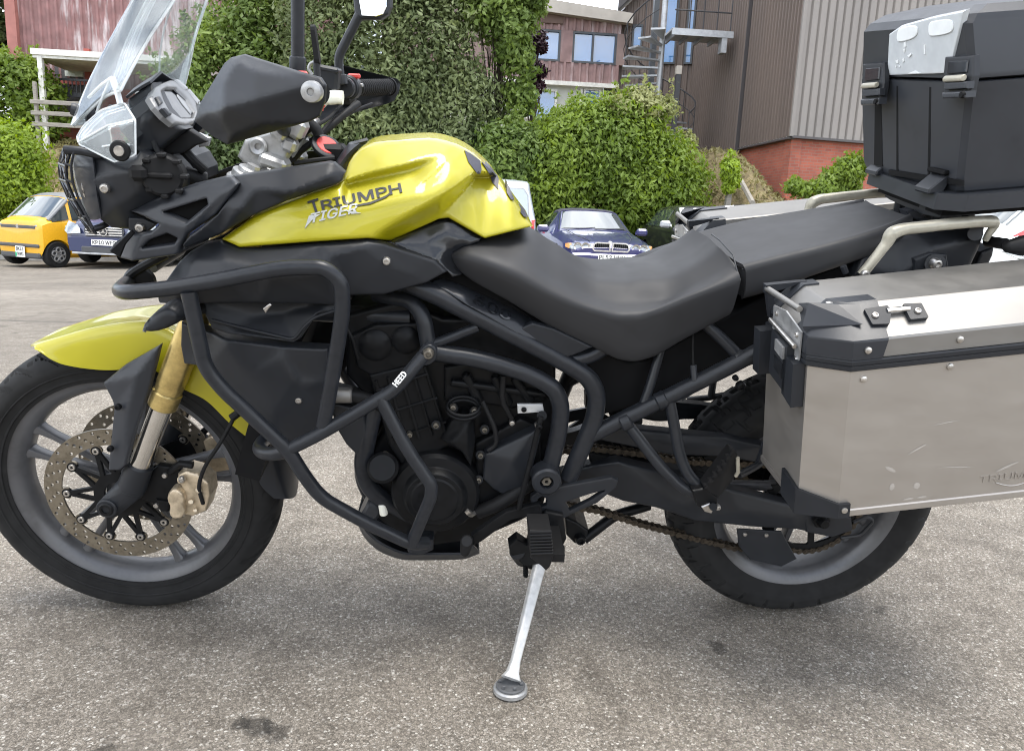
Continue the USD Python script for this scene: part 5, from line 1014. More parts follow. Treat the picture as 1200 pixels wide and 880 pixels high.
# grab rails
gr = [(1010, 322, -.165), (1026, 302, -.168), (1040, 284, -.17), (1044, 274, -.17), (1056, 269, -.17), (1100, 264, -.17), (1140, 260, -.17), (1164, 259.5, -.168), (1166, 264, -.165), (1158, 275, -.16), (1155, 281, -.155)]
P_ = bps(gr); rr_ = [.0095, .0095, .0115, .013, .0115, .0105, .0110, .011, .009, .007, .006]
both('grab_rail', tube(P_, rr_, 14, .012), M_['grab'], smooth=60)
both('grab_rail_bolt', cat(bolt(BP(np.array(1014.), np.array(322.), -.178), .009, .005)), M_['bolt'], smooth=40)
obj('tail_panel', panel([(1010, 300), (1060, 272), (1100, 262), (1158, 259), (1156, 276), (1149, 295), (1138, 318), (1120, 325), (1050, 326), (1000, 326)], 0, .1, .015, 5, ctrl=[(1010, 300, -.13), (1060, 272, -.11), (1172, 258, -.12), (1160, 315, -.13), (1050, 326, -.14), (1100, 290, -.145), (1140, 280, -.14)], blur=4), M_['plastic'], bike, smooth=35)
obj('tail_bolt', bolt(BP(np.array(1096.), np.array(309.), -.162), .011, .01), M_['bolt'], bike, smooth=40)
obj('tail_bolt_cup', cat(cyl(BP(np.array(1096.), np.array(309.), -.14), BP(np.array(1096.), np.array(309.), -.160), .018, 18), panel([(1072, 304), (1090, 296), (1110, 298), (1112, 312), (1090, 322), (1072, 320)], -.147, .02, .004, 3), cyl(BP(np.array(1143.), np.array(274.), -.14), BP(np.array(1143.), np.array(274.), -.16), .013, 14)), M_['plastic'], bike, smooth=35)
obj('seat_lock', cat(panel([(1063, 248), (1072, 246), (1086, 254), (1084, 262), (1076, 258), (1066, 256)], -.06, .03, .004, 3)), M_['plastic2'], bike)
obj('seat_hook', cat(bt([(988, 312, -.16), (991, 320, -.16)], .006, 8)), M_['plastic'], bike)
both('pannier_rack_tube', bt([(905, 404, -.18), (940, 392, -.19), (1000, 356, -.19), (1015, 326, -.175)], .009, 12, .03), M_['frame'], smooth=60)
both('pannier_rack_tube', bt([(890, 542, -.165), (905, 500, -.18), (925, 440, -.18), (940, 395, -.185)], .009, 12, .03), M_['frame'], smooth=60)
# rear indicator and tail lamp
ri = both('rear_indicator', cat(hull(trimesh.creation.icosphere(2, .019).apply_transform(trans(BP(np.array(1198.), np.array(288.), -.19))), trimesh.creation.icosphere(2, .012).apply_transform(trans(BP(np.array(1183.), np.array(289.), -.19)))), bt([(1158, 283, -.12), (1178, 286, -.17)], .011, 10)), M_['soft'], smooth=40)
obj('indicator_lens', panel([(1178, 296), (1200, 300), (1210, 306), (1196, 305)], -.20, .015, .003, 3), M_['lens'], ri)
obj('number_plate_hanger', panel([(1150, 296), (1160, 292), (1166, 290), (1164, 300), (1150, 330), (1136, 330)], -.06, .12, .006, 4), M_['plastic'], bike)
# luggage rack
RK = [[.09, -.12, 1.003], [.08, -.08, 1.003], [.10, .08, 1.003], [.11, .12, 1.003], [.20, .12, 1.003], [.20, -.12, 1.003]]
rkp = Polygon([(p[0], p[1]) for p in RK]); rk = extr(rkp, .018); rk.apply_translation([0, 0, .995])
rk = cat(rk, *[cyl([x, y, .94], [x, y, 1.0], .012, 12) for x in (.12, .18) for y in (-.07, .07)], box([.15, 0, .94], (.08, .16, .03))); rk.vertices[:, 2] += .125*(rk.vertices[:, 0]-.06)
obj('luggage_rack', rk, M_['plastic'], bike, smooth=30)

# ------------------------------------------------------------------ top box
B0 = np.array([.067, 0, 1.035])
tb = thing('top_box', 'large black top box with two latches and pale lid panel on the motorcycle', 'luggage box', LM@trans(B0)); SHR = np.eye(4); SHR[2, 0], SHR[2, 3] = .125, -.125*.06; tb.W = LM@SHR      # the rack and box rise towards the tail
pl = [np.array([.104, .2, 1.02]), np.array([.044, -.2, 1.035])]
def rrect(x0, x1, y, r, ch=None): return Polygon([(x0, -y), (x1, -y), (x1, y), (x0, y)]).buffer(-r).buffer(r, 6)
mount = Polygon([(.055, -.155), (.085, -.190), (.50, -.200), (.50, .200), (.105, .170), (.085, .150)]).buffer(.006, 4)
mt_ = extr(mount, .030); mt_.apply_translation([0, 0, 1.020])
mp = obj('mounting_plate', cat(mt_, *[x for x in ()]), M_['plastic2'], tb, smooth=30)
lo = Polygon([(.075, -.145), (.24, -.16), (.24, .16), (.10, .135)]); l_ = extr(lo, .02); l_.apply_translation([0, 0, 1.004]); obj('plate_base', l_, M_['dark'], mp)
for y, hx in ((-.120, -.012), (.118, .012)):
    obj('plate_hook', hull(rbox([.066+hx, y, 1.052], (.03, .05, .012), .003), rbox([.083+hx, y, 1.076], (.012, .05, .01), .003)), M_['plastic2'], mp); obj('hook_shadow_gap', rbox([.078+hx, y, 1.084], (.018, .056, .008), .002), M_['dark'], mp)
def ring(z, xf, yw, ch, xr=.50, n=None): return np.array([[xf, -yw+ch, z], [xf+ch, -yw, z], [xr-.03, -yw, z], [xr, -yw+.03, z], [xr, yw-.03, z], [xr-.03, yw, z], [xf+ch, yw, z], [xf, yw-ch, z]])
def shell(rings, sub=True):
    m = capgrid(np.array(rings)); return m
zS = 1.245
body = shell([ring(1.048, 0.0840, 0.1680, .008), ring(1.054, 0.0780, 0.1740, .009), ring(1.070, 0.0700, 0.1780, .009), ring(zS-.004, 0.0320, 0.1910, .009), ring(zS-.002, 0.0360, 0.1880, .009)])
lid = shell([ring(zS+.001, 0.0360, 0.1880, .009), ring(zS+.003, 0.0310, 0.1910, .009), ring(zS+.012, 0.0305, 0.1915, .009), ring(1.335, 0.0080, 0.1790, .010), ring(1.350, 0.0140, 0.1730, .012), ring(1.364, 0.0340, 0.1580, .014), ring(1.374, 0.0960, 0.1200, .02)])
tbody = obj('box_body', body, M_['plastic2'], tb, smooth=24); tlid = obj('box_lid', lid, M_['plastic2'], tb, smooth=24)
front_o = np.array([.032, 0, zS]); fn = np.array([-(zS-1.07), 0, -.038])/math.hypot(zS-1.07, .038)
fp_low = plane_at(front_o, fn); fup = np.array([-(1.335-zS-.012), 0, -.0225]); fp_up = plane_at(np.array([.0305, 0, zS+.012]), fup)
pale = pm('clear_grey_reflector', (.40, .42, .43), .22, var=.06, scale=18, rvar=.08, coat=.4); patchm = pm('pale_residue', (.62, .64, .64), .35, var=.06, scale=30)
rf = obj('lid_reflector', ppanel([(1042, 36), (1056, 26), (1092, 15.5), (1131, 7), (1117.5, 63), (1107, 84), (1039, 87)], fp_up, -.004, thick=.01, rnd=.004, step=3), pale, tlid, smooth=35)
for o in ([(1052, 31), (1058, 27), (1075, 24.5), (1076, 34), (1072, 41), (1055, 46), (1051, 44)], [(1089, 22), (1095, 19.5), (1117, 16.5), (1118, 30), (1113, 35), (1092, 39), (1088, 35)]):
    obj('reflector_patch', ppanel(o, fp_up, -.0062, thick=.003, rnd=.001, step=2, smooth_outline=2), patchm, rf)
mk = [[(1060, 46), (1062, 45), (1062.5, 51), (1060, 51.5)], [(1059, 54), (1061.5, 53.5), (1060.5, 59)], [(1083.5, 49), (1084.5, 48), (1085, 60), (1083.5, 60)], [(1064, 62), (1068, 59), (1069, 60.5), (1066, 64)], [(1050, 68), (1053, 67), (1053, 71), (1051, 71)], [(1058, 66), (1060, 65), (1060, 69), (1058.5, 70)], [(1064, 84), (1072, 80.5), (1079, 83.5)], [(1050, 74), (1051, 74), (1051, 76), (1050, 76)], [(1054, 74), (1055, 74), (1055, 76), (1054, 76)]]
obj('reflector_scuff', cat(*[ppanel(o, fp_up, -.0055, thick=.0015, rnd=0, step=2) for o in mk]), patchm, rf, kind='stuff')
for a in ([(1051, 99), (1053, 99), (1052, 204), (1050, 204)], [(1089.5, 98), (1092, 98), (1089, 213), (1086.5, 213)]): obj('body_groove', ppanel(a, fp_low, -.0008, thick=.004, rnd=0, step=4), M_['dark'], tbody)
obj('body_recess', ppanel([(1026, 90), (1033, 90), (1034, 196), (1024, 194)], fp_low, -.0008, thick=.003, rnd=0, step=5), M_['dark'], tbody)
obj('body_step', ppanel([(1041, 200), (1128, 212), (1128, 219), (1041, 206)], fp_low, -.002, thick=.003, rnd=0, step=5), M_['dark'], tbody)
for nm, xs, dy in (('near', (1106, 1141), 0), ('far', (1010, 1036), 12)):
    x0, x1 = xs; k = (x1-x0)/35.
    def q(*p): return [(x0+a*k, b+dy*0) for a, b in p]
    yo = 63 if nm == 'near' else 72; pla = plane_at(np.array([.010, 0, zS]), (-1, 0, -.0))
    def Q(*p): return [(x0+a*k, yo+b) for a, b in p]
    la = obj('latch', ppanel(Q((2, 0), (35, -2), (35, 22), (30, 46), (0, 48), (0, 20)), pla, .004, thick=.012, rnd=.003, step=3), M_['plastic'], tb, smooth=30)
    obj('latch_flap', ppanel(Q((6, 5), (29, 3.5), (27, 18), (4, 20)), pla, .001, thick=.01, rnd=.002, step=3), M_['gloss'], la)
    obj('latch_rod', cyl(ppt(*Q((3, 25))[0], pla, -.004), ppt(*Q((25, 23.5))[0], pla, -.004), .0055, 14, cham=.001), M_['grab'], la, smooth=40)
    obj('latch_bar', ppanel(Q((1, 29), (28, 27.5), (27, 36), (0, 38)), pla, -.006, thick=.014, rnd=.003, step=3), M_['plastic2'], la)
    obj('latch_grip', ppanel(Q((-2, 40), (26, 38.5), (25, 46), (-2, 47.5)), pla, -.012, thick=.02, rnd=.004, step=3), M_['plastic2'], la)
    obj('latch_lock', lathe([(0, .001), (.005, .001), (.006, -.004), (0, -.004)], 14, ppt(*Q((22, 42.5))[0], pla, -.013), (-1, 0, 0)), M_['dark'], la)

# ------------------------------------------------------------------ aluminium panniers
TP = math.atan(.1427); EX = np.array([_c(TP), 0, _s(TP)]); EZ = np.array([-_s(TP), 0, _c(TP)])
alu2 = pm('rolled_aluminium', (.35, .325, .295), .42, metal=.9, var=.03, scale=4, stretch=(2, 2, 6), bump=.00003, bscale=300, rvar=.05, detail=7)
def make_pannier(label, s, dx):
    """s = 1 near side, -1 far side; a along the box, c up."""
    T = lambda a, y, c: a*EX+np.array([0, y, 0])+c*EZ
    a0, aA, aR, yN, yC, yI = -.128, -.0746, .42, -.42, -.378, -.205
    c0, c1, c2, c3 = .534, .819, .866, .906
    def fl(m):
        if s == 1: return m
        m = mirror(m); m.apply_translation([0, .075, .018]); return m
    base = T((a0+aR)/2, (yN+yI)/2, c0); base[1] *= s
    t = thing('pannier', label, 'luggage box', LM@trans(base)); t.W = LM
    def foot(d=0.0): return [(a0-d, yC-d*.4), (aA-d*.4, yN-d), (aR-.05, yN-d), (aR+d, yC), (aR+d, yI+d), (a0-d, yI+d)]
    def prism(f, ca, cb): return np.array([[T(a, y, c) for a, y in f] for c in (ca, cb)])
    def sh(levels):
        return capgrid(np.array([[T(a, y, c) for a, y in f] for f, c in levels]))
    b = obj('pannier_body', fl(sh([(foot(-.004), c0), (foot(0), c0+.003), (foot(0), c1-.002), (foot(-.002), c1)])), alu2, t, smooth=18)
    obj('body_flange', fl(sh([(foot(.002), c0+.001), (foot(.0025), c0+.004), (foot(.0025), c0+.013), (foot(.0005), c0+.015)])), alu2, b, smooth=18)
    obj('seal', fl(sh([(foot(.003), c1-.006), (foot(.0045), c1-.004), (foot(.0045), c1+.002), (foot(.003), c1+.003), (foot(.003), c1+.004), (foot(.0045), c1+.005), (foot(.0045), c1+.011), (foot(.003), c1+.013)])), M_['plastic'], t, smooth=18)
    def lidf(d=0.0):
        tp = [(a0+.045-d*.5, yC+.045), (aA+.012, -.362-d*.3), (aR-.05, -.362-d*.3), (aR-.02, yC+.03), (aR-.02, yI-.004), (a0+.045-d*.5, yI-.004)]
        tp2 = [(a0+.049-d*.5, yC+.049), (aA+.014, -.357-d*.3), (aR-.05, -.357-d*.3), (aR-.024, yC+.03), (aR-.024, yI-.008), (a0+.049-d*.5, yI-.008)]
        return [(foot(-.002+d), c1+.012), (foot(d), c1+.014), (foot(d), c2-.004), ([(x*.97+tp[i][0]*.03, y*.97+tp[i][1]*.03) for i, (x, y) in enumerate(foot(d))], c2), (tp, c3-.002+d*.5), (tp2, c3+d*.7)]
    L = obj('pannier_lid', fl(sh(lidf())), M_['alu'], t, smooth=16)
    # corner guards of the lid: the lid's own shape, swollen and cut to the corner
    big = tm(sh(lidf(.0045))); big.merge_vertices(); big.fix_normals()
    def corner(planes):
        m = big
        for o, n in planes:
            m = trimesh.intersections.slice_mesh_plane(m, n, o, cap=False)
        return m
    g1 = solidify(corner([(T(aA+.045, 0, c1), -EX+EZ*.22), (T(0, -.328, 0), np.array([0, -1.0, 0])), (T(0, 0, c1+.011), EZ)]), .004)
    obj('corner_guard', fl(g1), M_['plastic2'], L, smooth=25)
    g2 = solidify(corner([(T(a0+.075, 0, c1), -EX), (T(0, yI-.035, 0), np.array([0, 1.0, 0])), (T(0, 0, c2-.01), EZ)]), .004)
    obj('corner_guard', fl(g2), M_['plastic2'], L, smooth=25)
    gB = lambda o, y: fl(panel(o, y, .010, .003, 3))
    obj('guard_ridge', fl(hull(np.array([T(a0-.008, yC+.012, c2+.012), T(a0+.008, yC+.03, c3+.006), T(a0+.05, yN+.055, c3+.004), T(aA+.03, yN+.05, c3+.003), T(aA+.02, yN+.015, c2+.02), T(a0-.004, yC+.012, c2+.004), T(a0-.0, yC+.05, c3)]))), M_['plastic2'], L)
    rod = cyl(T(a0-.012, yI-.015, c3-.004), T(a0-.006, yC+.03, c3-.004), .0055, 14); obj('lid_rod', fl(rod), M_['alu'], L, smooth=40)
    obj('rod_bracket', fl(cat(hull(np.array([T(a0-.016, yI-.02, c3-.012), T(a0-.016, yI-.005, c3-.012), T(a0-.016, yI-.02, c3+.004), T(a0-.016, yI-.005, c3+.004), T(a0+.06, yI-.02, c3+.004), T(a0+.06, yI-.006, c3+.004), T(a0+.02, yI-.02, c3-.006), T(a0+.02, yI-.006, c3-.006)])),
        hull(np.array([T(a0-.014, yI-.018, c3-.01), T(a0-.014, yI-.006, c3-.01), T(a0-.002, yI-.018, c3-.01), T(a0-.006, yI-.006, c2-.02), T(a0-.006, yI-.02, c2-.02), T(a0+.006, yI-.02, c2-.02)])))), M_['plastic'], L)
    if s == 1: pts = [((1005, 418.5-8), -.426, L)]
    fast = [(aA+.022, yN-.001, c1+.030, 1), (aA+.022, yN-.001, c1-.022, 0), (aA+.175, yN-.001, c1+.030, 0), (aA+.165, yN-.001, c1-.016, 0), (aA+.33, yN-.001, c1+.03, 0), (aA+.33, yN-.001, c1-.016, 0)]
    for a, y, c, gd in fast:
        p = T(a, y-(.005 if gd else 0), c); obj('rivet', fl(lathe([(0, .0030), (.003, .0028), (.0055, .0015), (.006, 0), (.006, -.003), (0, -.003)], 14, p, (0, -1, 0))), M_['bolt'], L if c > c1 else b, smooth=40)
    ns = np.array([0, -(c3-c2), 0])*1.0+EZ*0; nrm = -np.array([0, 1.0, 0])*(c3-c2)+EZ*(yN-(-.362))*-1.0; nrm /= np.linalg.norm(nrm)
    top = T(aA+.06, -.357, c3); obj('rivet', fl(lathe([(0, .003), (.0055, .0015), (.006, 0), (0, -.003)], 14, T(aA-.012, -.352, c3+.003), EZ)), M_['bolt'], L, smooth=40)
    # carrying loop on the sloping face
    def on(a, v): return T(a, yN+(-.362-yN)*v, c2+(c3-c2)*v)
    Rm = np.eye(4); Rm[:3, 0], Rm[:3, 1], Rm[:3, 2] = EX, np.cross(nrm, EX), nrm
    lp = []
    for a, poly in ((aA+.050, [(-.012, -.014), (.012, -.016), (.022, .004), (.022, .016), (-.014, .014)]), (aA+.115, [(-.014, -.012), (.012, -.012), (.012, .014), (-.014, .016)])):
        e = extr(Polygon(poly).buffer(.002, 3), .008); e.apply_transform(Rm); e.apply_translation(on(a, .55)-nrm*.001); lp.append(e)
    hd = obj('loop_mount', fl(lp[0]), M_['plastic'], L); obj('loop_mount', fl(lp[1]), M_['plastic'], L)
    obj('loop_rod', fl(cyl(on(aA+.068, .66)+nrm*.006, on(aA+.105, .66)+nrm*.006, .005, 14)), M_['chrome'], L, smooth=40)
    for a in (aA+.046, aA+.116): obj('loop_screw', fl(bolt(on(a, .55)+nrm*.007, .006, .004, nrm)), M_['bolt'], L, smooth=40)
    # latch on the front face
    fx = lambda y, c, d=0.0: T(a0-d, y, c)
    lt = obj('latch_plate', fl(hull(np.array([fx(y, c, d) for y, c in ((-.365, c2+.002), (-.245, c2+.012), (-.245, c1-.03), (-.36, c1-.03), (-.30, c2+.018)) for d in (.006, .009)]))), M_['silver'], t)
    obj('latch_clasp', fl(cat(hull(np.array([fx(y, c, d) for y, c in ((-.345, c1+.018), (-.275, c1+.024), (-.27, c1-.06), (-.34, c1-.07)) for d in (.009, .022)])))), M_['plastic'], lt)
    obj('clasp_face', fl(hull(np.array([fx(y, c, d) for y, c in ((-.335, c1+.012), (-.30, c1+.016), (-.30, c1-.004), (-.335, c1-.01)) for d in (.020, .026)]))), M_['silver'], lt)
    obj('clasp_slot', fl(hull(np.array([fx(y, c, d) for y, c in ((-.33, c1-.02), (-.295, c1-.014), (-.295, c1-.04), (-.33, c1-.048)) for d in (.02, .0235)]))), M_['gloss'], lt)
    obj('latch_pivot', fl(cyl(fx(-.36, c1+.022, .016), fx(-.25, c1+.034, .016), .004, 10)), M_['bolt'], lt, smooth=40)
    for y, c in ((-.35, c2-.008), (-.262, c2+.002), (-.353, c1-.004)): obj('latch_rivet', fl(bolt(fx(y, c, .009), .005, .003, -EX)), M_['bolt'], lt, smooth=40)
    obj('bump_stop', fl(cat(hull(np.array([fx(y, c, d) for y, c in ((-.372, c1-.005), (-.33, c1+.002), (-.33, c1-.075), (-.372, c1-.085)) for d in (.001, .022)])))), M_['plastic'], t)
    obj('bump_stop', fl(cat(hull(np.array([fx(y, c, d) for y, c in ((-.255, c1+.015), (-.225, c1+.015), (-.225, c1-.07), (-.255, c1-.07)) for d in (.001, .035)])))), M_['plastic'], t)
    # black bracket at the lower front corner
    lc = [(a0-.0015, yC+.06), (a0-.0015, yC), (aA, yN-.0015), (aA+.018, yN-.0015)]
    def strip(f, c_lo, c_hi, th):
        out = [];
        for (a, y), lo_, hi_ in zip(f, c_lo, c_hi): out += [T(a, y, lo_), T(a, y, hi_)]
        o = np.array(out).reshape(-1, 2, 3); g = grid_mesh(o); g2 = solidify(g, th) ; return g2
    st_ = strip(lc, [c0-.004, c0-.010, c0+.002, c0+.004], [c0+.05, c0+.042, c0+.030, c0+.030], -.006)
    obj('lower_bracket', fl(st_), M_['plastic'], t)
    obj('bracket_screw', fl(cat(lathe([(0, .004), (.0055, .002), (.006, -.003), (0, -.003)], 14, T(aA+.008, yN-.007, c0+.018), (0, -1, 0)))), M_['bolt'], t, smooth=40)
    return t, T, (aA, yN, c0, fl, b)
pn, T_, info = make_pannier('brushed aluminium pannier with black corners on the near side of the motorcycle', 1, 0)
make_pannier('pale aluminium pannier on the far side of the motorcycle behind its seat', -1, 0)
rng_s = np.random.default_rng(3); sc_m = pm('bright_scuff', (.40, .375, .345), .5, metal=.75); sc_ = []
for a, c, l, w, q in ((.055, .655, .016, .0016, .5), (.012, .62, .010, .003, -.6), (.018, .585, .004, .006, 0), (.062, .582, .005, .006, .3), (.05, .556, .008, .002, .1), (.075, .557, .008, .002, 0), (.22, .60, .02, .0022, .4), (.10, .70, .02, .0008, .1), (.13, .61, .03, .0007, -.1)):
    pg = np.array([(l*_c(t)*(1+.3*rng_s.random()), w*_s(t)*(1+.3*rng_s.random())) for t in np.arange(8)*PI/4])@np.array([[_c(q), _s(q)], [-_s(q), _c(q)]]); o = [T_(a+x, -.4204, c+z) for x, z in pg]; sc_.append(trimesh.Trimesh(np.array(o+[T_(a, -.4207, c)]), [[i, (i+1) % 8, 8] for i in range(8)], process=False))
obj('scuff_marks', cat(*sc_), sc_m, info[4], kind='stuff')
# maker's name pressed into the lower edge of the near pannier
mtx = meshkit.text_mesh('TRIUMPH', 1.0, depth=1.0, bold=False); v = mtx.vertices.copy(); x0, x1 = v[:, 0].min(), v[:, 0].max()
aa = .175+(v[:, 0]-x0)/(x1-x0)*.115; cc = .534+.040+v[:, 1]*.013
mtx.vertices = np.array([T_(a, -.42-(.0012 if z > .5 else -.001), c) for a, c, z in zip(aa, cc, v[:, 2])]); mtx.fix_normals()
obj('pressed_lettering', cat(mtx, tube(np.array([T_(.205+.075*t, -.4203, .534+.036-.010*math.sin(PI*min(1, t*1.1))*1.0) for t in np.linspace(0, 1, 14)]), .0012, 6)), alu2, info[4])
# ------------------------------------------------------------------ setting: bank, buildings
def wp(px, py, Y): return WP(np.array(float(px)), np.array(float(py)), float(Y))
def bank0(x): return 17.6-3.4*sst((np.asarray(x, float)-4.6)/2.2)
def bz(x, y):
    x, y = np.asarray(x, float), np.asarray(y, float); b = bank0(x)
    z = gz(x, np.minimum(y, 16))+sst((y-b)/5.2)*3.1*(1-.30*sst((x-6.6)/1.2))
    return z+np.where(y > b+.2, (meshkit.fbm(np.stack([x*.9, y*.9, 0*x], -1), 3, 4)-.5)*.3, 0)
bx = np.unique(np.r_[np.linspace(-60, -16, 20), np.linspace(-16, 16, 90), np.linspace(16, 60, 20)]); bt_ = np.linspace(0, 1, 46)
X, T = np.meshgrid(bx, bt_, indexing='ij'); Yb = bank0(X)-.25+T**1.5*60; Zb = bz(X, Yb)+.012; Zb[:, 0] = gz(X[:, 0], np.minimum(Yb[:, 0], 16))-.05
bm_ = grid_mesh(np.stack([X, Yb, Zb], -1)); 
if bm_.face_normals[0][2] < 0: bm_.faces = bm_.faces[:, ::-1]
M_['bank'] = pm('dry_grass_soil', (.10, .075, .035), .9, col2=(.26, .21, .11), scale=3.5, cuts=(.3, .7), bump=.03, bscale=18, detail=8)
obj('grass_bank', bm_, M_['bank'], smooth=True, kind='structure')
kx = np.linspace(-40, 4.6, 60)
def kerb_path(xs, off): return np.array([[x, bank0(x)-.3+off, float(gz(x, 16))] for x in xs])
def strip_mesh(pa, pb, z0, z1):
    G = np.stack([pa+[0, 0, z0], pa+[0, 0, z1], pb+[0, 0, z1], pb+[0, 0, z0]], 1); g = grid_mesh(G); g.fix_normals(); return g
M_['concrete'] = pm('concrete', (.30, .29, .27), .85, var=.15, scale=8, bump=.002)
obj('kerb', strip_mesh(kerb_path(kx, -.13), kerb_path(kx, 0), -.03, .11), M_['concrete'], kind='structure')

def corrugated(a, b, z0, z1, pitch, dep, t=.0, flat=.5):
    """Trapezoid-ribbed sheet standing from a to b (plan points), z0, z1 numbers or pairs for its two ends."""
    a, b = np.array(a, float), np.array(b, float); L = np.linalg.norm(b-a); u = (b-a)/L; n = np.array([u[1], -u[0]])
    k = int(L/pitch); p = L/k; s, d = [], []
    for i in range(k):
        for f, h in ((0, 0), (flat, 0), (flat+.12, 1), (.88, 1)): s.append((i+f)*p); d.append(h*dep)
    s.append(L); d.append(0); s, d = np.array(s), np.array(d)
    xy = a+s[:, None]*u+d[:, None]*n
    z0, z1 = (z if np.ndim(z) else (z, z) for z in (z0, z1))
    lo = np.c_[xy, z0[0]+(z0[1]-z0[0])*s/L]; hi = np.c_[xy, z1[0]+(z1[1]-z1[0])*s/L]
    return grid_mesh(np.stack([lo, hi], 1))
def wallbox(a, b, z0, z1, th, out=0.0):
    """A box standing along a-b in plan, from out in front of the line to th behind it."""
    a, b = np.array(a, float), np.array(b, float); u = (b-a)/np.linalg.norm(b-a); n = np.array([u[1], -u[0]])
    P = [a+n*out, b+n*out, b-n*th, a-n*th]; z0, z1 = (z if np.ndim(z) else (z, z) for z in (z0, z1)); zz0 = [z0[0], z0[1], z0[1], z0[0]]; zz1 = [z1[0], z1[1], z1[1], z1[0]]
    return hull(np.array([[*p, z] for p, z in zip(P, zz0)]+[[*p, z] for p, z in zip(P, zz1)]))
def peeling(name, base, under, amt, sx):
    return usdkit.material(stage, '/World/Looks/'+name, {
        'g': ('geometry', {}), 'mp': ('mapping', {'scale': (sx, sx, sx*.13)}), 'n': ('noise_texture', {'scale': 1.0, 'detail': 7.0, 'roughness': .62}),
        'n2': ('noise_texture', {'scale': .35, 'detail': 4.0}), 'ad': ('math', {'math_type': 'multiply_add', 'value2': .55, 'value3': 0.0}),
        'r': ('rgb_ramp', {'ramp': [(amt-.02, base), (amt+.05, tuple(np.array(base)*.6+np.array(under)*.4)), (amt+.12, under)]}),
        'n3': ('noise_texture', {'scale': 3.0, 'detail': 4.0}), 'r3': ('rgb_ramp', {'ramp': [(.3, (.75, .75, .75)), (.7, (1.15, 1.15, 1.15))]}), 'm': ('mix_color', {'blend_type': 'multiply', 'fac': 1.0}),
        'p': ('principled_bsdf', {'roughness': .75})},
        [('g.position', 'mp.vector'), ('mp.vector', 'n.vector'), ('g.position', 'n2.vector'), ('n2.fac', 'ad.value1'), ('n.fac', 'ad.value3'), ('ad.value', 'r.fac'), ('g.position', 'n3.vector'), ('n3.fac', 'r3.fac'), ('r.color', 'm.a'), ('r3.color', 'm.b'), ('m.result', 'p.base_color')], surface='p.BSDF')
M_['red_sheet'] = peeling('faded_red_sheet', (.22, .115, .11), (.46, .40, .40), .79, 5.0)
M_['pink_sheet'] = peeling('pink_brown_sheet', (.26, .165, .155), (.46, .37, .37), .80, 5.0)
M_['brown_sheet'] = pm('brown_sheet', (.125, .095, .078), .6, var=.13, scale=.8, stretch=(1, 1, .2), rvar=.1)  # the shade on the hall's side wall is put into this darker colour
M_['lit_brown_sheet'] = pm('lit_brown_sheet', (.195, .178, .162), .6, var=.10, scale=.8, stretch=(1, 1, .2), rvar=.1)  # same cladding, with the light on the front face put into a paler colour
M_['dark_trim'] = pm('dark_trim', (.05, .045, .045), .5, var=.1)
M_['beige'] = pm('beige_board', (.36, .33, .29), .7, var=.08, scale=2)
M_['cream_wall'] = pm('cream_panel', (.50, .51, .45), .65, var=.05, scale=1.5)
M_['white_paint'] = pm('weathered_white_paint', (.62, .61, .56), .6, var=.14, scale=6)
M_['window'] = usdkit.material(stage, '/World/Looks/sky_blue_window_glass', {'p': ('principled_bsdf', {'base_color': (.035, .13, .30), 'roughness': .03, 'specular_ior_level': .9, 'coat_weight': 1.0, 'coat_ior': 1.8}),}, [], surface='p.BSDF')  # blue base colour paints in the sky's reflection; the glass itself is colourless
M_['galv'] = pm('galvanised_steel', (.38, .39, .40), .45, metal=.6, var=.15, scale=9, rvar=.1)
M_['black_iron'] = pm('dark_painted_iron', (.025, .025, .028), .5)
M_['timber'] = pm('grey_timber', (.24, .22, .19), .8, var=.2, scale=5, stretch=(1, 6, 6))
def brickmat(name, sx):
    return usdkit.material(stage, '/World/Looks/'+name, {
        'g': ('geometry', {}), 'sp': ('separate_xyz', {}), 'ad': ('math', {'math_type': 'add'}), 'cb': ('combine_xyz', {}),
        'b': ('brick_texture', {'scale': 1.0, 'brick_width': .225, 'row_height': .075, 'mortar_size': .006, 'color1': (.36, .10, .06), 'color2': (.27, .075, .05), 'mortar': (.22, .15, .12)}),
        'n': ('noise_texture', {'scale': 1.3, 'detail': 5.0}), 'r': ('rgb_ramp', {'ramp': [(.3, (.8, .8, .8)), (.7, (1.2, 1.2, 1.2))]}), 'm': ('mix_color', {'blend_type': 'multiply', 'fac': 1.0}),
        'bp': ('bump', {'strength': .5, 'distance': .006, 'invert': True}), 'p': ('principled_bsdf', {'roughness': .85})},
        [('g.position', 'sp.vector'), ('sp.x', 'ad.value1'), ('sp.y', 'ad.value2'), ('ad.value', 'cb.x'), ('sp.z', 'cb.y'), ('cb.vector', 'b.vector'), ('g.position', 'n.vector'), ('n.fac', 'r.fac'), ('b.color', 'm.a'), ('r.color', 'm.b'), ('m.result', 'p.base_color'), ('b.fac', 'bp.height'), ('bp.normal', 'p.normal')], surface='p.BSDF')
M_['brick'] = brickmat('red_brick', 1)

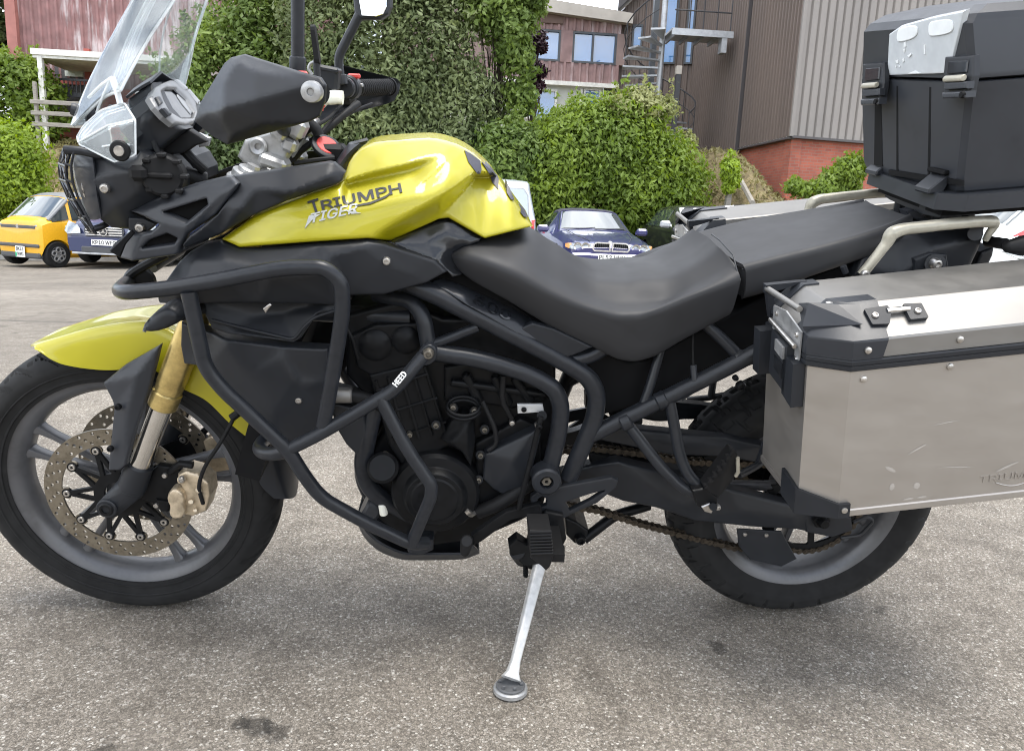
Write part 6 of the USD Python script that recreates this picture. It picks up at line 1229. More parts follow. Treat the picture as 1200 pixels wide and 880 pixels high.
# left building: weathered red sheeting over brick, with a canopy
YA = 24.0; xl = float(wp(22, 40, YA)[0]); xr_ = -4.6
A = thing('red_sheeted_building', 'weathered dark red corrugated building with a white canopy, behind the left hedge', 'building', trans([xl, YA, 2.0]))
zc = float(wp(60, 100, YA)[2])
obj('corrugated_wall', corrugated((xl, YA), (xr_, YA), zc, 11.0, .24, .045), M_['red_sheet'], A)
obj('brick_wall', wallbox((xl+.3, YA+.05), (xr_, YA+.05), 1.5, zc, .3), M_['brick'], A)
obj('corner_post', box([xl-.12, YA-.02, 6.5], (.30, .30, 9.2)), pm('brick_red_post', (.30, .12, .10), .7, var=.15, scale=2), A)
obj('side_wall', wallbox((xl-.26, YA+12), (xl-.26, YA+.15), 1.5, 11, .2), M_['red_sheet'], A)
obj('roof', box([(xl+xr_)/2, YA+6, 11.05], (xr_-xl+.8, 12.6, .2)), M_['dark_trim'], A)
ca, cb_ = wp(40, 64, 22), wp(232, 70, 22)
obj('canopy', cat(box([(ca[0]+cb_[0])/2, 22.9, ca[2]], (cb_[0]-ca[0], 2.0, .20)), box([(ca[0]+cb_[0])/2, 21.88, ca[2]+.06], (cb_[0]-ca[0]+.06, .05, .16))), M_['white_paint'], A)
pb_ = wp(47, 66, 21.95)
obj('canopy_post', box([pb_[0], 21.95, (pb_[2]+1.2)/2], (.13, .13, pb_[2]-1.2)), M_['white_paint'], A)
dp = wp(104, 90, 23.9)
obj('door_frame', cat(box([dp[0], 23.9, dp[2]-.4], (.16, .12, 2.4)), box([dp[0]-.5, 23.93, dp[2]-.2], (1.0, .06, .12))), pm('red_door_frame', (.30, .07, .05), .6), A)
obj('doorway', box([dp[0]-.55, 23.99, dp[2]-.5], (.95, .05, 2.0)), M_['dark_trim'], A)
obj('cream_sign_board', box([dp[0]-.42, 23.9, dp[2]+.05], (.55, .05, .16)), M_['cream_wall'], A)
ra, rb = wp(70, 93, 22.6), wp(108, 94, 22.6)
rl = thing('balcony_railing', 'black iron railing under the white canopy', 'railing', trans([ra[0], 22.6, ra[2]-.6]))
obj('top_rail', box([(ra[0]+rb[0])/2, 22.6, ra[2]], (rb[0]-ra[0], .05, .06)), M_['black_iron'], rl); obj('bottom_rail', box([(ra[0]+rb[0])/2, 22.6, ra[2]-.42], (rb[0]-ra[0], .05, .12)), M_['black_iron'], rl)
for k in range(9): obj('baluster', box([ra[0]+(rb[0]-ra[0])*k/8, 22.6, ra[2]-.25], (.025, .025, .5)), M_['black_iron'], rl)
fa, fb = wp(40, 121, 20.5), wp(104, 122, 20.5)
fn_ = thing('rail_fence', 'grey timber fence of three rails below the canopy', 'fence', trans([fa[0], 20.5, 1.5]))
for y in (121, 134, 147): z = float(wp(70, y, 20.5)[2]); obj('fence_rail', rbox([(fa[0]+fb[0])/2, 20.5, z], (fb[0]-fa[0]+.2, .05, .11), .01), M_['timber'], fn_)
for k in (0, 2): obj('fence_post', rbox([fa[0]+(fb[0]-fa[0])*(k/2*.98+.01), 20.57, 2.8], (.09, .09, 2.6), .01), M_['timber'], fn_)

# middle building: faded pink sheeting, two storeys
YB = 26.0
def bxz(px, py, Y=YB): p = wp(px, py, Y); return float(p[0]), float(p[2])
xb0, xb1 = -3.5, bxz(727, 60)[0]
Bd = thing('pink_sheeted_building', 'faded pink corrugated two-storey building with dark framed windows', 'building', trans([xb0, YB, 2.5]))
z_f0, z_f1 = bxz(690, 18)[1], bxz(690, 3)[1]
zw0, zw1 = bxz(690, 75)[1], bxz(690, 38)[1]; zb0 = bxz(690, 98)[1]; zg = 2.0
obj('upper_sheeting', corrugated((xb0, YB), (xb1, YB), zw1, (z_f0+.35, z_f0-.25), .26, .05), M_['pink_sheet'], Bd)
obj('lower_sheeting', corrugated((xb0, YB), (xb1, YB), zb0, zw0, .26, .05), M_['pink_sheet'], Bd)
wn = [bxz(606, 50)[0], bxz(657, 50)[0], bxz(671, 50)[0], bxz(723, 50)[0]]
pier = pm('brown_pier', (.24, .17, .15), .7, var=.12, scale=2)
obj('window_pier', box([(wn[1]+wn[2])/2, YB+.06, (zw0+zw1)/2], (wn[2]-wn[1], .2, zw1-zw0)), M_['pink_sheet'], Bd); obj('window_pier', box([(wn[3]+xb1)/2+.1, YB+.06, (zw0+zw1)/2], (xb1-wn[3]+.2, .2, zw1-zw0)), pier, Bd); obj('window_pier', box([(xb0+wn[0])/2, YB+.06, (zw0+zw1)/2], (wn[0]-xb0, .2, zw1-zw0)), pier, Bd)
obj('eaves_board', wallbox((xb0-.3, YB-.35), (xb1+.3, YB-.35), (z_f0+.35, z_f0-.27), (z_f1+.45, z_f1-.35), .3), M_['beige'], Bd)
obj('roof', wallbox((xb0-.3, YB-.2), (xb1+.3, YB-.2), (z_f1+.3, z_f1-.5), (z_f1+.5, z_f1-.3), 9.0), M_['dark_trim'], Bd)
M_['frame_dark'] = pm('dark_window_frame', (.045, .05, .055), .4)
def window(parent, x0, x1, z0, z1, Y, fr, mull=(), th=.07):
    w = obj('window', cat(box([(x0+x1)/2, Y, z0+th/2], (x1-x0, .10, th)), box([(x0+x1)/2, Y, z1-th/2], (x1-x0, .10, th)), box([x0+th/2, Y, (z0+z1)/2], (th, .10, z1-z0-2*th)), box([x1-th/2, Y, (z0+z1)/2], (th, .10, z1-z0-2*th)), *[box([x0+(x1-x0)*m, Y, (z0+z1)/2], (th, .10, z1-z0-2*th)) for m in mull]), fr, parent)
    e = [0, *mull, 1]
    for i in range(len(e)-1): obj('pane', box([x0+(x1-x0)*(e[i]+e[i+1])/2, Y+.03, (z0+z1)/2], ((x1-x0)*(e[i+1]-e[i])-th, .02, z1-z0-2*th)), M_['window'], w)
    return w
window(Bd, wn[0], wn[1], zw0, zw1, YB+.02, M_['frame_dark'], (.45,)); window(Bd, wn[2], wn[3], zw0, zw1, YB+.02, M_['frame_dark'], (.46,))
obj('fascia_rail', box([(xb0+xb1)/2, YB-.08, zb0-.07], (xb1-xb0, .16, .14)), M_['white_paint'], Bd)
obj('ground_floor_wall', wallbox((xb0, YB+.05), (bxz(707, 110)[0], YB+.05), zg, zb0-.13, .2), M_['cream_wall'], Bd)
obj('dark_cladding', corrugated((bxz(707, 110)[0], YB+.02), (xb1, YB+.02), zg, zb0-.13, .2, .05), M_['dark_trim'], Bd)
obj('downpipe', box([bxz(681, 110)[0], YB-.02, (zg+zb0)/2-.1], (.09, .08, zb0-zg-.2)), M_['white_paint'], Bd)
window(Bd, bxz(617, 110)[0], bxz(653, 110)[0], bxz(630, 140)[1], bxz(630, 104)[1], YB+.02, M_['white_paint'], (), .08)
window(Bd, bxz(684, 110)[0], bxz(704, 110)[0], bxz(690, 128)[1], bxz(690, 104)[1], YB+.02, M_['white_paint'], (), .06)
obj('louvre', box([bxz(648, 20)[0], YB-.06, bxz(648, 21)[1]], (.72, .06, .40)), pm('louvre_brown', (.12, .07, .05), .6), Bd)
# right building: brown sheeting above red brick
Cc = np.array([7.74, 18.0]); Cl = np.array([7.35, 25.6]); Cr = np.array([24.0, 20.6])
zc_b, zr_b = 3.44, 4.3
C = thing('brown_sheeted_building', 'tall brown corrugated hall over red brick, on the right behind the top box', 'building', trans([*Cc, 1.0]))
Cm = Cc+(Cl-Cc)*.42
zl = lambda t: 3.44+.0*t
obj('side_sheeting', corrugated(tuple(Cm), tuple(Cc), 3.44, 13.5, .17, .06), M_['brown_sheet'], C); 
off = np.array([-.10, 0])
obj('side_sheeting', corrugated(tuple(Cl+off), tuple(Cm+off), 3.30, 13.5, .17, .06), M_['brown_sheet'], C)
obj('sheeting_edge', box([Cm[0]-.05, Cm[1], 8.4], (.16, .05, 10.2)), M_['dark_trim'], C)
obj('front_sheeting', corrugated(tuple(Cc), tuple(Cr), 3.44, 13.5, .235, -.05, flat=.66), M_['lit_brown_sheet'], C)
obj('corner_flashing', box([Cc[0]-.01, Cc[1]-.02, 8.47], (.09, .09, 10.06)), M_['lit_brown_sheet'], C)
obj('sheeting_foot', cat(wallbox(tuple(Cc), tuple(Cr), 3.40, 3.46, .1, .06), wallbox(tuple(Cl), tuple(Cc), 3.38, 3.43, .1, .06)), M_['dark_trim'], C)
ins_ = np.array([.06, .08])
obj('brick_base', cat(wallbox(tuple(Cc+[.08, .12]), tuple(Cr+[0, .12]), -.5, 3.42, .3), wallbox(tuple(Cl+[.08, 0]), tuple(Cc+[.08, .12]), -.5, 3.42, .3)), M_['brick'], C)
obj('roof', hull(np.array([[*p, z] for p in (Cl, Cc, Cr, Cr+[0, 8], Cl+[0, .5]) for z in (13.5, 13.7)])), M_['dark_trim'], C)
# recessed wing of the same building, beyond the stair
W0_, W1_ = np.array([4.75, 26.2]), np.array([7.30, 25.55])
obj('wing_sheeting', corrugated(tuple(W0_), tuple(W1_), 1.5, (8.35, 10.9), .19, .035), M_['brown_sheet'], C)
obj('wing_roof_edge', wallbox(tuple(W0_+[-.15, -.1]), tuple(W1_+[.0, -.1]), (8.3, 10.85), (8.62, 11.2), .3, .25), M_['dark_trim'], C)
nW = lambda px, py: wp(px, py, 26.0-.0)
def wing_window(x0, x1, z0, z1, parent):
    """A window set in the wing's wall, at plan fraction x."""
    u = (W1_-W0_)/np.linalg.norm(W1_-W0_); ang = math.atan2(u[1], u[0]); m = rotz(ang); m[:2, 3] = W0_+np.array([u[1], -u[0]])*.05
    def tr(g): g = tm(g).copy(); g.apply_transform(m); return g
    L = x1-x0
    w = obj('window', tr(cat(*[box([(x0+x1)/2, 0, z], (L, .10, .06)) for z in (z0+.03, z1-.03)], *[box([x, 0, (z0+z1)/2], (.06, .10, z1-z0-.12)) for x in (x0+.03, x1-.03)])), M_['frame_dark'], parent)
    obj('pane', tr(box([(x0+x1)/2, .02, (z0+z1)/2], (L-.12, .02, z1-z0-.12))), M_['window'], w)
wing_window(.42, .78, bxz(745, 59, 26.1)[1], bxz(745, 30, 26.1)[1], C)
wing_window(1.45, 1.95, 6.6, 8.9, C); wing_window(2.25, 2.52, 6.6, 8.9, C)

# spiral stair with its landing
S0 = wp(770, 130, 22.4); sx, sy = float(S0[0]), 22.4
zt = float(wp(780, 41, 22.4)[2]); z0s = float(wp(795, 145, 22.4)[2])-.35
ST = thing('spiral_staircase', 'grey steel spiral stair with open treads rising to a landing', 'staircase', trans([sx, sy, z0s-.8]))
obj('newel_post', cyl([sx, sy, z0s-.8], [sx, sy, zt+1.1], .085, 18), M_['galv'], ST, smooth=40)
nst = 16; R_st = 1.15; a_top = -1.95; turn = 1.55*PI*1.0
def tread_angle(k): return a_top+PI*.15-(nst-1-k)*(turn/(nst-1))*1.0-PI*.0
rail = []
for k in range(nst):
    a = a_top - (nst-1-k)*.345; z = zt-.08-.215*(nst-1-k)
    p = np.array([[0.06, -.05], [R_st, -.21], [R_st, .21], [.06, .05]]); c, s = math.cos(a), math.sin(a); q = p@np.array([[c, s], [-s, c]])
    pts = [[sx+x, sy+y, z+dz] for x, y in q for dz in (0, -.05)]
    obj('tread', hull(np.array(pts)), M_['galv'], ST)
    e = np.array([sx+R_st*math.cos(a), sy+R_st*math.sin(a), z]); rail.append(e+[0, 0, .95])
    if k % 2 == 0: obj('baluster', cyl(e, e+[0, 0, .95], .014, 8), M_['black_iron'], ST)
obj('handrail', tube(np.array(rail), .022, 8), M_['black_iron'], ST, smooth=60); obj('lower_rail', tube(np.array(rail)-[0, 0, .45], .014, 8), M_['black_iron'], ST, smooth=60)
lx1 = float(wp(843, 40, 22.4)[0])
obj('landing', cat(box([(sx+lx1)/2+.1, sy-.2, zt-.03], (lx1-sx+.1, 1.3, .06)), box([(sx+lx1)/2+.1, sy-.84, zt-.10], (lx1-sx+.1, .06, .18)), *[box([sx+.2+i*.45, sy-.2, zt-.12], (.06, 1.2, .12)) for i in range(4)], box([lx1-.1, sy-.7, zt-.35], (.16, .3, .5))), M_['galv'], ST)
for z in (.5, 1.0): obj('landing_rail', cyl([sx+.1, sy-.83, zt+z], [lx1+.05, sy-.83, zt+z], .022, 8), M_['black_iron'], ST, smooth=40)
for i in range(5): obj('landing_baluster', cyl([sx+.15+i*(lx1-sx-.1)/4, sy-.83, zt], [sx+.15+i*(lx1-sx-.1)/4, sy-.83, zt+1.0], .018, 8), M_['black_iron'], ST)
obj('stair_column', box([sx-.05, sy+.9, 5.6], (.16, .2, 7.6)), M_['frame_dark'], ST)
bl = wp(795, 85, 21.6); bo = thing('bollard_light', 'slim dark post with a white top beside the spiral stair', 'post', trans([bl[0], 21.6, 2.8]))
obj('post', box([bl[0], 21.6, bl[2]-.9], (.14, .14, 1.7)), M_['black_iron'], bo); obj('lamp_head', rbox([bl[0], 21.6, bl[2]+.05], (.17, .17, .24), .01), M_['beige'], bo)
hp0 = wp(777, 128, 21.2)
obj('meter_box', rbox([hp0[0], 21.2, hp0[2]], (.30, .2, .45), .02), M_['beige'], label='pale box beside the foot of the spiral stair', cat='box')
# steps edging on the bank and a post
e0, e1 = wp(868, 212, 17.6), wp(882, 238, 16.4)
obj('timber_edging', hull(cyl(e0, e1, .07, 6)), M_['timber'], label='pale timber edging running down the dry bank', cat='edging')
fp0 = wp(854, 226, 16.9); obj('timber_post', rbox([fp0[0], 16.9, fp0[2]-.2], (.13, .13, 1.3), .01), M_['timber'], label='short timber post under the bright ivy clump', cat='post')

# ------------------------------------------------------------------ vegetation
def leafmat(name, cols, tr=.35):
    ramp = [(i/(len(cols)-1), c) for i, c in enumerate(cols)]
    return usdkit.material(stage, '/World/Looks/'+name, {
        'g': ('geometry', {}), 'n': ('noise_texture', {'scale': .9, 'detail': 3.0}), 'ad': ('math', {'math_type': 'multiply_add', 'value2': .75}), 'sub': ('math', {'math_type': 'subtract', 'value2': .38}),
        'r': ('rgb_ramp', {'ramp': ramp}), 'p': ('principled_bsdf', {'roughness': .5, 'specular_ior_level': .35}), 't': ('translucent_bsdf', {}), 'hs': ('hsv', {'hue': .49, 'saturation': 1.1, 'value': 1.15}), 'm': ('mix_closure', {'fac': tr})},
        [('g.position', 'n.vector'), ('g.random_per_island', 'ad.value1'), ('n.fac', 'ad.value3'), ('ad.value', 'sub.value1'), ('sub.value', 'r.fac'), ('r.color', 'p.base_color'), ('r.color', 'hs.color'), ('hs.color', 't.color'), ('p.BSDF', 'm.closure1'), ('t.BSDF', 'm.closure2')], surface='m.closure')
LF = {'willow': leafmat('grey_green_leaves', [(.13, .165, .07), (.27, .315, .14), (.42, .46, .23)], .4),
      'bright': leafmat('bright_leaves', [(.11, .17, .022), (.25, .34, .05), (.42, .50, .10)], .4),
      'mid': leafmat('mid_green_leaves', [(.10, .155, .035), (.23, .31, .07), (.37, .44, .13)], .4),
      'dark': leafmat('dark_green_leaves', [(.055, .085, .028), (.12, .17, .055), (.21, .26, .09)], .35),
      'lime': leafmat('lime_leaves', [(.16, .24, .022), (.33, .44, .045), (.52, .60, .09)], .4),
      'purple': leafmat('purple_leaves', [(.025, .010, .016), (.06, .024, .036), (.12, .045, .06)], .25),
      'cream': leafmat('pale_seed_heads', [(.20, .22, .08), (.36, .37, .16), (.52, .50, .28)]),
      'dry': leafmat('dry_stems', [(.17, .16, .06), (.34, .30, .15), (.50, .44, .25)])}
M_['bark'] = pm('bark', (.07, .055, .04), .9, var=.3, scale=12, bump=.01)
def leaves(P, N, size, rng, asp=1.9, droop=0.0):
    """One pointed leaf (two triangles, folded) per point, facing roughly N."""
    n = len(P); N = N+rng.normal(0, .8, (n, 3)); N /= np.linalg.norm(N, axis=1, keepdims=True)
    R = rng.normal(0, 1, (n, 3)); R[:, 2] -= droop; U = R-(R*N).sum(1, keepdims=True)*N; U /= np.linalg.norm(U, axis=1, keepdims=True); V = np.cross(N, U)
    s = size*rng.uniform(.6, 1.35, (n, 1)); L, w = s*asp/2, s/2
    v = np.stack([P-U*L, P+V*w-N*w*.25, P+U*L, P-V*w-N*w*.25], 1).reshape(-1, 3); b = np.arange(n)[:, None]*4
    f = np.vstack([b+[0, 1, 2], b+[0, 2, 3]]); return trimesh.Trimesh(v, f, process=False)
def crown(poly, Y, thick, n, size, seed, clump=.40, asp=1.9, droop=0.0, spread=.55, gap=.0):
    """Foliage filling a rounded volume whose side view is poly (picture points at depth Y): leaf clumps near its skin and inside."""
    rng = np.random.default_rng(seed); pg = Polygon(np.asarray(poly, float)); x0, y0, x1, y1 = pg.bounds
    m = FPX/(Y-CAM[1]); rmax = thick*m
    nc = max(40, n//52); C_ = []
    while len(C_) < nc:
        q = rng.uniform((x0, y0), (x1, y1), (nc*2, 2)); q = q[shapely.contains_xy(pg, q[:, 0], q[:, 1])]; C_ += list(q)
    C_ = np.array(C_[:nc]); d = shapely.distance(pg.exterior, shapely.points(C_))/m
    dep = thick*np.sqrt(np.clip(1-(1-np.clip(d/thick, 0, 1))**2, 0, 1))
    front = rng.random(nc) < .72; t = np.where(front, 1-.28*rng.random(nc)**1.5, rng.uniform(-1, .8, nc)); dy = -dep*t
    gap_n = meshkit.fbm(np.c_[C_/m*.75, np.full(nc, seed*1.7)], 3, seed); edge = np.clip(1-d/(thick*.55), 0, 1)
    live = gap_n > .39+.17*edge
    C_, d, dep, dy, nc = C_[live], d[live], dep[live], dy[live], int(live.sum())
    rad = clump*rng.uniform(.35, 1.7, nc)*np.clip(.35+d/thick*1.2, .35, 1)
    cen = np.array([WP(np.array(a), np.array(b), Y+yy) for (a, b), yy in zip(C_, dy)])
    k = rng.choice(nc, n, p=(rad**2+.01)/(rad**2+.01).sum()); u = rng.normal(0, 1, (n, 3)); u /= np.linalg.norm(u, axis=1, keepdims=True); r = rng.random((n, 1))**.4
    P = cen[k]+u*r*rad[k][:, None]*np.array([1, 1, .8]); P[:, 2] -= droop*.12*rng.random(n)
    ns = n//9; si = rng.integers(0, nc, max(8, ns//14)); sd = rng.normal(0, .5, (len(si), 3))+[0, -.25, .9]; sd /= np.linalg.norm(sd, axis=1, keepdims=True); sl = clump*rng.uniform(.9, 2.0, len(si))
    w = rng.integers(0, len(si), ns); tt = rng.random(ns)[:, None]; P[:ns] = cen[si[w]]+sd[w]*sl[w][:, None]*tt-np.array([0, 0, .18])*tt**2*sl[w][:, None]*(1+2*droop)+rng.normal(0, .035, (ns, 3))
    mid = cen.mean(0); o = P-mid; o /= np.linalg.norm(o, axis=1, keepdims=True)
    return leaves(P, u*.8+o*.5+np.array([0, -.15, .45]), size, rng, asp, droop), cen
def plant(name, label, cat_, poly, Y, thick, n, size, leaf, seed, group=None, extra=(), trunk=True, base=None, **k):
    n = int(n*1.55); size *= .80
    m, cen = crown(poly, Y, thick, n, size, seed, **k)
    pc = np.array(Polygon(poly).centroid.coords[0]); b = WP(np.array(pc[0]), np.array(pc[1]), Y); b = np.array([b[0], Y, float(bz(b[0], Y)) if base is None else base])
    t = thing(name, label, cat_, trans(b), group)
    if trunk:
        rng = np.random.default_rng(seed+5); ws_ = []
        h = cen[:, 2].max()-b[2]; top = np.array([cen[:, 0].mean(), cen[:, 1].mean(), b[2]+h*.75])
        ws_.append(tube(np.array([b-[0, 0, .2], b+(top-b)*.4+rng.normal(0, .05, 3), top]), [.05*h/2+.03, .03*h/2+.02, .012], 8))
        for i in rng.choice(len(cen), min(26, len(cen)), replace=False):
            s = b+(top-b)*rng.uniform(.15, .8); ws_.append(tube(np.array([s, (s+cen[i])/2+rng.normal(0, .08, 3)+[0, 0, .1], cen[i]]), [.028, .018, .006], 6))
        obj('trunk', cat(*ws_), M_['bark'], t, smooth=60)
    obj('crown' if cat_ == 'tree' else 'foliage', m, LF[leaf], t)
    for nm, po, YY, th, nn, sz, lf, sd in extra:
        mm, _ = crown(po, YY, th, nn, sz, sd); obj(nm, mm, LF[lf], t)
    return t
plant('broad_tree', 'dark leafy tree at the far left edge beyond the red building', 'tree', [(-90, -60), (16, -60), (18, 20), (20, 60), (14, 90), (-90, 100)], 27, 1.6, 5200, .17, 'dark', 11, droop=.3)
plant('hedge_bush', 'tall loose green hedge at the left, beside the white canopy post', 'bush', [(-90, 70), (-20, 62), (20, 62), (40, 70), (62, 84), (74, 100), (78, 130), (70, 165), (-90, 170)], 22.9, .9, 9500, .105, 'bright', 12)
plant('round_bush', 'rounded bright yellow-green bush behind the yellow car', 'bush', [(-90, 150), (-30, 142), (20, 137), (50, 145), (74, 158), (90, 180), (96, 235), (90, 262), (-90, 262)], 17.9, 1.0, 15000, .075, 'lime', 13)
plant('leafy_tree', 'green tree seen through and beside the clear windscreen', 'tree', [(186, 70), (210, 30), (232, 10), (250, -10), (290, -40), (330, -60), (352, -30), (352, 200), (330, 240), (190, 240), (150, 170), (168, 110)], 20.5, 1.5, 17000, .105, 'mid', 14, droop=.3)
plant('grey_green_tree', 'grey-green willow-like tree behind the handlebar', 'tree', [(325, -60), (400, -80), (470, -60), (540, -60), (580, -20), (592, 60), (600, 130), (592, 200), (540, 270), (330, 280), (316, 180), (320, 60)], 19.4, 1.7, 44000, .082, 'willow', 15, asp=2.3, droop=.4, clump=.48)
plant('bright_tree', 'yellow-green tree leaning over the corner of the pink building', 'tree', [(500, -60), (580, -80), (645, -60), (642, 5), (630, 22), (622, 60), (627, 105), (618, 132), (598, 155), (586, 130), (592, 100), (566, 84), (572, 50), (540, 36), (520, 0)], 18.9, 1.1, 13000, .10, 'mid', 16, droop=.4)
plant('under_growth_bush', 'dark green bush filling the foot of the trees behind the fuel tank', 'bush', [(150, 150), (250, 130), (420, 150), (560, 150), (640, 200), (640, 300), (150, 320)], 18.3, .9, 20000, .095, 'dark', 17)
plant('purple_shrub', 'dark purple-leaved shrub in front of the pink building', 'shrub', [(612, 15), (636, 22), (640, 45), (634, 70), (641, 92), (634, 116), (622, 110), (616, 80), (620, 50)], 21.5, .5, 1500, .10, 'purple', 18, clump=.24)
plant('spreading_bush', 'wide bright green bush sprawling behind the dark blue car', 'bush', [(600, 190), (622, 150), (640, 132), (662, 124), (680, 113), (700, 119), (716, 106), (742, 112), (756, 110), (768, 130), (784, 158), (812, 168), (830, 192), (842, 222), (850, 252), (800, 268), (760, 300), (600, 300)], 18.3, 1.4, 42000, .078, 'bright', 19, asp=2.3, droop=.7, clump=.5,
      extra=[('pale_blossom', [(724, 108), (745, 104), (785, 118), (790, 135), (760, 138), (700, 132), (690, 120)], 17.6, .6, 2200, .06, 'cream', 31)])
plant('ivy_bush', 'mid-green ivy-like bush between the fuel tank and the wide bright bush', 'bush', [(546, 195), (570, 152), (604, 139), (636, 148), (650, 182), (642, 230), (640, 300), (546, 300)], 17.9, .8, 13000, .088, 'mid', 29)
plant('ivy_clump', 'small bright lime ivy clump on a post on the dry bank', 'ivy', [(847, 190), (856, 184), (866, 188), (868, 205), (864, 226), (850, 230), (846, 210)], 16.9, .35, 1500, .075, 'lime', 20, trunk=False, clump=.16)
plant('wall_shrub', 'loose green shrub against the brick wall, nearest the top box', 'shrub', [(908, 222), (925, 208), (960, 206), (985, 186), (1000, 178), (1014, 180), (1016, 222), (1000, 240), (930, 240)], 16.9, .6, 3800, .085, 'bright', 21, clump=.24)
plant('arching_shrub', 'sparse arching shrub at the top of the dry bank below the stair', 'shrub', [(790, 150), (812, 158), (830, 166), (832, 175), (812, 172), (796, 176)], 18.8, .4, 700, .09, 'cream', 22, clump=.22)
# ground cover on the bank
rng = np.random.default_rng(40); n = 26000
gx_ = rng.uniform(-16, 9, n); gy_ = bank0(gx_)+rng.random(n)**1.2*6.0; gP = np.stack([gx_, gy_, bz(gx_, gy_)+.03+rng.random(n)*.10], -1)
gm = leaves(gP, np.tile([0, -.6, .5], (n, 1)), .05, rng, 3.2, -1.0); obj('bank_grass', gm, LF['dry'], label='dry straw-coloured grass covering the bank', cat='grass', kind='stuff')
n = 9000; gx_ = rng.uniform(3.0, 8, n); gy_ = bank0(gx_)+rng.random(n)*2.4; gP = np.stack([gx_, gy_, bz(gx_, gy_)+.05+rng.random(n)*.22], -1); keep = meshkit.fbm(gP*.8, 3, 9) > .47
gm = leaves(gP[keep], np.tile([0, -.6, .6], (keep.sum(), 1)), .085, rng, 2.0); obj('bank_ground_cover', gm, LF['mid'], label='green ground cover in patches on the bank', cat='ground cover', kind='stuff')
# ------------------------------------------------------------------ parked cars
def paint(name, col, metal=.2, rough=.35): return pm(name, col, rough, metal=metal, var=.06, scale=2, coat=1.0, coatr=.03)
M_['carglass_d'] = usdkit.material(stage, '/World/Looks/car_window', {'p': ('principled_bsdf', {'base_color': (.02, .026, .026), 'roughness': .02, 'specular_ior_level': .8, 'coat_weight': 1.0, 'coat_ior': 1.7})}, [], surface='p.BSDF')
M_['carglass_k'] = usdkit.material(stage, '/World/Looks/dark_car_window', {'p': ('principled_bsdf', {'base_color': (.012, .016, .014), 'roughness': .04, 'specular_ior_level': .35})}, [], surface='p.BSDF')
M_['lampglass'] = pm('lamp_glass', (.30, .32, .32), .10, metal=.6, var=.25, scale=30, coat=1.0)
M_['amber'] = pm('amber_lens', (.75, .35, .12), .15, coat=1.0); M_['redlens'] = pm('red_lens', (.50, .015, .02), .12, coat=1.0, var=.15, scale=40)
M_['plate_w'] = pm('white_plate', (.74, .74, .70), .4); M_['cargrey'] = pm('grey_car_trim', (.045, .047, .05), .5, var=.1); M_['alloy'] = pm('alloy_wheel', (.42, .43, .44), .35, metal=.7, var=.1)
def text_on(text, p, h, u, n, material, parent, depth=.002, bold=True, width=None, name='lettering'):
    """Flat lettering whose left lower corner is p, reading along u on a face with outward normal n."""
    m = meshkit.text_mesh(text, h, depth, bold); u = np.array(u, float)/np.linalg.norm(u); n = np.array(n, float)/np.linalg.norm(n); v = np.cross(n, u)
    if width: m.vertices[:, 0] = (m.vertices[:, 0]-m.vertices[:, 0].min())*width/np.ptp(m.vertices[:, 0])
    M = np.eye(4); M[:3, 0], M[:3, 1], M[:3, 2], M[:3, 3] = u, v, n, p; m.apply_transform(M); return obj(name, m, material, parent)
def car_body(st, wheels, R, w_arch):
    """st rows: x (front positive), z_low, z_belt, z_top, w_low, w_belt, w_top. Returns the closed body and the grid of its points."""
    from scipy.interpolate import PchipInterpolator
    st = np.array(sorted(st, key=lambda r: -r[0]), float); rows = []
    for x, zl, zb, zt, wl, wb, wt in st:
        zm = zl+(zb-zl)*.45; r = min(.06, (zt-zb)*.4+.006)
        half = [(0, zl), (wl*.9, zl), (wl, zl+.07), (max(wl, wb)*1.012, zm), (wb*1.005, zb-.06), (wb, zb), (wt+(wb-wt)*.06, zt-r), (wt*.93, zt-r*.18), (wt*.55, zt+.012), (0, zt+.02)]
        rows.append([(x, -y, z) for y, z in half]+[(x, y, z) for y, z in half[-2:0:-1]])
    G = np.array(rows); m = capgrid(G)
    try:
        import manifold3d as mf
        mm = trimesh.Trimesh(m.vertices, m.faces); mm.merge_vertices(); mm.fix_normals()
        a = mf.Manifold(mf.Mesh(mm.vertices.astype(np.float32), mm.faces.astype(np.uint32)))
        for x in wheels:
            for s in (-1, 1):
                c = cyl([x, s*(w_arch-.22), R], [x, s*(w_arch+.2), R], R*1.13, 32)
                c.fix_normals(); a = a-mf.Manifold(mf.Mesh(c.vertices.astype(np.float32), c.faces.astype(np.uint32)))
        if a.num_tri() > 50: m = tm(a)
    except Exception as e: print('wheel wells', e)
    return m, G
def glass_quads(G, i0, i1, j0, j1, inset=.04, lift=.006, rows=None):
    """Window sheet over the body grid from station i0 to i1 and ring points j0 to j1, pulled in from its edges."""
    P = G[i0:i1+1, j0:j1+1]; 
    def bil(u, v):
        a = u*(P.shape[0]-1); b = v*(P.shape[1]-1); i = min(int(a), P.shape[0]-2); j = min(int(b), P.shape[1]-2); a -= i; b -= j
        return (P[i, j]*(1-a)*(1-b)+P[i+1, j]*a*(1-b)+P[i, j+1]*(1-a)*b+P[i+1, j+1]*a*b)
    U = np.linspace(inset, 1-inset, 10); V = np.linspace(inset*1.4, 1-inset*1.4, 8)
    Q = np.array([[bil(u, v) for v in V] for u in U]); g = grid_mesh(Q); c = G.reshape(-1, 3).mean(0)
    n = g.face_normals.mean(0)
    if n@(Q.reshape(-1, 3).mean(0)-c) < 0: g.faces = g.faces[:, ::-1]
    g.vertices = g.vertices+g.vertex_normals*lift; return solidify(g, lift*.9)
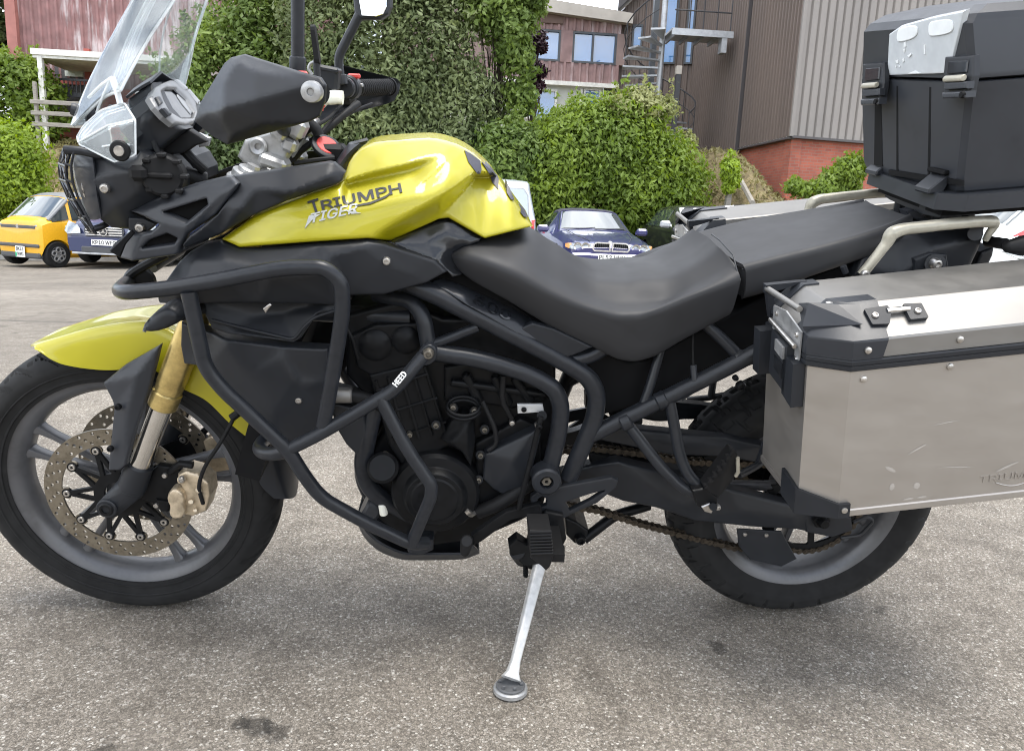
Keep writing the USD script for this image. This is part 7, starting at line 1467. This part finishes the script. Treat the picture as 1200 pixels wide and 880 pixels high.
def wheel(parent, c, R, s, mat, spokes=5, hubcap=None):
    w = .2; ty = lathe([(R*.62, -w/2), (R*.93, -w/2), (R, -w*.32), (R, w*.32), (R*.93, w/2), (R*.62, w/2), (R*.62, -w/2)], 40, c, (0, 1, 0))
    t = obj('wheel', ty, M_['rubber'], parent, smooth=40)
    y = s*(w/2-.012); rm = [lathe([(R*.56, 0), (R*.645, .004), (R*.645, -.02), (R*.56, -.05), (R*.56, 0)], 40, np.array(c)+[0, y, 0], (0, s, 0)), cyl(np.array(c)+[0, y-s*.03, 0], np.array(c)+[0, y+s*.004, 0], R*.15, 20)]
    if hubcap == 'rings':
        for k in range(5): a = k*2*PI/5+.3; rm.append(tube(np.array([np.array(c)+[R*.36*_c(a)+R*.17*_c(q), y+s*.008, R*.36*_s(a)+R*.17*_s(q)] for q in np.linspace(0, 2*PI, 18)]), .016, 6))
        obj('dark_dish', lathe([(0, 0), (R*.6, 0), (R*.6, -.02), (0, -.02)], 30, np.array(c)+[0, y-s*.012, 0], (0, s, 0)), M_['cargrey'], t)
    else:
        for k in range(spokes): a = k*2*PI/spokes; rm.append(rbox(np.array(c)+[R*.36*_c(a), y-s*.012, R*.36*_s(a)], (R*.5, .03, R*.16), .008, trimesh.transformations.rotation_matrix(-a, [0, 1, 0])))
    obj('rim', cat(*rm), mat, t, smooth=35); obj('brake_drum', lathe([(0, 0), (R*.55, 0), (R*.55, -.05), (0, -.05)], 24, np.array(c)+[0, y-s*.06, 0], (0, s, 0)), M_['dark'], t)
def place(name, label, x, y, heading, z=None):
    """heading: the direction the car's nose points, radians from +x."""
    z = float(gz(x, min(y, 16)))+.004 if z is None else z
    M = trans([x, y, z])@rotz(heading); t = thing(name, label, 'car', M); t.W = M; return t
def local(t, px, py, axis, val):
    """Where the picture ray through (px, py) meets the plane axis = val of the thing's frame."""
    Mi = np.linalg.inv(t.W); o = Mi[:3, :3]@CAM+Mi[:3, 3]; d = Mi[:3, :3]@ray(np.array(float(px)), np.array(float(py))); return o+d*((val-o[axis])/d[axis])
def mirrors(t, x, y, z, mat, sz=(.12, .22, .14)):
    for s in (-1, 1): obj('door_mirror', cat(rbox([x, s*(y+.13), z], sz, .035), hull(np.array([[x-.02, s*y, z-.05], [x+.04, s*y, z-.05], [x, s*(y+.06), z-.02], [x, s*y, z+.01]]))), mat, t, smooth=30)

# --- dark blue coupe with a soft top, nose to the camera
bl = paint('violet_blue_paint', (.022, .022, .085), .35, .3)
b0, b1 = wp(648, 290, 12.4), wp(750, 290, 12.4)
t = place('dark_blue_car', 'dark violet-blue coupe with twin oval grille facing the camera, seen above the seat', (b0[0]+b1[0])/2+.07, 13.95, -PI/2+.03, z=-.07)
S = [(2.22, .30, .58, .62, .56, .60, .54), (2.16, .22, .62, .70, .68, .71, .60), (2.0, .20, .66, .75, .77, .78, .66), (1.5, .19, .74, .83, .84, .84, .72), (.95, .19, .80, .90, .875, .875, .76), (.72, .19, .84, .93, .875, .875, .74), (.05, .19, .86, 1.30, .875, .875, .60), (-.25, .19, .87, 1.345, .875, .87, .57), (-.9, .19, .89, 1.33, .875, .865, .56), (-1.45, .2, .92, 1.06, .87, .85, .62), (-1.75, .2, .92, .97, .86, .84, .70), (-2.15, .24, .90, .93, .80, .80, .68), (-2.24, .32, .80, .84, .7, .72, .62)]
bm_, G = car_body(S, (1.38, -1.35), .315, .875)
obj('body', bm_, bl, t, smooth=28)
soft = pm('soft_top_fabric', (.03, .03, .045), .8)
obj('windscreen', glass_quads(G, 5, 6, 6, 12, .05), M_['carglass_d'], t, smooth=40); obj('soft_top', solidify(grid_mesh(G[6:11, 6:13]+[0, 0, .008]), -.006), soft, t, smooth=40)
for j in ((5, 6), (12, 13)): obj('side_window', glass_quads(G, 6, 9, j[0], j[1], .05), M_['carglass_d'], t, smooth=40)
for s in (-1, 1):
    obj('headlight', panel([(0, 0)]*3, 0) if False else hull(np.array([[2.19, s*.72, .60], [2.215, s*.36, .585], [2.20, s*.36, .70], [2.12, s*.74, .705], [2.0, s*.79, .66], [2.05, s*.785, .62]])), M_['lampglass'], t, smooth=30)
    obj('indicator_lens', hull(np.array([[2.13, s*.755, .61], [2.13, s*.765, .70], [2.04, s*.80, .69], [2.04, s*.80, .63], [2.16, s*.71, .61], [2.15, s*.71, .70]])), M_['amber'], t)
    for q in (.46, .60): obj('lamp_ring', lathe([(.05, .0), (.075, .008), (.075, -.02), (.05, -.02), (.05, 0)], 20, (2.212-.02*(q > .5), s*q, .645), (1, 0, 0)), M_['chrome'], t, smooth=40)
    k = Polygon([(s*.02, .585), (s*.30, .585), (s*.33, .62), (s*.31, .70), (s*.26, .725), (s*.03, .725)]).buffer(.012)
    e = extr(k.difference(k.buffer(-.024)), .03); M = np.eye(4); M[:3, 0], M[:3, 1], M[:3, 2], M[:3, 3] = [0, 1, 0], [0, 0, 1], [1, 0, 0], [2.20, 0, 0]; e.apply_transform(M)
    gr_ = obj('grille', e, M_['chrome'], t); e = extr(k.buffer(-.02), .012); e.apply_transform(M); obj('grille_back', e, M_['dark'], gr_)
    for i in range(7): obj('grille_bar', box([2.217, s*(.06+i*.035), .655], (.008, .008, .12)), M_['cargrey'], gr_)
obj('bumper', cat(rbox([2.20, 0, .46], (.12, 1.46, .16), .04), hull(np.array([[2.22, -.70, .40], [2.22, .70, .40], [2.22, -.70, .54], [2.22, .70, .54], [2.0, -.82, .40], [2.0, .82, .40], [2.0, -.82, .54], [2.0, .82, .54]]))), bl, t, smooth=30)
obj('lower_intake', rbox([2.22, 0, .28], (.08, 1.1, .12), .02), M_['cargrey'], t)
pq = obj('number_plate', rbox([2.275, .02, .475], (.012, .52, .112), .004), M_['plate_w'], t)
text_on('PL52 UUH', [2.2815, -.22, .440], .072, (0, 1, 0), (1, 0, 0), M_['ink'], pq, width=.47)
obj('bonnet_badge', lathe([(0, .006), (.028, .006), (.036, 0), (0, 0)], 18, (2.13, 0, .745), (.5, 0, 1)), M_['silver'], t, smooth=40)
for s in (-1, 1): obj('bonnet_line', tube(np.array([[2.08, s*.36, .752], [1.6, s*.52, .835], [.95, s*.60, .918]]), .006, 6), M_['cargrey'], t)
obj('wiper', cat(tube(np.array([[.74, -.62, .95], [.70, -.2, .965], [.66, .02, .985]]), .012, 6), tube(np.array([[.74, .0, .96], [.70, .3, .97], [.66, .6, .985]]), .012, 6)), M_['cargrey'], t, kind='stuff')
mirrors(t, .55, .87, .93, bl)
for x in (1.38, -1.35):
    for s in (-1, 1): wheel(t, [x, s*.77, .315], .315, s, M_['alloy'])

# --- yellow electric microcar at the left
ye = pm('orange_yellow_plastic', (.66, .34, .010), .42, var=.06, coat=.4)
t = place('yellow_microcar', 'orange-yellow electric microcar with dark roof and lettering on its door, far left', -9.10, 15.62, -PI/2-.50, z=-.36)
S = [(1.19, .26, .78, .84, .58, .62, .54), (1.15, .20, .84, .91, .67, .69, .60), (1.04, .19, .88, .955, .695, .69, .61), (.97, .19, .90, .985, .695, .69, .61), (.52, .19, .92, 1.42, .695, .69, .57), (.30, .19, .92, 1.49, .695, .69, .56), (-.45, .19, .92, 1.52, .695, .69, .56), (-.62, .19, .92, 1.47, .695, .69, .56), (-.92, .19, .92, 1.06, .69, .69, .60), (-1.14, .2, .86, .95, .67, .68, .58), (-1.19, .26, .80, .86, .58, .62, .52)]
bm_, G = car_body(S, (.86, -.86), .265, .70)
obj('body', bm_, ye, t, smooth=26)
roofm = pm('grey_roof', (.16, .165, .17), .5)
obj('roof', solidify(grid_mesh(G[4:8, 6:13]+[0, 0, .012]), -.01), roofm, t, smooth=40)
obj('windscreen', glass_quads(G, 3, 4, 6, 12, .03), M_['carglass_d'], t, smooth=40); obj('windscreen_frame', cat(*[tube(np.array([G[3, j]*.02+G[3, j]*.98+[.0, 0, 0], G[4, j]]), .035, 8) for j in (6, 12)]), roofm, t, smooth=60, kind='stuff')
for j in ((5, 6), (12, 13)):
    obj('side_window', glass_quads(G, 4, 6, j[0], j[1], .05), M_['carglass_k'], t, smooth=40)
    obj('quarter_window', glass_quads(G, 6, 8, j[0], j[1], .08), M_['carglass_k'], t, smooth=40)
    obj('front_quarter_window', glass_quads(G, 3, 4, j[0], j[1], .10), M_['carglass_k'], t, smooth=40)
obj('light_band', cat(rbox([1.155, 0, .80], (.09, 1.10, .085), .02)), M_['cargrey'], t)
for s in (-1, 1):
    obj('headlight', lathe([(0, .02), (.04, .018), (.06, 0), (.06, -.03), (0, -.03)], 22, (1.165, s*.50, .585), (1, s*.2, 0)), M_['lampglass'], t, smooth=40)
    obj('side_lamp', rbox([1.15, s*.54, .82], (.08, .07, .05), .012), M_['lampglass'], t)
obj('emblem', cat(*[hull(np.array([[1.205, -.05, z], [1.205, 0, z+.05], [1.205, .05, z], [1.205, .035, z], [1.205, 0, z+.03], [1.195, 0, z+.05]])) for z in (.77, .80)]), M_['silver'], t, kind='stuff')
obj('bumper_strip', rbox([1.17, 0, .43], (.10, 1.24, .07), .02), M_['cargrey'], t); obj('lower_bumper', rbox([1.15, 0, .235], (.12, 1.22, .12), .03), M_['cargrey'], t)
pq = obj('number_plate', rbox([1.222, .06, .30], (.012, .29, .22), .004), M_['plate_w'], t); obj('green_flash', box([1.229, -.06, .245], (.002, .045, .09)), pm('green_plate_flash', (.02, .35, .16), .5), pq)
text_on('BK23', [1.2285, -.055, .325], .070, (0, 1, 0), (1, 0, 0), M_['ink'], pq, width=.225); text_on('NWG', [1.2285, -.020, .222], .070, (0, 1, 0), (1, 0, 0), M_['ink'], pq, width=.185)
text_on('be happy, be electric', [1.185, -.42, .505], .040, (0, 1, 0), (1, 0, 0), M_['ink'], t, width=.62)
dr = obj('door_rub_strip', rbox([.15, .70, .80], (.95, .03, .09), .012), M_['cargrey'], t); obj('door_handle', rbox([.62, .705, .815], (.10, .03, .06), .01), M_['cream'], t)
text_on('hire me today', [.20, .7165, .79], .045, (-1, 0, 0), (0, 1, 0), M_['cream'], dr, width=.48)
text_on('Be', [.42, .7095, .635], .13, (-1, 0, 0), (0, 1, 0), M_['ink'], t, width=.19); text_on('Happy', [.16, .7095, .635], .13, (-1, 0, 0), (0, 1, 0), M_['ink'], t, width=.46); text_on('Cheap', [.36, .7095, .43], .12, (-1, 0, 0), (0, 1, 0), M_['ink'], t, width=.45); text_on('&', [.10, .7095, .29], .11, (-1, 0, 0), (0, 1, 0), M_['ink'], t, width=.1)
obj('door_line', cat(tube(np.array([[.50, .704, .90], [.50, .706, .55], [.42, .706, .25]]), .007, 6)), M_['cargrey'], t)
for x in (.86, -.86):
    for s in (-1, 1): wheel(t, [x, s*.62, .265], .265, s, M_['silver'], hubcap='rings')

# --- dark blue people carrier beside it
nb = paint('navy_paint', (.022, .03, .075), .3, .3)
t = place('navy_blue_car', 'dark navy blue car with slatted grille and round star badge beside the yellow microcar', -7.42, 16.0, -PI/2-.12, z=-.24)
S = [(2.12, .32, .62, .72, .60, .68, .58), (2.05, .22, .70, .82, .78, .80, .66), (1.85, .19, .78, .90, .86, .86, .72), (1.3, .18, .88, 1.02, .885, .885, .76), (1.0, .18, .92, 1.08, .888, .888, .76), (.1, .18, .96, 1.53, .888, .885, .62), (-.3, .18, .97, 1.59, .888, .885, .60), (-1.4, .18, .99, 1.56, .888, .88, .60), (-1.9, .2, 1.0, 1.40, .87, .86, .58), (-2.05, .22, .98, 1.10, .84, .84, .60), (-2.12, .32, .8, .9, .7, .75, .6)]
bm_, G = car_body(S, (1.36, -1.30), .32, .888); obj('body', bm_, nb, t, smooth=28)
obj('windscreen', glass_quads(G, 4, 5, 6, 12, .05), M_['carglass_d'], t, smooth=40)
for j in ((5, 6), (12, 13)): obj('side_window', glass_quads(G, 5, 8, j[0], j[1], .05), M_['carglass_d'], t, smooth=40)
for s in (-1, 1):
    obj('headlight', hull(np.array([[2.18, s*.46, .62], [2.15, s*.74, .60], [2.02, s*.885, .66], [1.86, s*.897, .80], [1.92, s*.84, .85], [2.08, s*.57, .78], [2.15, s*.48, .71]])), M_['lampglass'], t, smooth=30)
    obj('fog_lamp', lathe([(.0, .01), (.045, .01), (.06, 0), (.06, -.04), (0, -.04)], 18, (2.155, s*.66, .36), (1, s*.4, 0)), M_['lampglass'], t, smooth=40)
kg = Polygon([(-.36, .57), (.36, .57), (.40, .66), (.38, .75), (-.38, .75), (-.40, .66)]); Mg = np.eye(4); Mg[:3, 0], Mg[:3, 1], Mg[:3, 2], Mg[:3, 3] = [0, 1, 0], [0, 0, 1], [1, 0, 0], [2.125, 0, 0]
e = extr(kg, .03); e.apply_transform(Mg); gr_ = obj('grille', e, M_['cargrey'], t)
for z in (.595, .645, .695, .74): obj('grille_slat', rbox([2.16, 0, z], (.03, .74, .022), .006), M_['chrome'], gr_)
star = unary_union([Point(0, 0).buffer(.085).difference(Point(0, 0).buffer(.072))]+[Polygon([(.012*_c(a+PI/2), .012*_s(a+PI/2)), (.078*_c(a), .078*_s(a)), (.012*_c(a-PI/2), .012*_s(a-PI/2))]) for a in (PI/2, PI/2+2*PI/3, PI/2-2*PI/3)])
bd = lathe([(0, .0), (.088, .0), (.088, -.02), (0, -.02)], 26, (2.175, 0, .665), (1, 0, 0)); bg = obj('badge', bd, M_['ink'], t)
e = extr(star, .012); Ms = Mg.copy(); Ms[:3, 3] = [2.176, 0, .665]; e.apply_transform(Ms); obj('badge_star', e, M_['chrome'], bg)
obj('bumper', hull(np.array([[2.18, -.70, .27], [2.18, .70, .27], [2.19, -.72, .54], [2.19, .72, .54], [1.86, -.895, .27], [1.86, .895, .27], [1.86, -.895, .56], [1.86, .895, .56]])), nb, t, smooth=30)
obj('lower_intake', rbox([2.17, 0, .31], (.06, .92, .13), .02), M_['cargrey'], t); obj('bumper_lip', rbox([2.17, 0, .235], (.07, 1.3, .04), .012), M_['galv'], t)
pq = obj('number_plate', rbox([2.20, .02, .455], (.012, .52, .112), .004), M_['plate_w'], t); text_on('KP10 WFG', [2.2065, -.215, .42], .072, (0, 1, 0), (1, 0, 0), M_['ink'], pq, width=.47)
mirrors(t, .75, .885, 1.02, nb)
for x in (1.36, -1.30):
    for s in (-1, 1): wheel(t, [x, s*.79, .32], .32, s, M_['alloy'])

# --- pale silver van behind the fuel tank: only its tail corner shows
sv = paint('pale_silver_paint', (.50, .54, .57), .3, .3)
v1 = wp(629, 255, 15.0)
t = place('silver_van', 'pale silver-blue van of which a rounded tail corner shows behind the tank', float(v1[0])-.84, 16.6, PI/2, z=-.03)
S = [(2.0, .3, .80, .90, .66, .7, .6), (1.9, .2, .92, 1.02, .80, .82, .66), (1.2, .19, 1.02, 1.15, .84, .84, .72), (.8, .19, 1.05, 1.55, .84, .84, .66), (.3, .19, 1.06, 1.86, .84, .835, .66), (-.5, .19, 1.06, 1.90, .84, .835, .66), (-1.35, .19, 1.06, 1.88, .84, .83, .66), (-1.55, .2, 1.05, 1.80, .83, .82, .64), (-1.62, .26, 1.02, 1.62, .80, .80, .60)]
bm_, G = car_body(S, (1.2, -.95), .31, .84); obj('body', bm_, sv, t, smooth=30)
rw_ = Polygon([(-.62, 1.10), (.62, 1.10), (.58, 1.55), (.50, 1.66), (-.50, 1.66), (-.58, 1.55)]).buffer(.03); Mr = np.eye(4); Mr[:3, 0], Mr[:3, 1], Mr[:3, 2], Mr[:3, 3] = [0, -1, 0], [0, 0, 1], [-1, 0, 0], [-1.60, 0, 0]
e = extr(rw_, .035); e.apply_transform(Mr); pal = pm('pale_reflecting_glass', (.30, .35, .38), .06, metal=.3, coat=1.0); rw2 = obj('rear_window', e, pal, t)
e = extr(rw_.buffer(.025).difference(rw_), .03); e.apply_transform(Mr); obj('window_seal', e, M_['galv'], rw2)
for j in ((5, 6), (12, 13)): obj('side_window', glass_quads(G, 4, 7, j[0], j[1], .05), M_['carglass_d'], t, smooth=40)
for s in (-1, 1): obj('tail_lamp', rbox([-1.60, s*.76, .92], (.05, .10, .30), .02), M_['redlens'], t)
obj('rear_bumper', rbox([-1.62, 0, .36], (.12, 1.6, .22), .04), M_['cargrey'], t)
for x in (1.2, -.95):
    for s in (-1, 1): wheel(t, [x, s*.74, .31], .31, s, M_['alloy'])

# --- black car half hidden by the far pannier
bk = paint('black_car_paint', (.012, .012, .014), .2, .25)
d0 = wp(776, 285, 12.6)
t = place('black_car', 'black car mostly hidden behind the far pannier, its grey door mirror showing', float(d0[0])+1.45, 14.9, -PI/2, z=0.02)
S = [(2.1, .3, .66, .76, .62, .68, .58), (2.02, .2, .74, .86, .78, .8, .66), (1.8, .19, .80, .94, .86, .86, .72), (1.2, .19, .90, 1.04, .88, .88, .76), (.95, .19, .93, 1.08, .88, .88, .76), (.15, .19, .95, 1.42, .88, .875, .62), (-.2, .19, .96, 1.46, .88, .875, .6), (-1.3, .19, .98, 1.43, .88, .87, .6), (-1.85, .2, .98, 1.2, .86, .85, .6), (-2.08, .3, .9, 1.0, .75, .78, .6)]
bm_, G = car_body(S, (1.36, -1.30), .32, .88); obj('body', bm_, bk, t, smooth=28)
obj('windscreen', glass_quads(G, 4, 5, 6, 12, .05), M_['carglass_d'], t, smooth=40)
for j in ((5, 6), (12, 13)): obj('side_window', glass_quads(G, 5, 8, j[0], j[1], .05), M_['carglass_d'], t, smooth=40)
for s in (-1, 1): obj('headlight', hull(np.array([[2.11, s*.44, .62], [2.07, s*.76, .62], [1.94, s*.86, .70], [1.88, s*.85, .82], [2.04, s*.55, .76]])), M_['lampglass'], t, smooth=30)
obj('grille', rbox([2.11, 0, .56], (.04, .8, .14), .02), M_['cargrey'], t); mirrors(t, .80, .875, 1.03, M_['galv'])
for x in (1.36, -1.30):
    for s in (-1, 1): wheel(t, [x, s*.78, .32], .32, s, M_['alloy'])

# --- white estate at the right edge, tail towards the motorcycle
wh = paint('white_car_paint', (.74, .76, .74), .0, .3)
t = place('white_car', 'white car with tall red tail lamp at the right edge, beyond the bike tail', 6.27, 5.9, .10, z=0.01)
S = [(2.15, .3, .66, .76, .62, .68, .58), (2.05, .2, .74, .86, .78, .8, .66), (1.8, .19, .80, .94, .86, .86, .72), (1.1, .19, .90, 1.04, .88, .88, .76), (.85, .19, .93, 1.10, .88, .88, .76), (.1, .19, .95, 1.45, .88, .875, .62), (-.3, .19, .96, 1.50, .88, .875, .6), (-1.4, .19, .98, 1.47, .88, .87, .6), (-1.75, .2, .99, 1.36, .87, .86, .58), (-2.05, .22, .98, 1.10, .86, .85, .60), (-2.16, .30, .93, 1.0, .78, .80, .60)]
bm_, G = car_body(S, (1.36, -1.30), .32, .88); obj('body', bm_, wh, t, smooth=28)
obj('windscreen', glass_quads(G, 4, 5, 6, 12, .05), M_['carglass_d'], t, smooth=40); obj('rear_window', glass_quads(G, 8, 9, 6, 12, .06), M_['carglass_d'], t, smooth=40)
for j in ((5, 6), (12, 13)): obj('side_window', glass_quads(G, 5, 8, j[0], j[1], .05), M_['carglass_d'], t, smooth=40)
for s in (-1, 1):
    obj('tail_lamp', hull(np.array([[-2.20, s*.62, .60], [-2.19, s*.78, .58], [-2.02, s*.885, .62], [-1.90, s*.88, .98], [-1.86, s*.86, 1.08], [-1.98, s*.84, 1.10], [-2.10, s*.72, .98]])), M_['redlens'], t, smooth=30)
    obj('bumper_vent', cat(*[rbox([-1.86, s*.885, z], (.22, .03, .022), .006) for z in (.60, .66)]), M_['cargrey'], t, kind='stuff')
obj('rear_bumper', rbox([-2.15, 0, .42], (.14, 1.6, .28), .05), wh, t)
for x in (1.36, -1.30):
    for s in (-1, 1): wheel(t, [x, s*.78, .32], .32, s, M_['alloy'])
